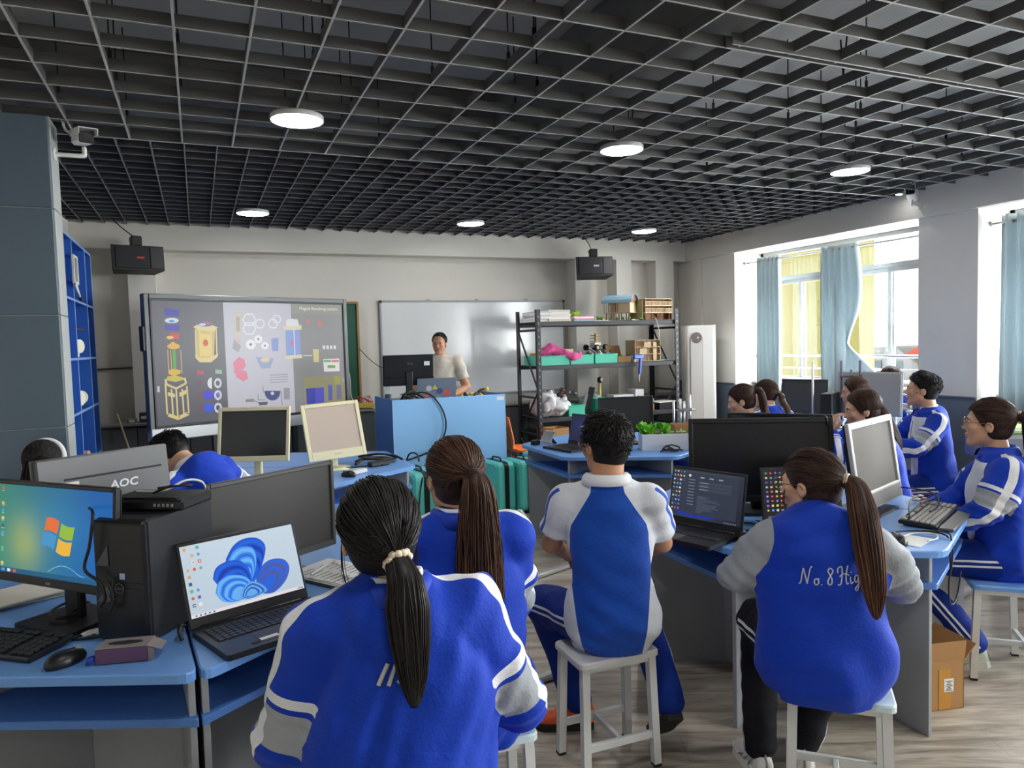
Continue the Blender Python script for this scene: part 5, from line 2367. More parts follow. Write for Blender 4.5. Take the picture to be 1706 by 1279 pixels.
# things on the planter table
monitor('black switched off monitor on the table in front of the storage rack', 3.12, 4.96, .86, -15, 2, .455, .285, bm=bezel_k, sm=mat('screen_black', lin(22, 23, 27), .35))
laptop('open laptop with a dark blue picture on the planter table', 2.74, 5.02, -80, .36, .25, 12, art_login, scr_h=.22)
t = thing('tablet', 'small tablet leaning on a stand beside the dark blue laptop', 'tablet', (2.60, 5.33, .761), R(-75))
b = MB()
b.box((0, 0, .062), (.13, .012, .12), .004, (R(-38), 0, 0))
b.build('case', mat('tablet_silver', lin(170, 174, 176), .35, .4), t)
b = MB()
b.box((0, -.0075, .062), (.116, .002, .104), 0, (R(-38), 0, 0))
b.build('screen', mat('tablet_screen', lin(120, 126, 128), .2), t)
b = MB()
b.box((0, .05, .03), (.05, .006, .09), .002, (R(40), 0, 0))
b.build('prop', black_m, t)
t = thing('charger', 'black plug lying at the left end of the planter table', 'charger', (2.50, 5.36, .761), R(20))
b = MB()
b.box((0, 0, .02), (.07, .05, .04), .006)
b.build('case', black_m, t)
b = MB()
b.tube([(.035, 0, .015), (.06, .02, .01), (.05, .05, .006), (.09, .06, .006)], .004, 6)
b.build('lead', black_m, t)
for i, (px, py) in enumerate([(3.20, 4.50), (3.24, 4.56), (3.28, 4.50)]):
    pass
cable('tangle of thin black wires in front of the white planter', [(3.10, 4.47, .766), (3.16, 4.43, .79), (3.22, 4.45, .77), (3.17, 4.49, .80), (3.12, 4.44, .785), (3.20, 4.41, .772), (3.25, 4.44, .79), (3.18, 4.46, .81), (3.13, 4.48, .775), (3.22, 4.40, .78), (3.27, 4.43, .768)], .006)
t = thing('planter', 'white planter box with bright green lettuce in front of a cardboard box', 'planter', (3.25, 4.585, .760), R(-23))
b = MB()
w_, d_, h_ = .42, .17, .125
for sy in (-1, 1):
    b.box((0, sy * (d_ / 2 - .005), h_ / 2), (w_, .010, h_), .002)
for sx in (-1, 1):
    b.box((sx * (w_ / 2 - .005), 0, h_ / 2), (.010, d_ - .02, h_), .002)
b.box((0, 0, .005), (w_ - .02, d_ - .02, .01))
b.build('trough', mat('planter_white', lin(214, 216, 220), .5), t)
b = MB()
b.box((0, 0, h_ - .02), (w_ - .022, d_ - .022, .02), .004)
b.build('soil', mat('soil', lin(96, 84, 48), .95), t)
leaf_m = mat('lettuce_green', lin(116, 196, 44), .5, noise=(40, .25))
leaf_d = mat('leaf_green', lin(82, 150, 40), .5)
rgl = random.Random(5)


def leaf_mesh(L, W, curl, ruff):
    b = MB()
    n, k = 6, 5
    vs = []
    for i in range(n):
        t_ = i / (n - 1)
        wd = W * math.sin(PI * min(.97, .12 + .80 * t_)) ** .8
        for j in range(k):
            s_ = (j - (k - 1) / 2) / ((k - 1) / 2)
            vs.append((s_ * wd, L * t_ * math.cos(curl * t_ * .6) * .6, L * t_ * .95 * math.cos(curl * t_ * .5) - .12 * L * t_ * t_ + abs(s_) * wd * .35 + ruff * math.sin(7 * t_ + 3 * j) * abs(s_)))
    b.add(vs, [(i * k + j, i * k + j + 1, (i + 1) * k + j + 1, (i + 1) * k + j) for i in range(n - 1) for j in range(k - 1)], True)
    return b


lm = leaf_mesh(.10, .035, 1.2, .012).mesh('leaf')
lm.materials.append(leaf_m)
lm2 = leaf_mesh(.07, .016, 1.5, .004).mesh('leaf_small')
lm2.materials.append(leaf_d)
for i in range(46):
    c = (-.15 if i < 24 else -.02, 0) if i < 34 else (rgl.uniform(-.2, .2), 0)
    o = bpy.data.objects.new('leaf', lm if i < 30 else lm2)
    link(o, t, (c[0] + rgl.uniform(-.045, .045), rgl.uniform(-.05, .05), h_ - .015), (rgl.uniform(-.2, .5), rgl.uniform(-.3, .3), rgl.uniform(0, 6.28)))
    k = rgl.uniform(.7, 1.25) if i < 30 else rgl.uniform(.6, 1.0)
    o.scale = (k, k, k)
carton('low cardboard box behind the lettuce planter', 3.50, 4.66, .760, -23, .26, .16, .17, False)
t = thing('paper_cup', 'pale printed cup with a straw beside the lettuce', 'cup', (3.42, 4.47, .761))
b = MB()
b.lathe([(.0, 0), (.026, 0), (.036, .13), (.038, .132), (.034, .132), (.025, .006)], n=20)
b.build('cup', mat('cup_pale', lin(224, 232, 214), .5), t)
b = MB()
b.lathe([(.0302, .05), (.0336, .09)], n=20)
b.build('print_band', mat('cup_band', lin(110, 180, 150), .5), t)
b = MB()
b.cyl((0, 0, .02), (.03, .0, .20), .004, 8)
b.build('straw', white_plastic, t)


def lab_stand(label, x, y, rz, rods, bars, m=None, z=.760):
    t = thing('laboratory_stand', label, 'stand', (x, y, z), R(rz), 'metal rod stands')
    b = MB()
    b.box((0, 0, .008), (max(r[0] for r in rods) - min(r[0] for r in rods) + .08, .12, .016), .004)
    b.build('base', chrome, t)
    for rx, h in rods:
        b = MB()
        b.cyl((rx, 0, .016), (rx, 0, h), .010, 10)
        b.build('rod', m or chrome, t)
    for x0, x1, zz in bars:
        b = MB()
        b.cyl((x0, -.018, zz), (x1, -.018, zz), .007, 8)
        b.build('cross_bar', m or chrome, t)
        for rx, h in rods:
            if x0 - .01 <= rx <= x1 + .01:
                b = MB()
                b.box((rx, -.010, zz), (.030, .036, .026), .004)
                b.build('clamp', m or chrome, t)
    return t


lab_stand('steel rod stand with clamps at the right end of the planter table', 3.66, 4.93, -23, [(-.085, .33), (-.03, .34), (.0, .32), (.05, .37)], [(-.07, .09, .25)])
lab_stand('rod stand with two dark posts standing on the table by the window', 5.28, 4.72, -40, [(-.06, .60), (.02, .52), (.09, .60)], [(-.07, .10, .46)], mat('rod_dark', lin(90, 84, 104), .4, .5))
lab_stand('tall single white post standing left of the dark posts by the window', 5.0, 4.86, -40, [(0, .60)], [], white_plastic)
# far right table
monitor('dark monitor turned sideways on the table below the left curtain', 5.16, 5.12, .87, -62, 5, .42, .315, bm=mat('bezel_slate', lin(62, 60, 62), .5), sm=mat('screen_slate', lin(66, 66, 68), .5), stand='square')
monitor('silver backed monitor standing in front of the boy with the chest badge', 5.36, 4.58, .88, 105, -4, .56, .38, bm=mat('back_silver', lin(158, 160, 158), .5), backm=mat('back_silver', lin(158, 160, 158), .5), deep=.03)
t = thing('desktop_computer', 'slim black computer standing behind the long haired girl', 'computer', (5.12, 4.78, .760), R(-60))
b = MB()
b.box((0, 0, .16), (.10, .28, .32), .005)
b.build('case', black_m, t)
b = MB()
b.box((0, -.142, .16), (.094, .006, .31), .003)
b.box((0, -.147, .26), (.06, .004, .012), .001)
b.build('front_panel', black_matt, t)
t = thing('clear_cup', 'clear plastic cup on the table beyond the boy with the chest badge', 'cup', (5.70, 4.42, .761))
b = MB()
b.lathe([(.0, 0), (.035, 0), (.048, .14), (.045, .14), (.032, .006)], n=20)
b.build('cup', clear_m, t)
b = MB()
b.lathe([(.05, .138), (.05, .146), (.0, .15)], n=20)
b.build('lid', white_plastic, t)
t = thing('white_box', 'white box next to the clear cup by the window', 'box', (5.62, 4.56, .761), R(20))
b = MB()
b.box((0, 0, .05), (.16, .12, .10), .004)
b.build('carton', white_plastic, t)
b = MB()
b.box((0, -.0605, .05), (.10, .001, .06))
b.build('printed_label', mat('label_grey', lin(190, 200, 204), .6), t)
t = thing('printer', 'grey printer with papers behind the girl with glasses', 'printer', (4.78, 3.02, .760), R(-30))
b = MB()
b.box((0, 0, .085), (.40, .30, .17), .02)
b.build('body', mat('printer_grey', lin(134, 136, 138), .5), t)
b = MB()
b.box((0, -.02, .172), (.34, .20, .006), .002)
b.build('lid', mat('printer_lid', lin(96, 98, 100), .4), t)
b = MB()
b.box((0, -.19, .05), (.26, .10, .006), .002)
b.build('paper_tray', mat('printer_lid', lin(96, 98, 100), .4), t)
t = thing('book_pile', 'green edged exercise books on the grey printer', 'books', (4.78, 3.02, .936), R(-20))
for k in range(3):
    b = MB()
    b.box((.01 * k, 0, .007 + .014 * k), (.24, .17, .012), .001, (0, 0, .1 * k))
    b.build('book', [mat('book_green', lin(150, 190, 110), .6), mat('paper_white', lin(236, 236, 234), .8), mat('book_lime', lin(196, 214, 140), .6)][k], t)
# ================================================================== FRONT OF THE ROOM: big display, boards, lectern
TVQ = homog([(246, 498), (573, 507), (575, 681), (258, 713)], UNIT)


def art_lantern(w, h):
    a = Art(w, h)
    q = TVQ
    P = lambda pts, c: a.poly([q(x, y) for x, y in pts], c)
    Ln = lambda pts, wd, c: a.line([q(x, y) for x, y in pts], wd, c)
    def E(x, y, rx, ry, c, n=14, a0=0, a1=360):
        P([(x + rx * math.cos(R(a0 + (a1 - a0) * i / n)), y + ry * math.sin(R(a0 + (a1 - a0) * i / n))) for i in range(n + (0 if a1 - a0 == 360 else 1))], c)
    DK, MD, RT = lin(92, 93, 101), lin(196, 195, 206), lin(140, 140, 142)
    a.grad(0, 0, 1, 1, lambda u, v: tuple(np.array(DK) * (.92 + .16 * v)), 6, 6)
    P([(371, 503), (486, 505), (490, 690), (379, 702)], MD)
    P([(487, 522), (574, 525), (575, 682), (490, 690)], RT)
    P([(486, 505), (573, 507), (574, 525), (487, 523)], lin(150, 150, 140))
    a.grad(.36, .55, .98, 1.0, lambda u, v: (.62, .62, .63, 1) if 0 else tuple(np.array(MD) * (1.04 if u < .74 else .80)), 1, 1) if 0 else None
    YL, OR, BL = lin(226, 206, 140), lin(230, 178, 48), lin(60, 52, 176)
    # exploded lantern column on the left
    P([(272, 513), (297, 516), (296, 527), (272, 525)], BL)
    E(284, 534, 12, 4.6, lin(214, 228, 240))
    E(284, 535, 5, 2.2, lin(70, 150, 210))
    P([(273, 541), (297, 542), (296, 551), (273, 550)], BL)
    P([(281, 555), (297, 556), (296, 566), (282, 565)], lin(206, 64, 60))
    E(281, 563, 6, 3, lin(240, 190, 90))
    E(286, 573, 4, 2.6, OR)
    E(287, 578, 11, 5, OR)
    for x in (277, 299):
        Ln([(x, 584), (x + 2, 624)], .009, lin(214, 160, 120))
    Ln([(282, 584), (284, 626)], .006, OR)
    P([(285, 584), (290, 584), (292, 624), (287, 625)], lin(70, 176, 60))
    P([(278, 619), (285, 616), (299, 618), (298, 624), (288, 628), (279, 625)], OR)
    P([(276, 629), (289, 627), (302, 630), (305, 634), (290, 638), (275, 635)], lin(206, 190, 76))
    hexT = [(274, 631), (289, 642), (308, 634), (309, 650), (291, 657), (274, 648)]
    Ln([(273, 633), (275, 642), (291, 649), (308, 640), (305, 631)], .018, YL)
    for x, y0, y1 in ((273, 640, 692), (291, 650, 700), (309, 645, 690), (283, 650, 697), (301, 650, 694)):
        Ln([(x, y0), (x + 3, y1)], .014, YL)
    P([(277, 655), (289, 658), (289, 664), (277, 661)], YL)
    P([(296, 656), (308, 651), (308, 658), (297, 663)], YL)
    P([(278, 690), (293, 695), (293, 699), (279, 694)], YL)
    P([(296, 694), (309, 688), (309, 693), (297, 699)], YL)
    Ln([(277, 694), (294, 700), (312, 692)], .016, YL)
    # assembled lantern
    P([(324, 549), (357, 551), (355, 600), (346, 602), (330, 601), (326, 594)], lin(204, 184, 112))
    P([(331, 556), (350, 558), (349, 595), (332, 594)], lin(232, 206, 112))
    E(341, 572, 4.5, 6, lin(206, 80, 44))
    P([(320, 545), (328, 541), (353, 542), (362, 546), (355, 553), (329, 551)], YL)
    E(341, 540, 13, 4.5, lin(66, 96, 170))
    P([(334, 535), (354, 539), (346, 541)], lin(220, 90, 70))
    E(336, 541, 6, 2, lin(214, 228, 240))
    P([(323, 592), (331, 597), (349, 597), (362, 590), (361, 596), (350, 605), (331, 605), (324, 598)], YL)
    for x in (324, 331, 350, 359):
        Ln([(x, 549), (x + 1, 596)], .012, YL)
    # rows of small parts
    P([(326, 618), (338, 618), (338, 626), (325, 626)], lin(176, 76, 84))
    P([(357, 617), (368, 618), (368, 625), (357, 624)], lin(140, 190, 160))
    for j, (y, c) in enumerate(((640, lin(232, 232, 236)), (660, lin(58, 50, 214)), (681, lin(44, 84, 220)))):
        if j == 0:
            E(351, y, 7.5, 9.5, c, 14, 90, 270)
        else:
            P([(337, y - 6), (344, y - 8), (353, y - 6), (354, y + 5), (346, y + 8), (338, y + 6)], c)
        E(361, y, 6.5, 8.5, lin(216, 216, 226))
        E(361, y, 3.4, 4.6, (lin(92, 92, 100), lin(110, 100, 190), lin(60, 70, 130))[j])
        E(331, y, 4, 6, lin(120, 70, 92))
    # middle sheet
    P([(390, 523), (401, 522), (401, 558), (391, 558)], lin(206, 198, 168))
    P([(393, 528), (399, 528), (399, 553), (393, 553)], lin(170, 166, 150))
    for cx, cy, r_ in ((415, 533, 11), (415, 548, 11), (433, 540, 8), (455, 540, 8), (462, 532, 7)):
        Ln([(cx + r_ * math.cos(R(k * 60)), cy + r_ * math.sin(R(k * 60))) for k in range(7)], .010, lin(236, 236, 240))
    for cx, cy, r_ in ((417, 575, 8.5), (430, 566, 7), (441, 577, 6.5)):
        E(cx, cy, r_, r_, lin(236, 236, 240))
        E(cx, cy, r_ * .28, r_ * .28, lin(120, 120, 130))
    P([(389, 566), (401, 578), (396, 588), (386, 582)], lin(160, 160, 168))
    P([(392, 565), (399, 565), (399, 572), (393, 572)], lin(226, 176, 156))
    P([(452, 565), (464, 564), (463, 586), (453, 586)], lin(132, 150, 214))
    for pts in ([(397, 596), (406, 600), (408, 612), (402, 618), (388, 614), (387, 606)], [(389, 616), (409, 620), (412, 632), (404, 637), (392, 630)], [(393, 600), (400, 606), (396, 628), (388, 622)]):
        P(pts, lin(226, 124, 150))
    P([(425, 596), (455, 599), (449, 615), (434, 616)], lin(150, 168, 204))
    E(441, 601, 8, 4, lin(220, 206, 160))
    for i in range(4):
        Ln([(448, 627 + 4 * i), (478, 625 + 4 * i)], .006, lin(140, 140, 150))
    E(452, 655, 13, 14, lin(48, 56, 120), 14, 0, 180)
    P([(439, 653), (465, 653), (465, 657), (439, 657)], lin(48, 56, 120))
    E(452, 657, 3, 3, lin(206, 206, 220))
    P([(471, 648), (481, 648), (481, 667), (471, 667)], lin(150, 150, 160))
    P([(407, 667), (421, 666), (421, 671), (407, 672)], lin(132, 130, 134))
    P([(428, 672), (444, 671), (443, 676), (430, 677)], lin(76, 76, 88))
    for p in ([(436, 644), (437, 655), (440, 655)], [(428, 658), (428, 668), (440, 668)], [(466, 652), (468, 676)], [(421, 669), (429, 673)]):
        Ln(p, .005, lin(84, 84, 100))
    # right sheet
    P([(476, 548), (500, 547), (501, 595), (477, 596)], lin(132, 160, 222))
    P([(473, 544), (503, 542), (503, 550), (473, 551)], lin(222, 214, 180))
    P([(475, 594), (503, 592), (503, 598), (475, 600)], lin(222, 214, 180))
    P([(477, 534), (485, 531), (497, 533), (499, 544), (477, 545)], lin(226, 226, 228))
    E(487, 573, 3, 6, lin(206, 120, 150))
    Ln([(490, 548), (491, 596)], .010, lin(230, 228, 214))
    P([(521, 583), (531, 583), (531, 605), (522, 605)], lin(214, 202, 140))
    Ln([(505, 594), (520, 594)], .008, lin(226, 226, 228))
    for k in range(4):
        P([(538 + 6 * k, 577), (542 + 6 * k, 577), (542 + 6 * k, 583), (538 + 6 * k, 583)], lin(232, 232, 232))
    P([(538, 600), (565, 599), (565, 620), (539, 621)], lin(234, 234, 232))
    P([(539, 601), (551, 601), (551, 605), (539, 605)], lin(130, 176, 120))
    P([(552, 601), (564, 601), (564, 605), (552, 605)], lin(214, 130, 130))
    P([(545, 610), (558, 610), (558, 615), (545, 615)], lin(120, 170, 90))
    E(514, 536, 3, 4, lin(206, 130, 120))
    E(534, 541, 4, 6, lin(206, 120, 110))
    P([(503, 630), (572, 628), (573, 680), (506, 684)], lin(150, 148, 110))
    P([(508, 649), (523, 648), (523, 674), (509, 675)], lin(60, 66, 170))
    P([(523, 648), (538, 647), (538, 672), (523, 674)], lin(84, 84, 196))
    P([(545, 643), (552, 643), (552, 668), (545, 669)], lin(92, 100, 180))
    P([(559, 643), (567, 643), (567, 666), (559, 668)], lin(120, 112, 150))
    P([(556, 628), (565, 628), (565, 642), (556, 643)], lin(166, 162, 80))
    P([(259, 645), (263, 645), (263, 655), (259, 655)], lin(206, 210, 220))
    P([(569, 632), (572, 632), (572, 638), (569, 638)], lin(160, 164, 200))
    return a


tv = thing('interactive_display', 'large interactive display on a wheeled stand showing lantern drawings', 'display', (.521, 7.484, 0), R(24.7))
tvw, tvh, tz = 2.0, 1.125, .945
b = MB()
bz = .045
b.box((-tvw / 2 - bz / 2, 0, tz + tvh / 2), (bz, .08, tvh + 2 * bz), .006)
b.box((tvw / 2 + bz / 2, 0, tz + tvh / 2), (bz, .08, tvh + 2 * bz), .006)
b.box((0, 0, tz + tvh + bz / 2), (tvw, .08, bz), .006)
b.build('frame', mat('display_frame_grey', lin(104, 107, 107), .45, .3), tv)
b = MB()
for sx in (-1, 1):
    b.box((sx * (tvw / 2 - .006), -.02, tz + tvh / 2), (.016, .06, tvh), .002)
b.box((0, -.02, tz + tvh - .006), (tvw, .06, .016), .002)
b.box((0, -.02, tz + .004), (tvw, .06, .020), .002)
b.build('inner_bezel', black_m, tv)
b = MB()
b.box((0, -.012, tz - .065), (tvw + 2 * bz, .09, .11), .008)
b.build('bottom_bar', mat('display_bar_silver', lin(196, 198, 200), .35, .4), tv)
b = MB()
b.box((0, .035, tz + tvh / 2), (tvw + .04, .05, tvh + .04), .012)
b.build('back_shell', black_m, tv)
b = MB()
b.box((0, -.030, tz + tvh / 2), (tvw - .01, .004, tvh - .01))
sc_ = b.build('screen', scr_off, tv)
o = art_lantern(tvw - .016, tvh - .016).build(tv, vmat('display_picture', emit=.21, rough=.3))
o.location = (0, -.033, tz + .008)
lettering('Magical Revolving Lantern', .044, mat('display_text', (0, 0, 0, 1), .5, emit=(lin(236, 236, 230), .25)), tv, (.70, -.036, tz + tvh * .945), (PI / 2, 0, 0), name='title_text')
b = MB()
b.box((-tvw / 2 - bz - .01, .0, tz + .78), (.03, .07, .22), .008)
b.build('pen_holder', black_m, tv)
for sx in (-1, 1):
    b = MB()
    b.box((sx * .42, .075, .80), (.06, .04, 1.44), .006)
    b.build('stand_post', black_m, tv)
    b = MB()
    b.box((sx * .42, -.02, .10), (.07, .66, .05), .01)
    f_ = b.build('stand_foot', black_m, tv)
    for sy in (-1, 1):
        b = MB()
        b.cyl((sx * .42 - .02, sy * .29 - .02, .0385), (sx * .42 + .02, sy * .29 - .02, .0385), .0375, 14)
        b.build('caster', black_matt, f_)
b = MB()
b.box((0, .075, .45), (.84, .03, .06), .006)
b.build('cross_beam', black_m, tv)
# green chalk board and whiteboard
t = thing('chalkboard', 'narrow green chalkboard with a brown frame beside the large display', 'board', (1.30, BY - .10, .80))
b = MB()
b.box((0, 0, .665), (.92, .02, 1.31), .002)
b.build('writing_surface', mat('chalk_green', lin(28, 88, 66), .6, noise=(3, .15)), t)
b = MB()
for sx in (-1, 1):
    b.box((sx * .470, -.004, .665), (.028, .05, 1.35), .004)
for z in (0.0, 1.33):
    b.box((0, -.004, z), (.92, .05, .028), .004)
b.build('frame', mat('board_frame_brown', lin(150, 118, 66), .5), t)
cable('white cable hanging down in front of the green chalkboard', [(1.56, 8.45, 1.45), (1.60, 8.47, 1.25), (1.60, 8.45, 1.05), (1.64, 8.42, .96), (1.74, 8.42, .98)], .006, cable_w)
cable('thin dark cable drooping along the wall from the chalkboard to the whiteboard', [(1.77, 8.70, 1.58), (1.88, 8.70, 1.46), (2.0, 8.70, 1.36), (2.10, 8.70, 1.33)], .005)
t = thing('whiteboard', 'wide glossy whiteboard on the far wall behind the teacher', 'board', (3.33, BY - .015, .95))
b = MB()
b.box((0, 0, .60), (2.50, .022, 1.18), .002)
b.build('writing_surface', mat('whiteboard_gloss', lin(214, 218, 220), .12, spec=.6), t)
b = MB()
for sx in (-1, 1):
    b.box((sx * 1.262, -.004, .60), (.024, .034, 1.22), .004)
for z in (-.0, 1.20):
    b.box((0, -.004, z), (2.50, .034, .022), .004)
b.build('frame', alu, t)
for sx in (-.65, .0, .7):
    b = MB()
    b.box((sx, -.016, 1.216), (.04, .016, .022), .003)
    b.build('clip', alu, t)
b = MB()
b.box((.2, -.045, .0), (1.6, .07, .012), .003)
b.build('pen_tray', alu, t)
for sx in (-1, 1):
    b = MB()
    b.box((sx * 1.258, -.018, 1.196), (.034, .012, .034), .003)
    b.build('corner_cap', black_m, t)

# lectern
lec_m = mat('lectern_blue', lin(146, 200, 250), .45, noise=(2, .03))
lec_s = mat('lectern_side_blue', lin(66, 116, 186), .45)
t = thing('lectern', 'large light blue teaching console with a black cable hanging in front', 'lectern', (2.21, 7.02, 0))
lw, ld, lh = 1.14, .74, 1.095
b = MB()
b.box((0, -ld / 2 + .009, lh / 2), (lw, .018, lh), .002)
b.build('front_panel', lec_m, t)
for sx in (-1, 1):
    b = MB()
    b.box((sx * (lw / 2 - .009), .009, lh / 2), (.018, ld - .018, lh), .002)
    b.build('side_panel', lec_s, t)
b = MB()
b.box((0, .03, 1.0), (lw - .04, ld - .08, .022), .002)
b.build('worktop', lec_m, t)
b = MB()
b.box((lw / 2 - .05, -ld / 2 - .0015, lh - .04), (.075, .002, .035))
b.build('asset_label', mat('paper_white', lin(236, 236, 234), .8), t)
b = MB()
for sx in (-1, 1):
    b.box((sx * (lw / 2 - .001), -ld / 2 + .001, lh / 2), (.006, .006, lh), .001)
b.build('edge_trim', mat('edge_pale_blue', lin(166, 200, 232), .5), t)
LZ = 1.012
mt, ht_ = monitor('black monitor seen from behind on the blue teaching console', 1.905, 7.04, 1.213, 176, 7.5, .505, .30, deep=.02, desk=LZ, bm=bezel_k, stand='square')
b = MB()
b.box((0, .030, .15), (.495, .012, .29), .005)
b.build('flat_back', black_m, ht_)
lettering('AOC', .026, mat('logo_dim', lin(120, 122, 126), .4), ht_, (-.015, .0365, .215), (PI / 2, 0, PI), name='logo', sx=1.15)
b = MB()
b.box((-.18, .0366, .215), (.055, .001, .04))
b.build('paper_sticker', mat('paper_white', lin(236, 236, 234), .8), ht_)
b = MB()
b.box((-.0, .040, .042), (.50, .016, .085), .004)
b.box((-.14, .0486, .05), (.07, .002, .022))
b.build('stand_cover', bezel_k, ht_)
lt = laptop('slate laptop with round stickers on its lid on the teaching console', 2.17, 6.98, 176, .40, .25, 12, None, lid=mat('lid_slate', lin(126, 136, 146), .4, .3), z=LZ, scr_h=.225)
lid = [c for c in lt.children if c.name.startswith('lid')][0]
for i, (sx, sz, r_, c) in enumerate([(-.10, .10, .036, lin(200, 92, 84)), (-.145, .035, .022, lin(224, 232, 238)), (.02, .16, .026, lin(206, 186, 60)), (.08, .15, .030, lin(196, 192, 186)),
                                     (-.03, .12, .028, lin(60, 84, 140)), (.10, .08, .034, lin(176, 106, 84)), (.05, .06, .03, lin(110, 120, 170)), (-.02, .05, .026, lin(130, 170, 140))]):
    b = MB()
    b.prism([(r_ * math.cos(x) * (1 if i % 2 else 1.15), r_ * math.sin(x)) for x in np.linspace(0, 2 * PI, (4 if i == 2 else 13))[:-1]] if i != 2 else [(-.03, -.022), (.03, -.022), (0, .03)], .0086, .0092, Matrix(((1, 0, 0), (0, 0, 1), (0, 1, 0))), (sx, 0, sz))
    b.build('sticker', mat('sticker_%d' % i, c, .5), lid)


def bottle(label, x, y, z, h=.2, r=.03, m=None, cap=None, lab=None):
    t = thing('bottle', label, 'bottle', (x, y, z))
    b = MB()
    b.lathe([(0, 0), (r * .95, .002), (r, .012), (r, h * .62), (r * .85, h * .74), (r * .42, h * .86), (r * .42, h * .93), (0, h * .93)], n=18)
    b.build('body', m or clear_m, t)
    b = MB()
    b.cyl((0, 0, h * .90), (0, 0, h), r * .5, 14)
    b.build('cap', cap or white_plastic, t)
    if lab:
        b = MB()
        b.lathe([(r * 1.015, h * .25), (r * 1.015, h * .5)], n=18)
        b.build('wrap_label', lab, t)
    return t


bottle('clear water bottle with a dark label at the left end of the teaching console', 1.72, 7.14, LZ, .22, .032, lab=mat('label_dark', lin(90, 100, 104), .5))
bottle('low clear jar beside the water bottle on the teaching console', 1.79, 6.86, LZ, .13, .036)
for lb, pts in [('black cables piled under the console monitor', [(1.74, 6.80, 1.02), (1.80, 6.78, 1.10), (1.88, 6.80, 1.12), (1.95, 6.78, 1.06), (1.86, 6.76, 1.09), (1.78, 6.80, 1.13), (1.90, 6.80, 1.14), (2.0, 6.79, 1.08)]),
                ('thick black cable over the console edge under the monitor', [(1.76, 6.86, 1.03), (1.80, 6.82, 1.13), (1.9, 6.84, 1.16), (1.98, 6.86, 1.10)]),
                ('long black cable hanging in a curve down the front of the teaching console', [(1.92, 6.95, 1.10), (1.94, 6.75, 1.15), (2.02, 6.64, 1.12), (2.11, 6.628, 1.0), (2.15, 6.628, .86), (2.12, 6.628, .72), (2.0, 6.628, .60), (1.82, 6.628, .54), (1.66, 6.62, .51)]),
                ('thin black cable dropping from the console to the turquoise case', [(1.66, 6.60, .52), (1.67, 6.50, .44), (1.70, 6.35, .62), (1.70, 6.10, .66), (1.68, 5.95, .62)])]:
    cable(lb, pts, .011 if 'piled' in lb or 'thick' in lb else .008, n=8)
t = thing('gadget_tray', 'white tray with yellow and black robot parts on the teaching console', 'tray', (2.55, 6.95, LZ), R(6))
b = MB()
b.box((0, 0, .03), (.36, .26, .05), .006)
b.build('tray', white_plastic, t)
rgt = random.Random(8)
for i in range(9):
    b = MB()
    b.box((-.14 + .035 * i, rgt.uniform(-.06, .06), .07 + .012 * (i % 2)), (.045, .03, .03), .006, (rgt.random(), rgt.random(), rgt.random()))
    b.build('robot_part', [mat('part_yellow', lin(206, 176, 70), .5), black_m, mat('part_brown', lin(120, 84, 60), .6)][i % 3], t)
b = MB()
b.tube(catmull([(.04, .0, .07), (.08, .0, .11), (.13, .0, .12), (.16, -.02, .09)], 4), .012, 6)
b.build('robot_arm', black_m, t)
b = MB()
b.ball((.15, -.02, .12), (.026, .022, .03), 10, 8)
b.build('robot_head', mat('part_yellow', lin(206, 176, 70), .5), t)
t = thing('gadget_tray', 'small yellow tray of parts on the cabinet left of the teaching console', 'tray', (1.74, 8.40, .895))
b = MB()
b.box((0, 0, .03), (.22, .14, .05), .004)
b.build('tray', mat('part_yellow', lin(206, 176, 70), .5), t)
b = MB()
for k in range(6):
    b.tube(catmull([(rgt.uniform(-.1, .1), rgt.uniform(-.05, .05), .05), (rgt.uniform(-.1, .1), 0, .14), (rgt.uniform(-.1, .12), .02, .06)], 4), .004, 5)
b.build('wires', mat('wire_red', lin(170, 70, 60), .5), t, kind='stuff')

# low cabinets along the far wall
cab_m = mat('cabinet_dark_grey', lin(84, 88, 90), .5, noise=(3, .05))
cab_top = mat('cabinet_top_grey', lin(128, 128, 122), .5)


def cabinet(x0, x1, label, z=.86, y0=8.30, y1=8.585):
    t = thing('low_cabinet', label, 'cabinet', ((x0 + x1) / 2, (y0 + y1) / 2, 0), 0, 'low cabinets along the far wall')
    w, d = x1 - x0, y1 - y0
    b = MB()
    b.box((0, .008, z / 2), (w - .004, d - .016, z), .003)
    b.build('carcass', cab_m, t)
    for sx in (-1, 1):
        b = MB()
        b.box((sx * w / 4, -d / 2 + .003, z / 2 + .02), (w / 2 - .008, .016, z - .07), .003)
        dr = b.build('door', cab_m, t)
        b = MB()
        b.ball((sx * .05, -d / 2 - .014, z * .72), (.014, .012, .014), 8, 6)
        b.build('knob', chrome, dr)
    return t


xs2 = [-1.10, -.12, .86, 1.84]
for i, (a, c) in enumerate(zip(xs2[:-1], xs2[1:])):
    cabinet(a, c, ['dark grey low cabinet in the left corner below the pale rod', 'dark grey low cabinet behind the left half of the large display', 'dark grey low cabinet behind the right half of the large display'][i])
xs2 = [2.9, 3.78, 4.66, 5.54, 6.40]
for i, (a, c) in enumerate(zip(xs2[:-1], xs2[1:])):
    cabinet(a, c, ['dark grey low cabinet at the left end of the run behind the rack', 'dark grey low cabinet behind the white sacks on the rack', 'dark grey low cabinet behind the middle of the rack', 'dark grey low cabinet behind the white tower air conditioner'][i], .82)
for i, (a, c, z) in enumerate([(-1.11, 1.85, .86), (2.89, 6.41, .82)]):
    t = thing('cabinet_worktop', ['grey worktop on the low cabinets left of the teaching console', 'grey worktop on the low cabinets behind the storage rack'][i], 'worktop', ((a + c) / 2, 8.435, z))
    b = MB()
    b.box((0, 0, .0125), (c - a, .31, .024), .003)
    b.build('slab', cab_top, t)
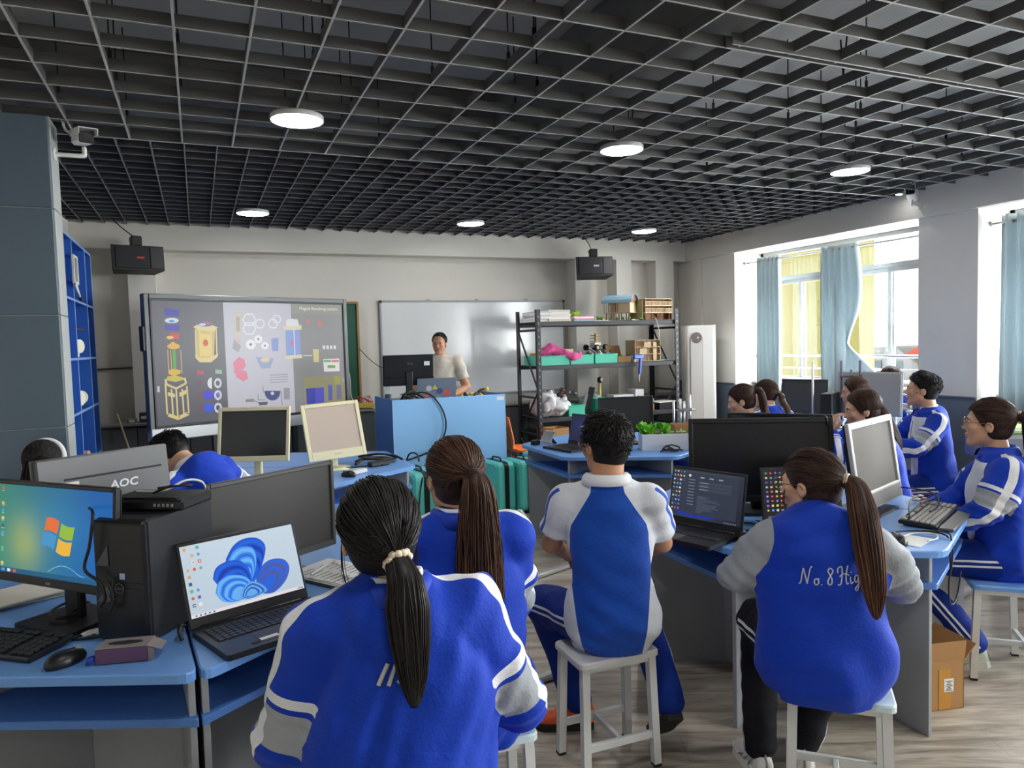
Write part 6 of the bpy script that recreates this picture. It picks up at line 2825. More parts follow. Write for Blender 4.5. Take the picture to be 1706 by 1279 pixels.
t = thing('wooden_rod', 'thin pale wooden rod leaning on the corner cabinet', 'rod', (-.64, 8.05, 0))
b = MB()
b.cyl((.14, -.12, .005), (-.14, .22, 1.0), .009, 8)
b.build('rod', mat('wood_pale', lin(196, 176, 140), .6), t)
for i, (x, c) in enumerate([(-.55, lin(52, 60, 76)), (-.45, lin(40, 44, 50)), (-.66, lin(130, 112, 100))]):
    t = thing('small_box', ['small dark blue box on the corner cabinet', 'small black box on the corner cabinet', 'small brown box on the corner cabinet'][i], 'box', (x, 8.45, .885))
    b = MB()
    b.box((0, 0, .05 - .015 * i), (.085, .10, .10 - .03 * i), .004)
    b.build('carton', mat('box_%d' % i, c, .6), t)
    b = MB()
    b.box((0, -.051, .05 - .015 * i), (.05, .002, .03))
    b.build('label', cable_w, t)

# speakers
def speaker(label, x, y, z, yaw, tilt, w=.48, h=.245, d=.26, mark=None):
    t = thing('wall_speaker', label, 'speaker', (x, y, z), R(yaw), 'black wall speakers')
    hd = bpy.data.objects.new('cabinet', None)
    link(hd, t, (0, 0, 0), (R(tilt), 0, 0))
    b = MB()
    b.prism(round_poly([(-w / 2, 0), (w / 2, 0), (w * .40, d), (-w * .40, d)], .012), 0, h)
    b.build('box', mat('speaker_box', lin(30, 29, 32), .6), hd)
    b = MB()
    b.box((-w * .12, -.004, h / 2), (w * .62, .012, h - .03), .004)
    b.build('grille', black_matt, hd)
    b = MB()
    b.box((w * .345, -.004, h / 2), (w * .24, .012, h - .03), .004)
    b.build('grille', mat('grille_dark', lin(36, 36, 40), .5), hd)
    b = MB()
    b.box((0.02, -.0112, h * .5), (.07, .003, .022), .001)
    b.build('maker_badge', mark or mat('badge_red', lin(190, 60, 56), .4), hd)
    b = MB()
    b.box((0, .10, h + .05), (.10, .10, .10), .01)
    b.cyl((0, .10, h + .05), (0, d + .08, h + .09), .02, 8)
    b.build('bracket', black_m, t)
    return t


speaker('black wall speaker with a red badge above the left end of the display', -.50, 8.16, 2.43, 14, -5)
speaker('black wall speaker with a grey badge above the storage rack', 4.70, 8.14, 2.43, -18, -8, mark=mat('badge_pale', lin(170, 170, 172), .4))
cable('black speaker cable running from the ceiling to the left wall speaker', [(-.72, 8.30, 2.94), (-.62, 8.28, 2.84), (-.50, 8.27, 2.74)], .006)
cable('thin speaker cable rising to the ceiling above the right wall speaker', [(4.72, 8.26, 2.74), (4.70, 8.28, 2.84), (4.62, 8.30, 2.95)], .005)

# cases, chair
teal = mat('case_turquoise', lin(104, 218, 208), .35, noise=(3, .08))
teal2 = mat('case_pale_turquoise', lin(126, 206, 198), .35)


def suitcase(label, x, y, rz, w=.20, d=.36, h=.50, m=None):
    t = thing('equipment_case', label, 'case', (x, y, 0), R(rz), 'turquoise shell cases')
    for sx in (-1, 1):
        b = MB()
        zz = [(0, 0)]
        pl = round_poly([(-d / 2, .03), (d / 2, .03), (d / 2, h), (-d / 2, h)], .055)
        pi_ = [(p[0] * .90, (p[1] - .265) * .93 + .265) for p in pl]
        n = len(pl)
        vs = [(sx * .012, p[0], p[1]) for p in pl] + [(sx * (w / 2 - .02), p[0], p[1]) for p in pl] + [(sx * w / 2, p[0], p[1]) for p in pi_]
        fs = []
        for i in range(n):
            j = (i + 1) % n
            fs += [(i, j, n + j, n + i), (n + i, n + j, 2 * n + j, 2 * n + i)]
        fs.append(tuple(2 * n + i for i in range(n)))
        b.add(vs, fs, False)
        b.build('shell', m or teal, t)
    pl = round_poly([(-d / 2 - .006, .024), (d / 2 + .006, .024), (d / 2 + .006, h + .006), (-d / 2 - .006, h + .006)], .06)
    b = MB()
    n = len(pl)
    b.add([(s * .022, p[0], p[1]) for s in (-1, 1) for p in pl], [(i, (i + 1) % n, n + (i + 1) % n, n + i) for i in range(n)] + [tuple(range(n)), tuple(range(n, 2 * n))])
    b.build('zip_band', black_m, t)
    b = MB()
    b.tube(catmull([(0, -.08, h + .004), (0, -.06, h + .03), (0, .06, h + .03), (0, .08, h + .004)], 4), .009, 6)
    b.build('handle', black_m, t)
    for sy in (-1, 1):
        b = MB()
        b.cyl((-.03, sy * d * .38, .017), (.03, sy * d * .38, .017), .0165, 10)
        b.build('wheel', black_m, t)
    return t


suitcase('turquoise shell case standing left of the pair in front of the console', 2.53, 6.30, 8)
suitcase('turquoise shell case standing right of the pair in front of the console', 2.76, 6.28, 6)
suitcase('pale turquoise case partly hidden behind the pair of cases', 3.02, 6.42, 4, h=.52, m=teal2)
suitcase('turquoise shell case standing against the desk with the cream monitors', 1.60, 5.72, 6, w=.22, h=.585)
suitcase('turquoise shell case between the scrunchie girl and the console', 1.83, 5.72, 2, w=.20, h=.56)
t = thing('plastic_chair', 'bright orange plastic chair beside the blue teaching console', 'chair', (3.22, 7.15, 0), R(80))
orange = mat('plastic_orange', lin(240, 118, 40), .45)
b = MB()
vs, fs = [], []
prof = [(-.24, .46), (-.22, .45), (-.05, .435), (.12, .435), (.19, .46), (.215, .56), (.24, .70), (.262, .82)]
for i, (y, z) in enumerate(prof):
    wd = .22 if i < 5 else .22 - .012 * (i - 4)
    for j in range(9):
        s_ = (j - 4) / 4
        vs.append((wd * s_, y - (abs(s_) ** 2 * .04 if i > 4 else 0), z + abs(s_) ** 3 * .035 * (1 if i < 5 else 0)))
fs = [(i * 9 + j, i * 9 + j + 1, (i + 1) * 9 + j + 1, (i + 1) * 9 + j) for i in range(len(prof) - 1) for j in range(8)]
b.add(vs, fs, True)
o = b.build('seat_shell', orange, t)
md = o.modifiers.new('thickness', 'SOLIDIFY')
md.thickness = .014
for sx in (-1, 1):
    for sy in (-1, 1):
        b = MB()
        b.tube([(sx * .19, sy * .17, .01), (sx * .15, sy * .13, .43)], .013, 8)
        b.build('leg', mat('chair_leg_grey', lin(150, 150, 152), .4, .5), t)
for i, (x, y, s_) in enumerate([(2.62, 6.02, .07), (2.48, 6.00, .04), (2.86, 6.06, .035), (3.45, 2.3, .05), (1.80, 3.12, .05)]):
    t = thing('paper_scrap', ['crumpled white paper cup on the floor before the turquoise cases', 'small white scrap left of the crumpled cup by the cases', 'small white scrap right of the crumpled cup by the cases', 'small white scrap on the floor to the right of the cardboard box', 'white scrap on the floor behind the polo boy stool'][i], 'scrap', (x, y, .001), i)
    b = MB()
    b.add([(-s_, -s_ * .5, 0), (s_, -s_ * .6, .003), (s_ * .7, s_ * .5, s_ * .9 if i == 0 else .01), (-s_ * .6, s_ * .6, s_ if i == 0 else .006), (0, 0, s_ * 1.1 if i == 0 else .014)], [(0, 1, 4), (1, 2, 4), (2, 3, 4), (3, 0, 4)])
    b.build('paper', white_plastic, t)
# ================================================================== STORAGE RACK AND WHAT IT HOLDS
rack_m = mat('rack_black_steel', lin(58, 58, 62), .5, .2, noise=(8, .1))
rk = thing('storage_rack', 'black slotted steel storage rack full of models and boxes', 'rack', (4.635, 7.975, 0))
RW, RD, RH = 2.0, .55, 1.98
LV = [.22, .66, 1.28, 1.80]
for sx in (-1, 1):
    for sy in (-1, 1):
        b = MB()
        x, y = sx * (RW / 2 - .002), sy * RD / 2
        b.box((x, y, RH / 2), (.006, .05, RH), .001)
        b.box((x - sx * .024, y + sy * .022, RH / 2), (.05, .006, RH), .001)
        p = b.build('post', rack_m, rk)
        b = MB()
        for k in range(24):
            b.box((x - sx * .022, y + sy * .0262, .10 + .078 * k), (.012, .0012, .024))
        b.build('slots', mat('slot_pale', lin(150, 150, 152), .6), p, kind='stuff')
for z in LV:
    b = MB()
    b.box((0, 0, z + .034), (RW - .02, RD - .02, .008), .001)
    s_ = b.build('shelf_board', rack_m, rk)
    for sy in (-1, 1):
        b = MB()
        b.box((0, sy * (RD / 2 - .012), z + .010), (RW - .012, .024, .052), .004)
        b.build('shelf_beam', rack_m, s_)
for sx in (-1, 1):
    for (z0, y0, z1, y1) in ((1.72, .25, 1.06, -.25), (1.00, -.25, .50, .25), (.94, .26, .94, -.26), (.42, .26, .05, -.26), (1.74, .26, 1.74, -.26), (.50, .26, .50, -.26)):
        b = MB()
        b.tube([(sx * (RW / 2 - .012), y0, z0), (sx * (RW / 2 - .012), y1, z1)], .014, 4, smooth=False)
        b.build('side_brace', rack_m, rk)
T1, T2, T3 = 1.80 + .0385, 1.28 + .0385, .66 + .0385
X0r, YF = 3.635, 7.70
paper_w = mat('paper_white', lin(236, 236, 234), .8)
paper_c = mat('paper_cream', lin(226, 218, 198), .8)


def pile(label, x, y, z, rz, w, d, hs_, ms, cat='papers', name='paper_pile', grp=None):
    t = thing(name, label, cat, (x, y, z), R(rz), grp)
    rg = random.Random(int(abs(x * 77 + z * 31)))
    zz = .0
    for i, h in enumerate(hs_):
        b = MB()
        b.box((rg.uniform(-.008, .008), rg.uniform(-.008, .008), zz + h / 2 + .0006), (w * rg.uniform(.93, 1), d * rg.uniform(.93, 1), h - .0008), .001, (0, 0, rg.uniform(-.05, .05)))
        b.build('sheaf', ms[i % len(ms)], t)
        zz += h
    return t


pile('loose pale paper pile behind the left post on the top rack shelf', 3.76, 7.93, T1, 4, .24, .30, [.02, .015, .03, .02, .02, .016], [paper_w, mat('paper_grey', lin(200, 200, 196), .8)])
pile('thick cream paper pile right of the left post on the top rack shelf', 4.00, 7.90, T1, -3, .29, .24, [.03, .03, .03, .03, .02], [paper_c, paper_w])
pile('pink and pale blue folders lying flat on the top rack shelf', 4.32, 7.88, T1, 6, .30, .22, [.012, .012, .012, .014, .010], [mat('folder_blue', lin(168, 206, 216), .6), mat('folder_mint', lin(176, 216, 196), .6), mat('folder_pink', lin(222, 150, 172), .6), paper_w, mat('folder_rose', lin(226, 170, 190), .6)], 'folders', 'folder_pile')
green_l = mat('model_tree_lime', lin(140, 190, 40), .7)
green_d = mat('model_tree_green', lin(86, 130, 40), .7)
wood_l = mat('model_wood_pale', lin(222, 196, 156), .7, noise=(14, .12))
wood_d = mat('model_wood_brown', lin(150, 110, 84), .7, noise=(14, .15))
t = thing('model_garden', 'white board with a lime green model tree and small bushes on the top rack shelf', 'model', (4.50, 7.98, T1))
b = MB()
b.box((0, 0, .006), (.46, .24, .012), .001)
b.build('board', white_plastic, t)
rgm = random.Random(3)


def bush(parent, x, y, z, r, m, name='bush'):
    B = Body()
    for k in range(5):
        B.ell((x + rgm.uniform(-r, r) * .7, y + rgm.uniform(-r, r) * .7, z + r + rgm.uniform(-.4, .5) * r), (r * .62, r * .62, r * .55), .01)
    v, q = B.mesh(max(.006, r * .22))
    return np_obj(name, v, q, m, parent)


bush(t, -.17, .02, .045, .05, green_l, 'tree_crown')
b = MB()
b.cyl((-.17, .02, .01), (-.17, .02, .075), .007, 6)
b.build('tree_trunk', wood_d, t)
for i in range(7):
    bush(t, -.08 + .045 * i, rgm.uniform(-.06, .05), .008, rgm.uniform(.022, .036), green_d)
b = MB()
b.box((.17, -.07, .022), (.03, .02, .02), .002)
b.box((.19, -.07, .03), (.008, .008, .036), .002)
b.build('tiny_figure_stand', mat('part_yellow', lin(206, 176, 70), .5), t)


def house_model(label, x, y, rz):
    t = thing('model_house', label, 'model', (x, y, T1), R(rz))
    b = MB()
    b.box((0, 0, .006), (.42, .30, .012), .001)
    b.build('board', mat('model_lawn', lin(170, 176, 140), .8), t)
    for sx in (-.15, -.05, .05, .15):
        for sy in (-.09, .09):
            b = MB()
            b.box((sx, sy, .055), (.012, .012, .09))
            b.build('stilt', wood_d, t)
    b = MB()
    b.box((0, 0, .103), (.36, .24, .010), .001)
    b.build('deck', wood_l, t)
    b = MB()
    b.box((.08, -.108, .165), (.18, .008, .115), .001)
    b.box((.168, 0, .165), (.008, .21, .115), .001)
    b.box((0, .108, .165), (.34, .008, .115), .001)
    b.build('wall', wood_l, t)
    for k in range(7):
        b = MB()
        b.box((-.17 + .03 * k, -.115, .165), (.006, .006, .115))
        b.build('veranda_post', wood_d, t)
    n = 9
    vs = []
    for k in range(n):
        a = PI * k / (n - 1)
        for xx in (-.20, .20):
            vs.append((xx, -.145 * math.cos(a), .222 + .105 * math.sin(a)))
    b = MB()
    b.add(vs, [(2 * k, 2 * k + 1, 2 * k + 3, 2 * k + 2) for k in range(n - 1)], False)
    o = b.build('roof', mat('model_roof_blue', lin(120, 150, 166), .6), t)
    md = o.modifiers.new('thickness', 'SOLIDIFY')
    md.thickness = .008
    b = MB()
    b.prism([(-.13 * math.cos(PI * k / 8), .10 * math.sin(PI * k / 8)) for k in range(9)], .17, .178, Matrix(((0, 0, 1), (1, 0, 0), (0, 1, 0))), (0, 0, .222))
    b.build('gable', wood_d, t)
    for k in range(5):
        bush(t, -.16 + .08 * k, -.13, .008, .018, green_d)
    return t


house_model('model house on stilts with a curved grey blue roof on the top rack shelf', 4.93, 7.93, -52)


def block_model(label, x, y, z, rz, w=.46, d=.30, storeys=3, h=.088, balc=True, m=None):
    t = thing('model_building', label, 'model', (x, y, z), R(rz))
    m = m or wood_d
    for k in range(storeys + 1):
        b = MB()
        b.box((0, 0, .005 + k * h), (w, d, .008), .001)
        b.build('floor_plate', wood_l if k else m, t)
    for k in range(storeys):
        b = MB()
        b.box((-w / 2 + .004, 0, .009 + k * h + h / 2 - .004), (.006, d - .01, h - .010))
        b.box((w / 2 - .004, 0, .009 + k * h + h / 2 - .004), (.006, d - .01, h - .010))
        b.box((0, d / 2 - .02, .009 + k * h + h / 2 - .004), (w - .02, .006, h - .010))
        b.box((0, -d / 2 + .09, .009 + k * h + h / 2 - .004), (w - .02, .006, h - .010))
        b.build('wall', m, t)
        if balc and k > 0:
            b = MB()
            b.box((0, -d / 2 + .004, k * h + .058), (w, .007, .006))
            b.box((0, -d / 2 + .004, k * h + .012), (w, .007, .006))
            r_ = b.build('railing', wood_l, t)
            b = MB()
            nb = 22
            for i in range(nb):
                b.box((-w / 2 + .006 + (w - .012) * i / (nb - 1), -d / 2 + .004, k * h + .036), (.007, .006, .044))
            b.build('balusters', wood_l, r_, kind='stuff')
        for i in range(5):
            b = MB()
            b.box((-w / 2 + .03 + (w - .06) * i / 4, -d / 2 + .03, .009 + k * h + h / 2 - .004), (.010, .010, h - .010))
            b.build('column', wood_d, t)
    return t


tb = block_model('brown model block of three storeys with pale railings on the top rack shelf', 5.40, 7.92, T1, 6, .44, .28)
b = MB()
b.box((-.26, .0, .13), (.008, .26, .24), .001)
b.build('side_facade', mat('model_side_olive', lin(150, 150, 110), .7, noise=(20, .3)), tb)
for i in range(3):
    bush(tb, -.30 + .02 * i, -.12, .0, .016, green_d)
t2_ = block_model('pale wooden open model building on the middle rack shelf', 5.24, 7.90, T2, -6, .36, .28, 3, .088, False, wood_l)
b = MB()
for k in range(3):
    b.box((-.12 + .06 * k, -.13, .05 + .08 * k), (.10, .006, .07))
    b.box((.10, -.13, .05 + .08 * k), (.05, .006, .07))
b.build('front_panels', wood_l, t2_, kind='stuff')
cable('pale cord hanging from the top rack shelf at the right', [(5.30, 7.69, 1.86), (5.31, 7.665, 1.78), (5.33, 7.66, 1.68), (5.32, 7.67, 1.60)], .005, cable_w)

tray_m = mat('tray_turquoise', lin(66, 196, 164), .4)
tray_d = mat('tray_divider', lin(30, 110, 104), .5)


def tray(label, x, y, z, w=.34, d=.36, h=.115, rz=0):
    t = thing('storage_tray', label, 'tray', (x, y, z), R(rz), 'turquoise trays on the rack')
    b = MB()
    b.box((0, 0, .003), (w - .01, d - .01, .006))
    for sx in (-1, 1):
        b.box((sx * (w / 2 - .003), 0, h / 2), (.006, d, h), .002)
    for sy in (-1, 1):
        b.box((0, sy * (d / 2 - .003), h / 2), (w - .012, .006, h), .002)
    b.build('tub', tray_m, t)
    b = MB()
    b.box((0, -d / 2 - .003, h - .008), (w, .010, .016), .003)
    b.build('rim', tray_m, t)
    return t


YT = 7.93
tray('turquoise tray with a pink glove over its edge on the middle rack shelf', 3.88, YT, T2, .44)
tray('turquoise tray in the middle of the three on the rack shelf', 4.27, YT, T2, .32)
tray('turquoise tray full of grey parts, rightmost of the three on the rack shelf', 4.61, YT, T2, .32)
B = Body()
pts = [(3.90, 7.86, T2 + .20), (3.98, 7.82, T2 + .16), (4.06, 7.76, T2 + .12), (4.15, 7.72, T2 + .09)]
B.chain(pts, [.075, .055, .040, .055], .02, ((0, 1, 0), .5))
for k, (dx, dz) in enumerate(((.07, .05), (.085, .025), (.085, -.005), (.07, -.03))):
    B.cone(pts[-1], (pts[-1][0] + dx, pts[-1][1] - .01, pts[-1][2] + dz), .018, .012, .008)
B.cone(pts[0], (3.80, 7.88, T2 + .14), .06, .05, .02)
v, q = B.mesh(.008, folds(4, .006, .006))
gl = np_obj('rubber_glove', v, q, maskmat('glove_pink', lin(232, 100, 160), [], .5, bump=CB), None)
gl['label'] = 'pink rubber glove lying over the left turquoise tray'
gl['category'] = 'glove'
for i, (x, c) in enumerate([(3.73, lin(206, 160, 60)), (3.80, lin(214, 180, 90)), (4.19, lin(232, 200, 170))]):
    t = thing('small_carton', ['amber carton at the back of the left turquoise tray', 'yellow carton standing in the left turquoise tray', 'pale pink carton behind the pink glove'][i], 'box', (x, 8.0, T2 + .007))
    b = MB()
    b.box((0, 0, .07 + .02 * (i == 2)), (.06 + .10 * (i == 2), .05, .14 + .04 * (i == 2)), .003)
    b.build('carton', mat('small_carton_%d' % i, c, .6), t)
    b = MB()
    b.box((0, -.0256, .08), (.04, .001, .05))
    b.build('label', paper_w, t)
rgk = random.Random(21)
grey_p = [mat('part_grey', lin(150, 152, 156), .5), mat('part_dark', lin(60, 60, 66), .5), mat('part_white', lin(212, 212, 212), .5)]
for i in range(26):
    t = thing('toy_brick_part', 'loose grey construction part heaped in the right two turquoise trays', 'part', (rgk.uniform(4.16, 4.74), rgk.uniform(7.80, 8.04), T2 + .10 + rgk.uniform(0, .05)), rgk.uniform(0, 6), 'loose grey parts in the trays')
    b = MB()
    L = rgk.uniform(.05, .13)
    b.box((0, 0, 0), (L, .018, .014), .003, (rgk.uniform(-.5, .5), rgk.uniform(-.7, .7), 0))
    b.cyl((-.3 * L, -.012, .0), (-.3 * L, .012, .0), .016, 8)
    b.build('beam', grey_p[i % 3], t)
t = thing('robot_car', 'yellow and black toy robot car on a plate standing on the rack behind the trays', 'toy', (4.66, 8.10, T2 + .165), R(20))
b = MB()
b.box((0, 0, .0), (.22, .15, .012), .002)
b.build('chassis', black_m, t)
b = MB()
b.box((0, 0, -.085), (.05, .05, .16), .004)
b.build('support', mat('part_grey', lin(150, 152, 156), .5), t)
for sx in (-.08, .08):
    for sy in (-1, 1):
        b = MB()
        b.cyl((sx, sy * .075, .03), (sx, sy * .105, .03), .038, 18)
        w_o = b.build('wheel', black_matt, t)
        b = MB()
        b.cyl((sx, sy * .100, .03), (sx, sy * .108, .03), .021, 14)
        b.build('hub', mat('part_yellow', lin(206, 176, 70), .5), w_o)
b = MB()
b.box((0, 0, .06), (.13, .09, .07), .006)
b.build('body', white_plastic, t)
b = MB()
for k in range(3):
    b.box((0, 0, .11 + .035 * k), (.13 - .02 * k, .10, .010), .002)
    b.box((-.04, -.04, .11 + .035 * k), (.012, .012, .05))
    b.box((.04, .04, .11 + .035 * k), (.012, .012, .05))
b.build('upper_frame', mat('part_gold', lin(214, 178, 96), .5), t)
carton('small brown carton with an open lid on the middle rack shelf', 4.88, 7.86, T2, 4, .20, .16, .075, False)
t = thing('carton_lid', 'raised brown lid leaning behind the small carton on the rack', 'lid', (4.86, 8.0, T2), R(8))
b = MB()
b.box((0, 0, .13), (.23, .008, .17), .002, (R(-16), 0, 0))
b.box((0, -.03, .045), (.23, .008, .08), .002, (R(20), 0, 0))
b.build('panel', mat('cardboard_lid', lin(166, 122, 84), .85), t)
t = thing('white_pot', 'small white pot beside the brown carton on the rack', 'pot', (5.03, 7.80, T2))
b = MB()
b.lathe([(0, 0), (.030, 0), (.034, .08), (.028, .084), (0, .082)], n=18)
b.build('pot', white_plastic, t)
b = MB()
b.cyl((0, 0, .083), (0, 0, .092), .022, 14)
b.build('lid', black_m, t)
# blue glue gun / clamp hanging over the shelf edge
t = thing('hot_glue_gun', 'blue glue gun hanging with its handle over the middle rack shelf edge', 'tool', (5.02, 7.66, T2), R(10))
gbl = mat('tool_blue', lin(36, 76, 170), .4)
b = MB()
b.box((.0, .01, .065), (.17, .04, .06), .012)
b.cyl((.08, .01, .06), (.12, .01, .055), .014, 10, .006)
b.build('barrel', gbl, t)
b = MB()
b.box((-.01, -.028, -.05), (.045, .034, .20), .012, (0, R(6), 0))
b.build('handle', gbl, t)
b = MB()
b.box((.028, -.02, -.0), (.016, .02, .05), .004)
b.build('trigger', mat('trigger_dark', lin(20, 30, 70), .5), t)
b = MB()
b.tube(catmull([(-.02, -.03, -.15), (-.03, -.03, -.20), (-.02, -.03, -.24)], 4), .005, 6)
b.build('cord', cable_w, t)
t = thing('glass_plate', 'thin clear green plate lying at the right end of the middle rack shelf', 'plate', (5.50, 7.90, T2))
b = MB()
b.box((0, 0, .004), (.14, .24, .006), .001)
b.box((0, 0, .012), (.12, .2, .006), .001)
b.build('sheet', mat('plate_green', lin(150, 196, 186), .2), t)
# lower shelf
def sack(label, x, y, z, rx, ry, h, m, seed, name='plastic_sack'):
    B = Body()
    B.ell((0, 0, h * .5), (rx, ry, h * .55), .03)
    B.ell((rx * .35, 0, h * .8), (rx * .55, ry * .6, h * .35), .03)
    v, q = B.mesh(.014, folds(seed, .014, .02), lambda X: -X[:, 2])
    o = np_obj(name, v, q, m, None)
    o.location = (x, y, z)
    o['label'] = label
    o['category'] = 'sack'
    return o


sack_w = maskmat('sack_white', lin(220, 220, 222), [], .45, bump=[(14, .6), (60, .3)])
sack('bulging white plastic sack at the left end of the lower rack shelf', 3.82, 7.90, T3, .17, .20, .26, sack_w, 31)
sack('white plastic sack leaning right on the lower rack shelf', 3.98, 7.84, T3, .14, .16, .20, sack_w, 32)
sack('crumpled grey plastic bag on the lower rack shelf in front of the whiteboard', 4.55, 8.05, T3, .16, .14, .20, maskmat('bag_grey', lin(170, 176, 180), [], .35, bump=[(18, .6)]), 33)
for i in range(10):
    t = thing('mixed_part', 'white and black mechanical part heaped on the lower rack shelf behind the sacks', 'part', (3.98 + rgk.uniform(-.22, .30), rgk.uniform(7.98, 8.12), T3 + .20 + rgk.uniform(-.02, .10)), rgk.uniform(0, 6), 'mechanical parts behind the sacks')
    b = MB()
    b.box((0, 0, 0), (rgk.uniform(.06, .14), .05, .03), .006, (rgk.uniform(-.6, .6), rgk.uniform(-.6, .6), 0))
    b.build('housing', grey_p[i % 3], t)
    b = MB()
    b.cyl((0, -.03, .01), (0, .03, .01), .022, 10)
    b.build('motor', [black_m, mat('part_brown', lin(120, 84, 60), .6)][i % 2], t)
t = thing('support_crate', 'dark crate under the heap of parts on the lower rack shelf', 'crate', (4.02, 8.09, T3))
b = MB()
b.box((0, 0, .08), (.56, .20, .16), .004)
b.build('crate', black_matt, t)
for sx in (-1, 1):
    b = MB()
    b.box((sx * .282, 0, .12), (.006, .08, .02), .002)
    b.build('handle', cab_m, t)
tray('turquoise tray beside the white sacks on the lower rack shelf', 4.16, 7.84, T3, .22, .26, .13)
tray('tall turquoise tray behind the black angled panel on the lower shelf', 4.56, 7.80, T3, .24, .22, .19)
t = thing('angled_panel', 'black angled metal panel standing on the lower rack shelf', 'panel', (4.36, 7.76, T3), R(-15))
b = MB()
b.box((0, 0, .17), (.07, .02, .34), .003, (0, R(14), 0))
b.build('panel', black_m, t)
b = MB()
b.box((-.05, -.004, .13), (.06, .012, .26), .002, (0, R(14), 0))
b.build('face_plate', grey_p[0], t)
t = thing('frame_model', 'small black frame with a grey picture in front of the rack tray', 'frame', (4.74, 7.745, T3), R(-4))
b = MB()
for sx in (-1, 1):
    b.box((sx * .075, 0, .085), (.014, .014, .17), .002)
for z in (.007, .163):
    b.box((0, 0, z), (.15, .014, .014), .002)
b.build('border', black_m, t)
b = MB()
b.box((0, .002, .085), (.14, .004, .15))
b.build('picture', mat('picture_grey', lin(150, 154, 156), .6, noise=(30, .5)), t)
t = thing('test_tube_toy', 'tall thin yellow and white toy figure standing on the lower rack shelf', 'toy', (4.66, 8.02, T3))
b = MB()
b.cyl((0, 0, .0), (0, 0, .14), .045, 14)
b.build('base', white_plastic, t)
b = MB()
b.cyl((0, 0, .14), (0, 0, .36), .020, 12)
b.build('stem', mat('toy_stem', lin(206, 190, 120), .5), t)
b = MB()
b.ball((0, -.005, .40), (.034, .03, .042), 12, 8)
b.build('head', black_m, t)
b = MB()
b.ball((.012, -.03, .405), (.02, .012, .024), 10, 6)
b.build('face', white_plastic, t)
for i, (x, w_, h_, lb) in enumerate([(4.96, .30, .20, 'wide white carton with handles on the lower rack shelf'), (5.20, .13, .26, 'small upright white carton on the lower rack shelf')]):
    t = thing('white_carton', lb, 'box', (x, 8.02, T3))
    b = MB()
    b.box((0, 0, h_ / 2), (w_, .18, h_), .003)
    b.build('carton', mat('carton_white', lin(222, 222, 224), .6), t)
    b = MB()
    for sx in ((-1, 1) if i == 0 else (0,)):
        b.tube([(sx * .06 - .03, -.0915, h_ * .35), (sx * .06 - .03, -.093, h_ * .7), (sx * .06 + .03, -.093, h_ * .7), (sx * .06 + .03, -.0915, h_ * .35)], .004, 5)
    b.build('handle_print', mat('print_grey', lin(160, 160, 166), .6), t)
t = thing('crate_stack', 'black flat case with a white sheet on top at the right end of the rack', 'case', (5.44, 7.86, T3))
b = MB()
b.box((.05, 0, .045), (.28, .30, .09), .004)
b.build('case', black_m, t)
b = MB()
b.box((.04, -.02, .094), (.30, .28, .008), .001, (0, 0, .06))
b.build('sheet', paper_w, t)
t = thing('wire_basket', 'small white zigzag rack over a brown box on the rack', 'basket', (5.22, 7.80, T3))
b = MB()
b.box((0, .02, .04), (.16, .14, .08), .003)
b.build('box', mat('cardboard', lin(176, 132, 84)), t)
b = MB()
b.tube([(-.07 + .02 * i, -.05, .085 + (.06 if i % 2 else 0)) for i in range(8)], .005, 5)
b.build('zigzag', white_plastic, t)
carton('brown cardboard box on the bottom rack shelf at the left', 3.90, 7.86, .2585, 2, .26, .34, .30, False)
carton('tan cardboard box standing on the floor in front of the rack', 3.72, 7.42, 0, 8, .22, .22, .62, False)
for i, (x, w_) in enumerate([(4.35, .36), (4.85, .36), (5.30, .34)]):
    t = thing('storage_bin', ['dark bin on the bottom rack shelf, left of three', 'dark bin on the bottom rack shelf, middle of three', 'dark bin on the bottom rack shelf, right of three'][i], 'bin', (x, 7.95, .2585), 0, 'dark bins on the bottom rack shelf')
    b = MB()
    b.box((0, 0, .12), (w_, .36, .24), .01)
    b.build('tub', mat('bin_dark', lin(60, 76, 84), .5), t)
    b = MB()
    b.box((0, 0, .25), (w_ + .02, .38, .02), .006)
    b.build('lid', mat('bin_lid', lin(80, 150, 150), .5), t)

# ------------------------------------------------------------------ tower air conditioner
t = thing('air_conditioner', 'tall white tower air conditioner with a round dial by the corner', 'air conditioner', (6.08, 7.86, 0), R(-24))
w_, d_, h_ = .40, .30, 1.76
b = MB()
b.prism(round_poly([(-w_ / 2, -d_ / 2), (w_ / 2, -d_ / 2), (w_ / 2, d_ / 2), (-w_ / 2, d_ / 2)], .05), .04, h_)
b.build('cabinet', mat('ac_white', lin(228, 226, 222), .35), t)
b = MB()
b.prism(round_poly([(-w_ / 2 + .02, -d_ / 2 + .02), (w_ / 2 - .02, -d_ / 2 + .02), (w_ / 2 - .02, d_ / 2 - .02), (-w_ / 2 + .02, d_ / 2 - .02)], .05), 0, .042)
b.build('plinth', mat('ac_grey', lin(150, 150, 150), .5), t)
b = MB()
pl = [(-.075, .25), (.075, .25), (.075, 1.60)] + [(.075 * math.cos(a), 1.60 + .075 * math.sin(a)) for a in np.linspace(0, PI, 9)[1:-1]] + [(-.075, 1.60)]
b.prism(pl, 0, .012, Matrix(((1, 0, 0), (0, 0, -1), (0, 1, 0))), (-.06, -d_ / 2 + .003, 0))
fr_ = b.build('air_outlet', mat('ac_outlet', lin(206, 200, 196), .4), t)
b = MB()
for sx in (-1, 1):
    b.box((-.06 + sx * .077, -d_ / 2 - .007, .92), (.005, .006, 1.36), .001)
b.build('outlet_edge', mat('ac_grey', lin(150, 150, 150)), t)
b = MB()
b.cyl((-.06, -d_ / 2 - .006, 1.60), (-.06, -d_ / 2 - .016, 1.60), .068, 28)
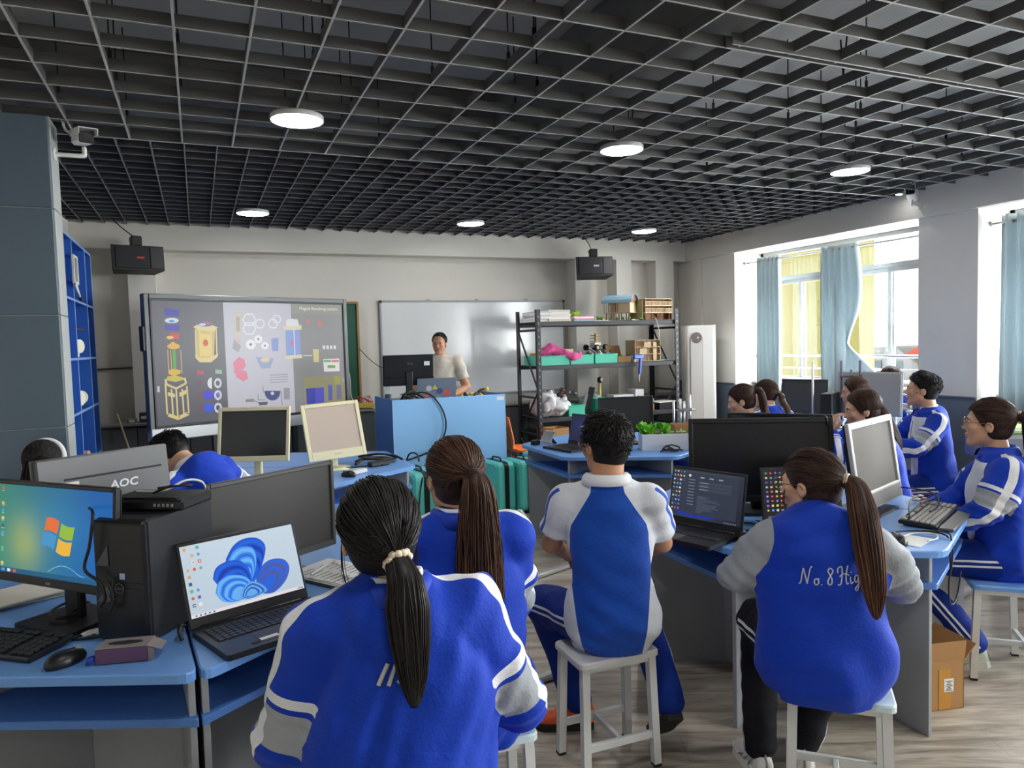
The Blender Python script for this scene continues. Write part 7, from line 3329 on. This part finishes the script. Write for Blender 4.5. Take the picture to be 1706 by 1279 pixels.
b.build('dial', mat('ac_dial', lin(120, 104, 106), .25), t)
b = MB()
b.cyl((-.045, -d_ / 2 - .0165, 1.60), (-.045, -d_ / 2 - .0175, 1.60), .012, 12)
b.build('dial_light', white_plastic, t)

# ------------------------------------------------------------------ curtains and rods
cur_m = maskmat('curtain_grey_blue', lin(192, 201, 204), [], .8, bump=[(60, .08)], sheen=.3)
_n3, _l3 = cur_m.node_tree.nodes, cur_m.node_tree.links
_tl = _n3.new('ShaderNodeBsdfTranslucent')
_tl.inputs[0].default_value = lin(180, 192, 196)
_mxs = _n3.new('ShaderNodeMixShader')
_mxs.inputs[0].default_value = .32
_l3.new(_n3['Principled BSDF'].outputs[0], _mxs.inputs[1])
_l3.new(_tl.outputs[0], _mxs.inputs[2])
_l3.new(_mxs.outputs[0], _n3['Material Output'].inputs[0])
RODX, RODZ = 6.68, 2.555


def curtain(label, yl, yr, zt, zb, waves, amp, seed, shape=None, nz=60):
    n = waves * 12 + 1
    vs = np.zeros((nz, n, 3))
    rg = np.random.RandomState(seed)
    ph = rg.uniform(0, 6, 4)
    for i in range(nz):
        v = i / (nz - 1)
        for j in range(n):
            u = j / (n - 1)
            y = yl + (yr - yl) * u
            x = RODX + amp * math.sin(2 * PI * waves * u) * (1 - .15 * v) + .012 * math.sin(3 * u * 2 * PI + ph[0] + 3 * v) * v
            z = zt + (zb - zt) * v
            y += .012 * math.sin(5 * v + ph[1] + 4 * u) * v
            if shape:
                x, y, z = shape(u, v, x, y, z)
            vs[i, j] = (x, y, z)
    idx = np.arange(nz * n).reshape(nz, n)
    q = np.stack([idx[:-1, :-1].ravel(), idx[:-1, 1:].ravel(), idx[1:, 1:].ravel(), idx[1:, :-1].ravel()], 1)
    o = np_obj('curtain', vs.reshape(-1, 3), q, cur_m, None)
    md = o.modifiers.new('thickness', 'SOLIDIFY')
    md.thickness = .004
    o['label'] = label
    o['category'] = 'curtain'
    o['group'] = 'grey blue eyelet curtains'
    for k in range(waves):
        b = MB()
        yy = yl + (yr - yl) * (k + .5) / waves
        b.lathe([(.022, -.003), (.030, -.004), (.032, 0), (.030, .004), (.022, .003), (.022, -.003)], (RODX, yy, RODZ), 18, True, Euler((PI / 2, 0, .5)).to_matrix())
        b.build('eyelet', chrome, o)
    return o


curtain('straight hanging grey blue curtain at the far end of the window', 7.42, 6.99, 2.60, .90, 6, .045, 1)


def gather(u, v, x, y, z):
    """right half is pulled together and twisted below the middle, then fans out towards the viewer's side."""
    g = max(0.0, (u - .42) / .58)
    if g > 0:
        k = math.exp(-((v - .66) / .17) ** 2)
        yc = 5.93 + .03 * v
        y = y * (1 - .86 * k * min(1, g * 3)) + (yc + (u - .7) * .05) * .86 * k * min(1, g * 3)
        x = x * (1 - .6 * k) + (RODX - .06) * .6 * k
        if v > .66:
            y -= (v - .66) * 1.15 * g
            x -= (v - .66) * .25 * g
            z += (v - .66) * .55 * g * g
        else:
            y -= .05 * g * math.sin(PI * v / .66)
    else:
        y -= .10 * v * (u / .42)
    return x, y, z


curtain('grey blue curtain twisted into a knot in the middle of the window', 6.37, 5.84, 2.60, .92, 6, .05, 2, gather, 90)
curtain('grey blue curtain hanging at the window nearest the viewer', 4.30, 3.30, 2.62, .30, 10, .05, 3)
curtain('grey blue curtain gathered at the near end of the nearest window', 1.25, .65, 2.62, .30, 7, .05, 4)
for a, c, lb in ((4.98, 7.63, 'steel curtain rod across the far window'), (.55, 4.39, 'steel curtain rod across the nearest window')):
    t = thing('curtain_rod', lb, 'rod', (RODX, 0, RODZ))
    b = MB()
    b.cyl((0, a + .012, 0), (0, c - .012, 0), .012, 10)
    b.build('rod', chrome, t)
    for y in (a + .014, c - .014):
        b = MB()
        b.cyl((0, y - .012, 0), (0, y + .012, 0), .026, 14)
        b.build('end_bracket', chrome, t)

# ------------------------------------------------------------------ security cameras
def camera_unit(label, x, y, z, aim, arm):
    t = thing('security_camera', label, 'camera', (x, y, z))
    b = MB()
    b.cyl((0, 0, -.05), (arm[0] * .08, arm[1] * .08, -.05), .035, 16)
    b.build('wall_plate', white_plastic, t)
    b = MB()
    b.tube(catmull([(0, 0, -.05), (arm[0] * .9, arm[1] * .9, -.05), (arm[0], arm[1], -.04), (arm[0], arm[1], .0)], 4), .013, 8)
    b.build('arm', white_plastic, t)
    hd = bpy.data.objects.new('housing', None)
    link(hd, t, (arm[0], arm[1], .055), (R(aim[1]), 0, R(aim[0])))
    b = MB()
    b.box((0, .02, 0), (.085, .19, .075), .014)
    b.build('shell', white_plastic, hd)
    b = MB()
    b.box((0, -.078, -.002), (.078, .012, .066), .006)
    f_ = b.build('front_glass', black_m, hd)
    b = MB()
    b.cyl((0, -.084, 0), (0, -.088, 0), .020, 16)
    b.build('lens', scr_off, f_)
    b = MB()
    b.box((0, -.01, .044), (.098, .24, .006), .002)
    b.box((-.047, -.01, .026), (.004, .24, .036), .001)
    b.box((.047, -.01, .026), (.004, .24, .036), .001)
    b.build('sun_shield', white_plastic, hd)
    return t


camera_unit('white security camera on an arm fixed to the dark column', -.706, 4.90, 2.80, (18, 8), (.155, .0))
camera_unit('white security camera fixed on the beam above the window pier', 6.44, 4.93, 2.86, (-62, -14), (-.10, 0))
cable('pale cable dropping from the ceiling to the camera on the column', [(-.68, 5.0, 3.1), (-.66, 4.96, 2.98), (-.64, 4.94, 2.90), (-.57, 4.98, 2.885)], .009, cable_w)
t = thing('spot_light', 'tiny lit spot lamp under the ceiling grid beside the right camera', 'lamp', (6.28, 5.02, GZ - .018))
b = MB()
b.lathe([(.0, .018), (.03, .018), (.034, .004), (.030, 0)], n=16)
b.build('rim', lamp_rim, t)
b = MB()
b.lathe([(.030, .001), (0, .0005)], n=16)
b.build('diffuser', lamp_white, t)

# ------------------------------------------------------------------ blue open shelves along the left wall
sh_b = mat('shelf_blue', lin(44, 100, 186), .5, noise=(3, .06))
sh_l = mat('shelf_edge_pale', lin(120, 158, 214), .5)
t = thing('open_shelves', 'tall blue open shelves along the wall behind the dark column', 'shelf', (-1.0, 6.52, 0), 0)
ys3 = [-1.42, -.71, 0, .71, 1.09]
zs3 = [.06, .72, 1.155, 1.57, 2.025, 2.50]
b = MB()
b.box((-.139, -.165, 1.28), (.012, 2.52, 2.46), .001)
b.build('back_panel', sh_b, t)
for y in ys3:
    b = MB()
    b.box((0, y, 1.28), (.28, .018, 2.46), .002)
    o = b.build('upright', sh_b, t)
    b = MB()
    b.box((.1405, y, 1.28), (.004, .019, 2.46), .001)
    b.build('edge_strip', sh_l, o)
for z in zs3:
    for y0, y1 in zip(ys3[:-1], ys3[1:]):
        b = MB()
        b.box((0, (y0 + y1) / 2, z), (.28, y1 - y0 - .018, .018), .002)
        o = b.build('shelf_board', sh_b, t)
        b = MB()
        b.box((.1405, (y0 + y1) / 2, z), (.004, y1 - y0 - .018, .019), .001)
        b.build('edge_strip', sh_l, o)
cream_p = mat('model_cream', lin(222, 218, 196), .7)
def gear_toy(lb, x, y, z, rz, dark=False):
    t = thing('wooden_model', lb, 'model', (x, y, z), R(rz))
    b = MB()
    for k in range(4):
        b.box((-.02, .0, .022 + .044 * k), (.11 - .012 * k, .10, .034), .004)
    b.build('block', cream_p, t)
    b = MB()
    b.cyl((.03, -.058, .09), (.03, -.048, .09), .055, 22)
    b.build('disc', cream_p, t)
    b = MB()
    b.cyl((-.05, -.03, .0), (-.05, -.03, .22), .009, 8)
    b.cyl((.05, .03, .0), (.05, .03, .20), .009, 8)
    b.build('posts', cream_p, t)
    if dark:
        b = MB()
        b.box((.0, .0, .222), (.16, .13, .02), .004)
        b.build('dark_top', mat('model_dark_red', lin(52, 36, 44), .5), t)


gear_toy('cream wooden model with a dark top on the second blue shelf', -.93, 6.70, 1.58, 60, True)
gear_toy('cream wooden wheel model on the third blue shelf', -.93, 6.62, 1.165, 70)
gear_toy('cream wooden frame model beside the wheel model on the third blue shelf', -.95, 6.86, 1.165, 30)
t = thing('hanging_square', 'white square frame hung on the upper left of the blue shelves', 'frame', (-.846, 6.55, 2.26), R(90))
b = MB()
for s_ in (-1, 1):
    b.box((s_ * .09, 0, 0), (.022, .02, .22), .003)
    b.box((0, 0, s_ * .10), (.20, .02, .022), .003)
b.build('border', cream_p, t)
t = thing('handle_tool', 'white handled tool hooked on the blue shelf below the frame', 'tool', (-.84, 6.62, 2.03))
b = MB()
b.tube([(0, -.14, .11), (0, .02, .03)], .012, 6)
b.build('handle', white_plastic, t)
b = MB()
b.tube([(0, .02, .03), (0, .12, .008)], .014, 6)
b.build('tip', black_m, t)
t = thing('small_toy', 'small pink and dark toy on top of the blue shelves', 'toy', (-.95, 6.40, 2.51))
b = MB()
b.box((0, 0, .03), (.10, .12, .06), .01)
b.build('body', mat('toy_pink', lin(214, 170, 150), .6), t)
b = MB()
b.box((.02, .04, .07), (.06, .07, .03), .008)
b.build('top', mat('toy_dark', lin(70, 40, 40), .6), t)
t = thing('small_jar', 'tiny clear jar on the second blue shelf', 'jar', (-.92, 7.28, 1.58))
b = MB()
b.lathe([(0, 0), (.03, 0), (.03, .08), (.026, .08)], n=14)
b.build('glass', clear_m, t)
b = MB()
b.cyl((0, 0, .08), (0, 0, .09), .028, 12)
b.build('lid', white_plastic, t)
t = thing('small_toy', 'dark and pale pink toy on the lowest visible blue shelf', 'toy', (-.92, 6.70, .73))
b = MB()
b.box((0, 0, .03), (.14, .12, .06), .008)
b.build('body', mat('toy_dark', lin(70, 40, 40)), t)
b = MB()
b.box((.02, .08, .05), (.10, .08, .08), .012)
b.build('top', mat('toy_pink', lin(214, 170, 150)), t)
# ================================================================== PEOPLE AND STOOLS
scr_white = mat('scrunchie_cream', lin(226, 210, 186), .8)
tie_dark = mat('hair_tie_dark', lin(30, 26, 26), .6)
tie_pale = mat('hair_tie_pale', lin(196, 178, 158), .6)


def logo_bars(I, cx, cz, s, m):
    """three slanted bars printed on the jacket back, draped on the cloth."""
    drape(I, [[(cx + dx * s - .010, cz - .022 * k * s), (cx + dx * s + .010, cz + .022 * k * s)] for dx, k in ((-.018, .8), (0, 1.0), (.018, .8))], .0045 * s, m, 'printed_logo', flat=True)


def drape(I, strokes, r, m, name, flat=False):
    """strokes given in (across, up) metres on the wearer's back; dropped onto the jacket from behind."""
    tree = BVHTree.FromPolygons([tuple(p) for p in I['jv']], [tuple(f) for f in I['jq']])
    b = MB()
    for st in strokes:
        pts = []
        for x, z in (catmull([(p[0], p[1], 0) for p in st], 6) if len(st) > 2 else [(st[0][0] * (1 - t) + st[-1][0] * t, st[0][1] * (1 - t) + st[-1][1] * t) for t in np.linspace(0, 1, 5)]) if False else \
                [(q[0], q[1]) for q in (catmull([(p[0], p[1], 0) for p in st], 6) if len(st) > 2 else [(st[0][0] * (1 - t) + st[-1][0] * t, st[0][1] * (1 - t) + st[-1][1] * t, 0) for t in np.linspace(0, 1, 5)])]:
            h = tree.ray_cast(Vector((x, -1.2, z)), Vector((0, 1, 0)))
            if h[0] is not None:
                pts.append((h[0].x, h[0].y - .0012, h[0].z))
        if len(pts) > 1:
            b.tube(pts, r, 5, flat=1.0)
    return b.build(name, m, I['jacket'])


thread = mat('white_thread', lin(206, 206, 204), .7)

# 1  girl at the front left, scrunchie, low ponytail
YAW1 = 9
tie1 = (.26, -1, -.72)
stool(.375, 1.47, YAW1, 'pale seated stool under the girl with the cream scrunchie')
I = seated('person with a low ponytail in a cream scrunchie, striped blue jacket, from behind', .375, 1.47, YAW1, 'A', lean=3, side=-3, tw=.205, hips=.215, sw=.170, td=.74, torso=.535, headfwd=(-.012, 0, -.035),
           head=(-6, 2, -3), hair='lowpony', hair_mat=hair_black, seed=11, vox=.0065, tone=.9,
           arms={-1: dict(e=(-.245, .03, .80), w=(-.150, .20, .725), d=(.15, .9, -.25), n=(.3, -.2, -1), curl=30), 1: dict(e=(.240, .05, .79), w=(.13, .27, .70))},
           tail=pony_tail(tie1, .245, (.018, .032, .040, .036, .026, .008), .03, n=420, sway=.01,
                          wisps=[[(-.076, .02, -.01), (-.079, .03, -.07), (-.074, .035, -.12), (-.066, .04, -.17)], [(.078, .02, -.01), (.080, .02, -.07), (.075, .02, -.11), (.068, .02, -.15)]]))
hair_tie(I, tie1, scr_white, 'hair_scrunchie', 'scrunchie', .023)
logo_bars(I, -.040, I['neck'][2] - .115, 1.1, thread)

# 2  girl with the long brown ponytail
tie2 = (.10, -1, -.05)
stool(.72, 2.03, 6, 'pale seated stool under the girl with the long brown ponytail')
I = seated('person with a very long wavy brown ponytail, blue jacket, seen from behind', .675, 2.05, 5, 'A', lean=-1, side=1, tw=.205, hips=.225, sw=.165, td=.78, torso=.53, headfwd=(-.01, 0, -.03),
           head=(-9, 0, 2), hair='pony', hair_mat=hair_brown, seed=22, vox=.007,
           arms={1: dict(e=(.215, .10, .77), w=(.07, .30, .68)), -1: dict(e=(-.235, .06, .80), w=(-.15, .30, .76))},
           tail=pony_tail(tie2, .50, (.018, .040, .054, .060, .050, .014), .035, n=520, wave=.22, sway=-.01,
                          wisps=[[(-.080, .04, .0), (-.088, .045, -.06), (-.086, .05, -.13), (-.08, .05, -.2)], [(.08, .03, -.02), (.083, .02, -.07), (.078, .01, -.11), (.07, 0, -.15)]]))
hair_tie(I, tie2, tie_dark, 'hair_tie', 'band', .017)

# 3  boy in the polo shirt
stool(1.365, 2.345, 2, 'white stool under the boy in the blue and white polo shirt', top=stool_w)
seated('person in a blue and white polo shirt, short black hair and orange trainers', 1.395, 2.345, 30, 'polo', False, lean=2, side=-1, tw=.165, hips=.180, sw=.160, td=.70, hs=1.03,
       head=(-32, 0, 0), hair='short', seed=33, vox=.0065, skin=skin_tan, tmat=trouser_blue, torso=.51, headfwd=(0, .01, -.02),
       arms={-1: dict(e=(-.225, .05, .82), w=(-.17, .29, .70), d=(.2, .9, -.3), n=(.3, 0, -1), curl=30), 1: dict(e=(.200, .10, .81), w=(.10, .31, .68))},
       legs={-1: dict(k=(-.28, .27, .50), a=(-.14, .21, .10), az=-92, lift=.004), 1: dict(k=(.11, .36, .50), a=(.215, .02, .20), az=-18, pitch=-40, lift=.128)},
       shoes=(shoe_orange, shoe_dark, shoe_amber), glasses=True)

# 4  girl with lettering on her back
tie4 = (.12, -1, -.06)
stool(1.885, 1.735, 44, 'white stool with a pale seat under the girl with lettering on her jacket')
I = seated('person in a blue jacket with grey sleeves and white script lettering, long ponytail', 1.855, 1.765, 40, 'B', lean=8, side=-2, tw=.210, hips=.186, sw=.165, td=.74, torso=.42, headfwd=(-.01, 0, -.03),
           head=(-58, -3, 2), hair='pony', hair_mat=hair_brown, seed=44, vox=.0065, tone=.5, tmat=trouser_black, white_collar=False,
           arms={-1: dict(e=(-.265, .03, .79), w=(-.11, .24, .70), d=(.7, .6, -.1), n=(0, -.4, -1)), 1: dict(e=(.245, .06, .78), w=(.12, .30, .72))},
           legs={-1: dict(k=(-.19, .30, .52), a=(-.195, .17, .09), az=-20), 1: dict(k=(.10, .38, .52), a=(-.04, .26, .09), az=0)},
           shoes=(shoe_white, shoe_white, shoe_grey, 1), glasses=True,
           tail=pony_tail(tie4, .385, (.016, .032, .042, .042, .034, .010), .03, n=480, sway=.045,
                          wisps=[[(-.078, .05, -.01), (-.082, .055, -.06), (-.078, .055, -.10), (-.07, .05, -.14)], [(.078, .05, -.01), (.083, .052, -.06), (.08, .05, -.11), (.07, .05, -.15)]]))
hair_tie(I, tie4, tie_pale, 'hair_tie', 'ribbon', .018)
S = .047
zc, xc = I['neck'][2] - .150, -.080
def stx(seq, dx):
    return [(xc + (x + dx) * S, zc + (y + .08 * (x + dx)) * S) for x, y in seq]
strokes = [stx([(-.10, .0), (.02, .10), (.12, .60), (.20, 1.0)], 0), stx([(.20, 1.0), (.32, .45), (.40, .02)], 0), stx([(.40, .02), (.52, .55), (.64, 1.05), (.74, 1.10)], 0),
           stx([(1.0, .36), (.86, .28), (.86, .06), (1.0, .0), (1.10, .14), (1.06, .32), (1.0, .36), (1.16, .34)], 0), stx([(1.24, .02), (1.27, .0), (1.28, .04)], 0),
           stx([(1.98, .88), (1.84, 1.0), (1.70, .86), (1.80, .60), (1.92, .34), (1.88, .06), (1.72, .02), (1.66, .22), (1.80, .48), (1.98, .74), (1.98, .90)], 0),
           stx([(2.30, .66), (2.34, .96), (2.56, 1.02), (2.58, .66), (2.50, .20), (2.40, .0), (2.26, .02)], 0), stx([(2.98, 1.04), (2.88, .72), (2.80, .30), (2.82, .02), (2.94, .06)], 0), stx([(2.40, .46), (2.66, .58), (2.88, .54), (3.02, .44)], 0),
           stx([(3.10, .36), (3.08, .14), (3.12, .0), (3.24, .08)], 0), stx([(3.14, .56), (3.16, .60)], 0),
           stx([(3.58, .34), (3.42, .36), (3.34, .16), (3.44, .02), (3.58, .18), (3.60, .36), (3.58, -.12), (3.46, -.44), (3.34, -.34), (3.56, -.10), (3.76, .10)], 0),
           stx([(3.80, .0), (3.88, .50), (4.0, .98), (4.04, .80), (3.92, .30), (3.90, .02), (4.0, .34), (4.10, .32), (4.10, .04), (4.20, .06)], 0)]
drape(I, strokes, .0022, thread, 'script_lettering')

# 5  girl with glasses at the right edge
tie5 = (.0, -1, .18)
stool(3.40, 2.20, -46, 'stool with a blue seat under the girl with glasses', top=stool_blue, w=.38, d=.27)
I = seated('person with glasses and a ponytail in a blue jacket, hands in the lap', 3.43, 2.215, -44, 'A', lean=4, tw=.175, hips=.195, sw=.158, td=.76, panel=True, torso=.46, headfwd=(0, 0, -.01),
           head=(12, 3, 0), hair='pony', hair_mat=hair_brown, seed=55, vox=.007, tone=.55, glasses=True, white_collar=False,
           arms={-1: dict(e=(-.205, .08, .775), w=(-.09, .34, .655), d=(.25, .85, -.3), n=(.1, -.1, -1), curl=28), 1: dict(e=(.205, .10, .775), w=(.07, .36, .665), d=(-.3, .85, -.2), n=(0, -.1, -1), curl=28)},
           legs={-1: dict(k=(-.10, .42, .515), a=(-.10, .10, .12), az=0, lift=.02, pitch=-14), 1: dict(k=(.10, .43, .515), a=(.08, .18, .10), az=6)},
           shoes=(mat('shoe_pale_green', lin(188, 196, 178), .6), mat('shoe_sole_pale', lin(214, 214, 206), .6), shoe_grey),
           tail=pony_tail(tie5, .31, (.018, .036, .046, .046, .040, .012), .035, n=420, wave=.06))
hair_tie(I, tie5, tie_pale, 'hair_tie', 'band', .018)
b = MB()
ch_ = []
nk = I['neck']
# 6  boy with the badge
stool(4.62, 3.45, -50, 'stool under the boy with the round chest badge')
I = seated('person with short black hair in a blue white jacket with round chest badge', 4.62, 3.45, -54, 'A', False, lean=5, tw=.175, hips=.19, sw=.178, td=.74, panel=True, torso=.49,
           head=(14, 4, 0), hair='short', seed=66, vox=.008,
           arms={-1: dict(e=(-.225, .14, .83), w=(-.13, .40, .79), d=(.2, .9, 0)), 1: dict(e=(.225, .14, .83), w=(.13, .40, .79), d=(-.2, .9, 0))})
b = MB()
cx, cz = .055, I['neck'][2] - .19
tree = BVHTree.FromPolygons([tuple(p) for p in I['jv']], [tuple(f) for f in I['jq']])
pts = []
for a in np.linspace(R(40), R(330), 20):
    h = tree.ray_cast(Vector((-cx + .030 * math.cos(a), 1.0, cz + .030 * math.sin(a))), Vector((0, -1, 0)))
    if h[0] is not None:
        pts.append((h[0].x, h[0].y + .001, h[0].z))
if len(pts) > 2:
    b.tube(pts, .006, 6)
    b.build('round_badge', mat('badge_navy', lin(36, 50, 84), .6), I['jacket'])
b = MB()
h0 = [tree.ray_cast(Vector((0, 1.0, I['neck'][2] - .06 - .05 * k)), Vector((0, -1, 0)))[0] for k in range(6)]
b.tube([(h.x, h.y + .001, h.z) for h in h0 if h is not None], .0025, 5)
b.build('zip', mat('zip_dark', lin(70, 74, 90), .4), I['jacket'])

# 7  girl with long loose hair leaning on her hand
def loose_tail(I):
    H, M, hs = I['H'], I['M'], I['hs']
    nb = I['neck']
    return dict(path=[H + M @ np.array([.02, -.07, .0]), H + M @ np.array([.03, -.105, -.09]), nb + np.array([.06, -.125, -.06]), nb + np.array([.10, -.13, -.20]), nb + np.array([.13, -.12, -.33]), nb + np.array([.15, -.09, -.42])],
                r=(.060, .070, .062, .050, .038, .012), n=420, wave=.10)


stool(3.66, 3.02, -50, 'stool under the girl with long loose hair')
I = seated('person with long loose brown hair resting the chin on one hand behind the silver monitor', 3.66, 3.02, -58, 'A', torso=.455, lean=12, tw=.17, hips=.19, sw=.155, td=.74,
           head=(6, -8, 0), hair='loose', hair_mat=hair_brown, seed=77, vox=.008, tone=.7,
           arms={-1: dict(e=(-.19, .30, .80), w=(-.055, .30, 1.00), d=(.15, -.1, 1), n=(.2, -1, 0), curl=40), 1: dict(e=(.21, .20, .80), w=(.08, .42, .785), d=(-.4, .8, 0))},
           tail=loose_tail)

# 8-12  pupils further back
tie8 = (.0, -1, .25)
stool(3.77, 4.22, -40, 'stool at the right end of the planter table')
seated('person with a raised ponytail turned left behind the second black monitor', 3.77, 4.22, -48, 'A', torso=.42, lean=10, tw=.17, hips=.19, sw=.155,
       head=(0, -14, 0), hair='pony', hair_mat=hair_brown, seed=81, vox=.0095, tone=.6, tail=pony_tail(tie8, .30, (.018, .034, .038, .034, .010), .045, n=200), white_collar=False)
stool(4.46, 4.74, 0, 'stool between the planter table and the table by the window')
seated('person with tied back hair and a white collar bending forward near the left curtain', 4.46, 4.74, 8, 'A', torso=.41, lean=16, tw=.17, hips=.19, sw=.155,
       head=(-38, -6, 8), hair='lowpony', hair_mat=hair_brown, seed=82, vox=.0095, tone=.7, tail=pony_tail((0, -1, -.35), .22, (.016, .028, .026, .010), .03, n=160))
stool(4.80, 4.16, -50, 'stool in front of the silver backed monitor')
seated('person whose dark hair shows just above the girl with long loose hair', 4.80, 4.16, -50, 'A', lean=6, tw=.17, hips=.19, sw=.155,
       head=(0, -6, 0), hair='loose', hair_mat=hair_brown, seed=83, vox=.010, tone=1.0, tail=loose_tail, torso=.43)
stool(6.42, 5.24, -85, 'stool beside the window pier behind the silver backed monitor')
seated('person whose fluffy hair shows above the silver backed monitor near the window', 6.42, 5.24, -85, 'A', False, lean=0, tw=.17, hips=.19, sw=.16,
       head=(0, 0, 0), hair='short', hair_mat=hair_brown, seed=84, vox=.010, tone=1.5, torso=.42)
stool(.21, 4.0, -46, 'stool under the boy bending forward behind the front left desk')
I = seated('person bending far forward over the desk with head down, short black hair, white collar', .20, 3.98, -44, 'A', False, lean=42, side=-4, tw=.175, hips=.19, sw=.178, torso=.57,
           head=(-12, -52, 12), hair='short', seed=85, vox=.008, neck_fwd=.02, headfwd=(.01, .02, -.045), collar=collar_white,
           arms={-1: dict(e=(-.25, .36, .80), w=(-.10, .50, .785), d=(.4, .8, 0)), 1: dict(e=(.26, .30, .84), w=(.12, .50, .80), d=(-.4, .8, 0))})
t_ = I['RS']
stool(-.74, 4.12, 10, 'stool under the person with the white headband')
I = seated('person wearing a white headband, mostly hidden behind the grey monitor back at the left', -.74, 4.10, 12, 'A', lean=8, tw=.17, hips=.19, sw=.155,
           head=(0, -20, 0), hair='loose', seed=86, vox=.010, tail=loose_tail, torso=.36, white_collar=True)
H, M, hs = I['H'], I['M'], I['hs']
b = MB()
b.tube([Vector(H + (shell(_n([math.sin(a), .22, math.cos(a)]), 1.05) * hs) @ M.T) for a in np.linspace(-1.75, 1.75, 22)], .011, 6, flat=1.6)
b.build('headband', mat('headband_white', lin(232, 232, 232), .6), I['hair'])


# 13  the teacher standing behind the console
def teacher(label, x, y, yaw):
    P = thing('person', label, 'person', (x, y, 0), -R(yaw))
    HZ, hs = 1.615, .98
    neck = np.array([0, -.005, 1.465])
    M = rotm(16, -8, -3)
    H = np.array([.005, .03, HZ])
    sh = {s: np.array([s * .188, -.01, 1.405]) for s in (-1, 1)}
    A = {-1: dict(e=(-.275, .02, 1.13), w=(-.10, .21, 1.045), d=(.7, .6, -.2), n=(0, -.3, -1), curl=30), 1: dict(e=(.27, .0, 1.12), w=(.20, .22, 1.06), d=(-.2, .9, -.2), n=(0, -.2, -1), curl=30)}
    B = Body()
    B.cone((0, -.01, .96), (0, -.005, 1.28), .135, .14, .04, ((0, 1, 0), .66))
    B.cone((0, -.005, 1.28), (0, -.01, 1.40), .14, .10, .04, ((0, 1, 0), .66))
    B.cone(sh[-1], sh[1], .055, .055, .03)
    head_prims(B, H, M, hs, neck, female=False)
    for s in (-1, 1):
        a = A[s]
        B.chain([sh[s], a['e'], a['w']], [.056, .045, .030], .02)
        hand_prims(B, np.array(a['w'], float) + _n(np.array(a['w'], float) - np.array(a['e'], float)) * .02, a['d'], a['n'], 1.05, a['curl'], s)
        B.chain([(s * .09, -.01, .93), (s * .11, .01, .50), (s * .12, -.02, .08)], [.085, .056, .042], .03)
    v, q = B.mesh(.0065)
    Lh = (v - H) @ M / hs
    lips = .0055 - np.maximum(np.abs(Lh[:, 2] + .061) - .004, 0) - np.maximum(np.abs(Lh[:, 0]) - .016, 0) - np.maximum(.076 - Lh[:, 1], 0)
    body = np_obj('body', v, q, skin_tan, P, {'lips': lips - .0042, 'scalp': np.full(len(v), -1.)})
    head_details(H, M, hs, body)
    J = Body()
    J.cone((0, -.005, .90), (0, 0, 1.16), .172, .168, .04, ((0, 1, 0), .66))
    J.cone((0, 0, 1.14), (0, -.008, 1.345), .170, .165, .04, ((0, 1, 0), .66))
    J.cone(sh[-1] * .85 + neck * .15, sh[1] * .85 + neck * .15, .062, .062, .03)
    J.cone((0, -.01, 1.39), (0, 0, 1.452), .105, .066, .03)
    for s in (-1, 1):
        e = np.array(A[s]['e'], float)
        J.cone(sh[s], lerp(sh[s], e, .70), .072, .074, .02)

    def cut(X):
        o = .88 - X[:, 2]
        for s in (-1, 1):
            e = np.array(A[s]['e'], float)
            ax = _n(e - sh[s])
            L = np.linalg.norm(e - sh[s])
            near = (np.linalg.norm(X - e, axis=1) < .20) & (X[:, 0] * s > .18)
            o = np.maximum(o, np.where(near, (X - sh[s]) @ ax - .68 * L, -1))
        return o
    v, q = J.mesh(.008, folds(91, .004, .007), cut)
    j = np_obj('tee_shirt', v, q, tee_m, P)
    b = MB()
    b.lathe([(.066, -.006), (.072, .004), (.066, .010), (.060, .006)], (0, .004, 1.452), 24)
    b.build('neck_band', mat('tee_band', lin(206, 196, 182), .85), j)
    T = Body()
    T.ell((0, -.01, .93), (.165, .125, .10), .03)
    for s in (-1, 1):
        T.cone((s * .085, -.01, .90), (s * .11, .01, .50), .100, .074, .03)
        T.cone((s * .11, .01, .50), (s * .12, -.02, .10), .072, .062, .02)
    v, q = T.mesh(.010, folds(92, .003, .005))
    np_obj('trousers', v, q, trouser_dark, P)
    for s in (-1, 1):
        shoe(P, (s * .12, -.01, .1), s * 10, shoe_dark, black_matt)
    make_hair('teacher', H, M, hs, 95, P, hair_black, None, .007, .6)


teacher('standing person in a pale beige tee shirt behind the blue teaching console', 2.43, 7.62, 196)
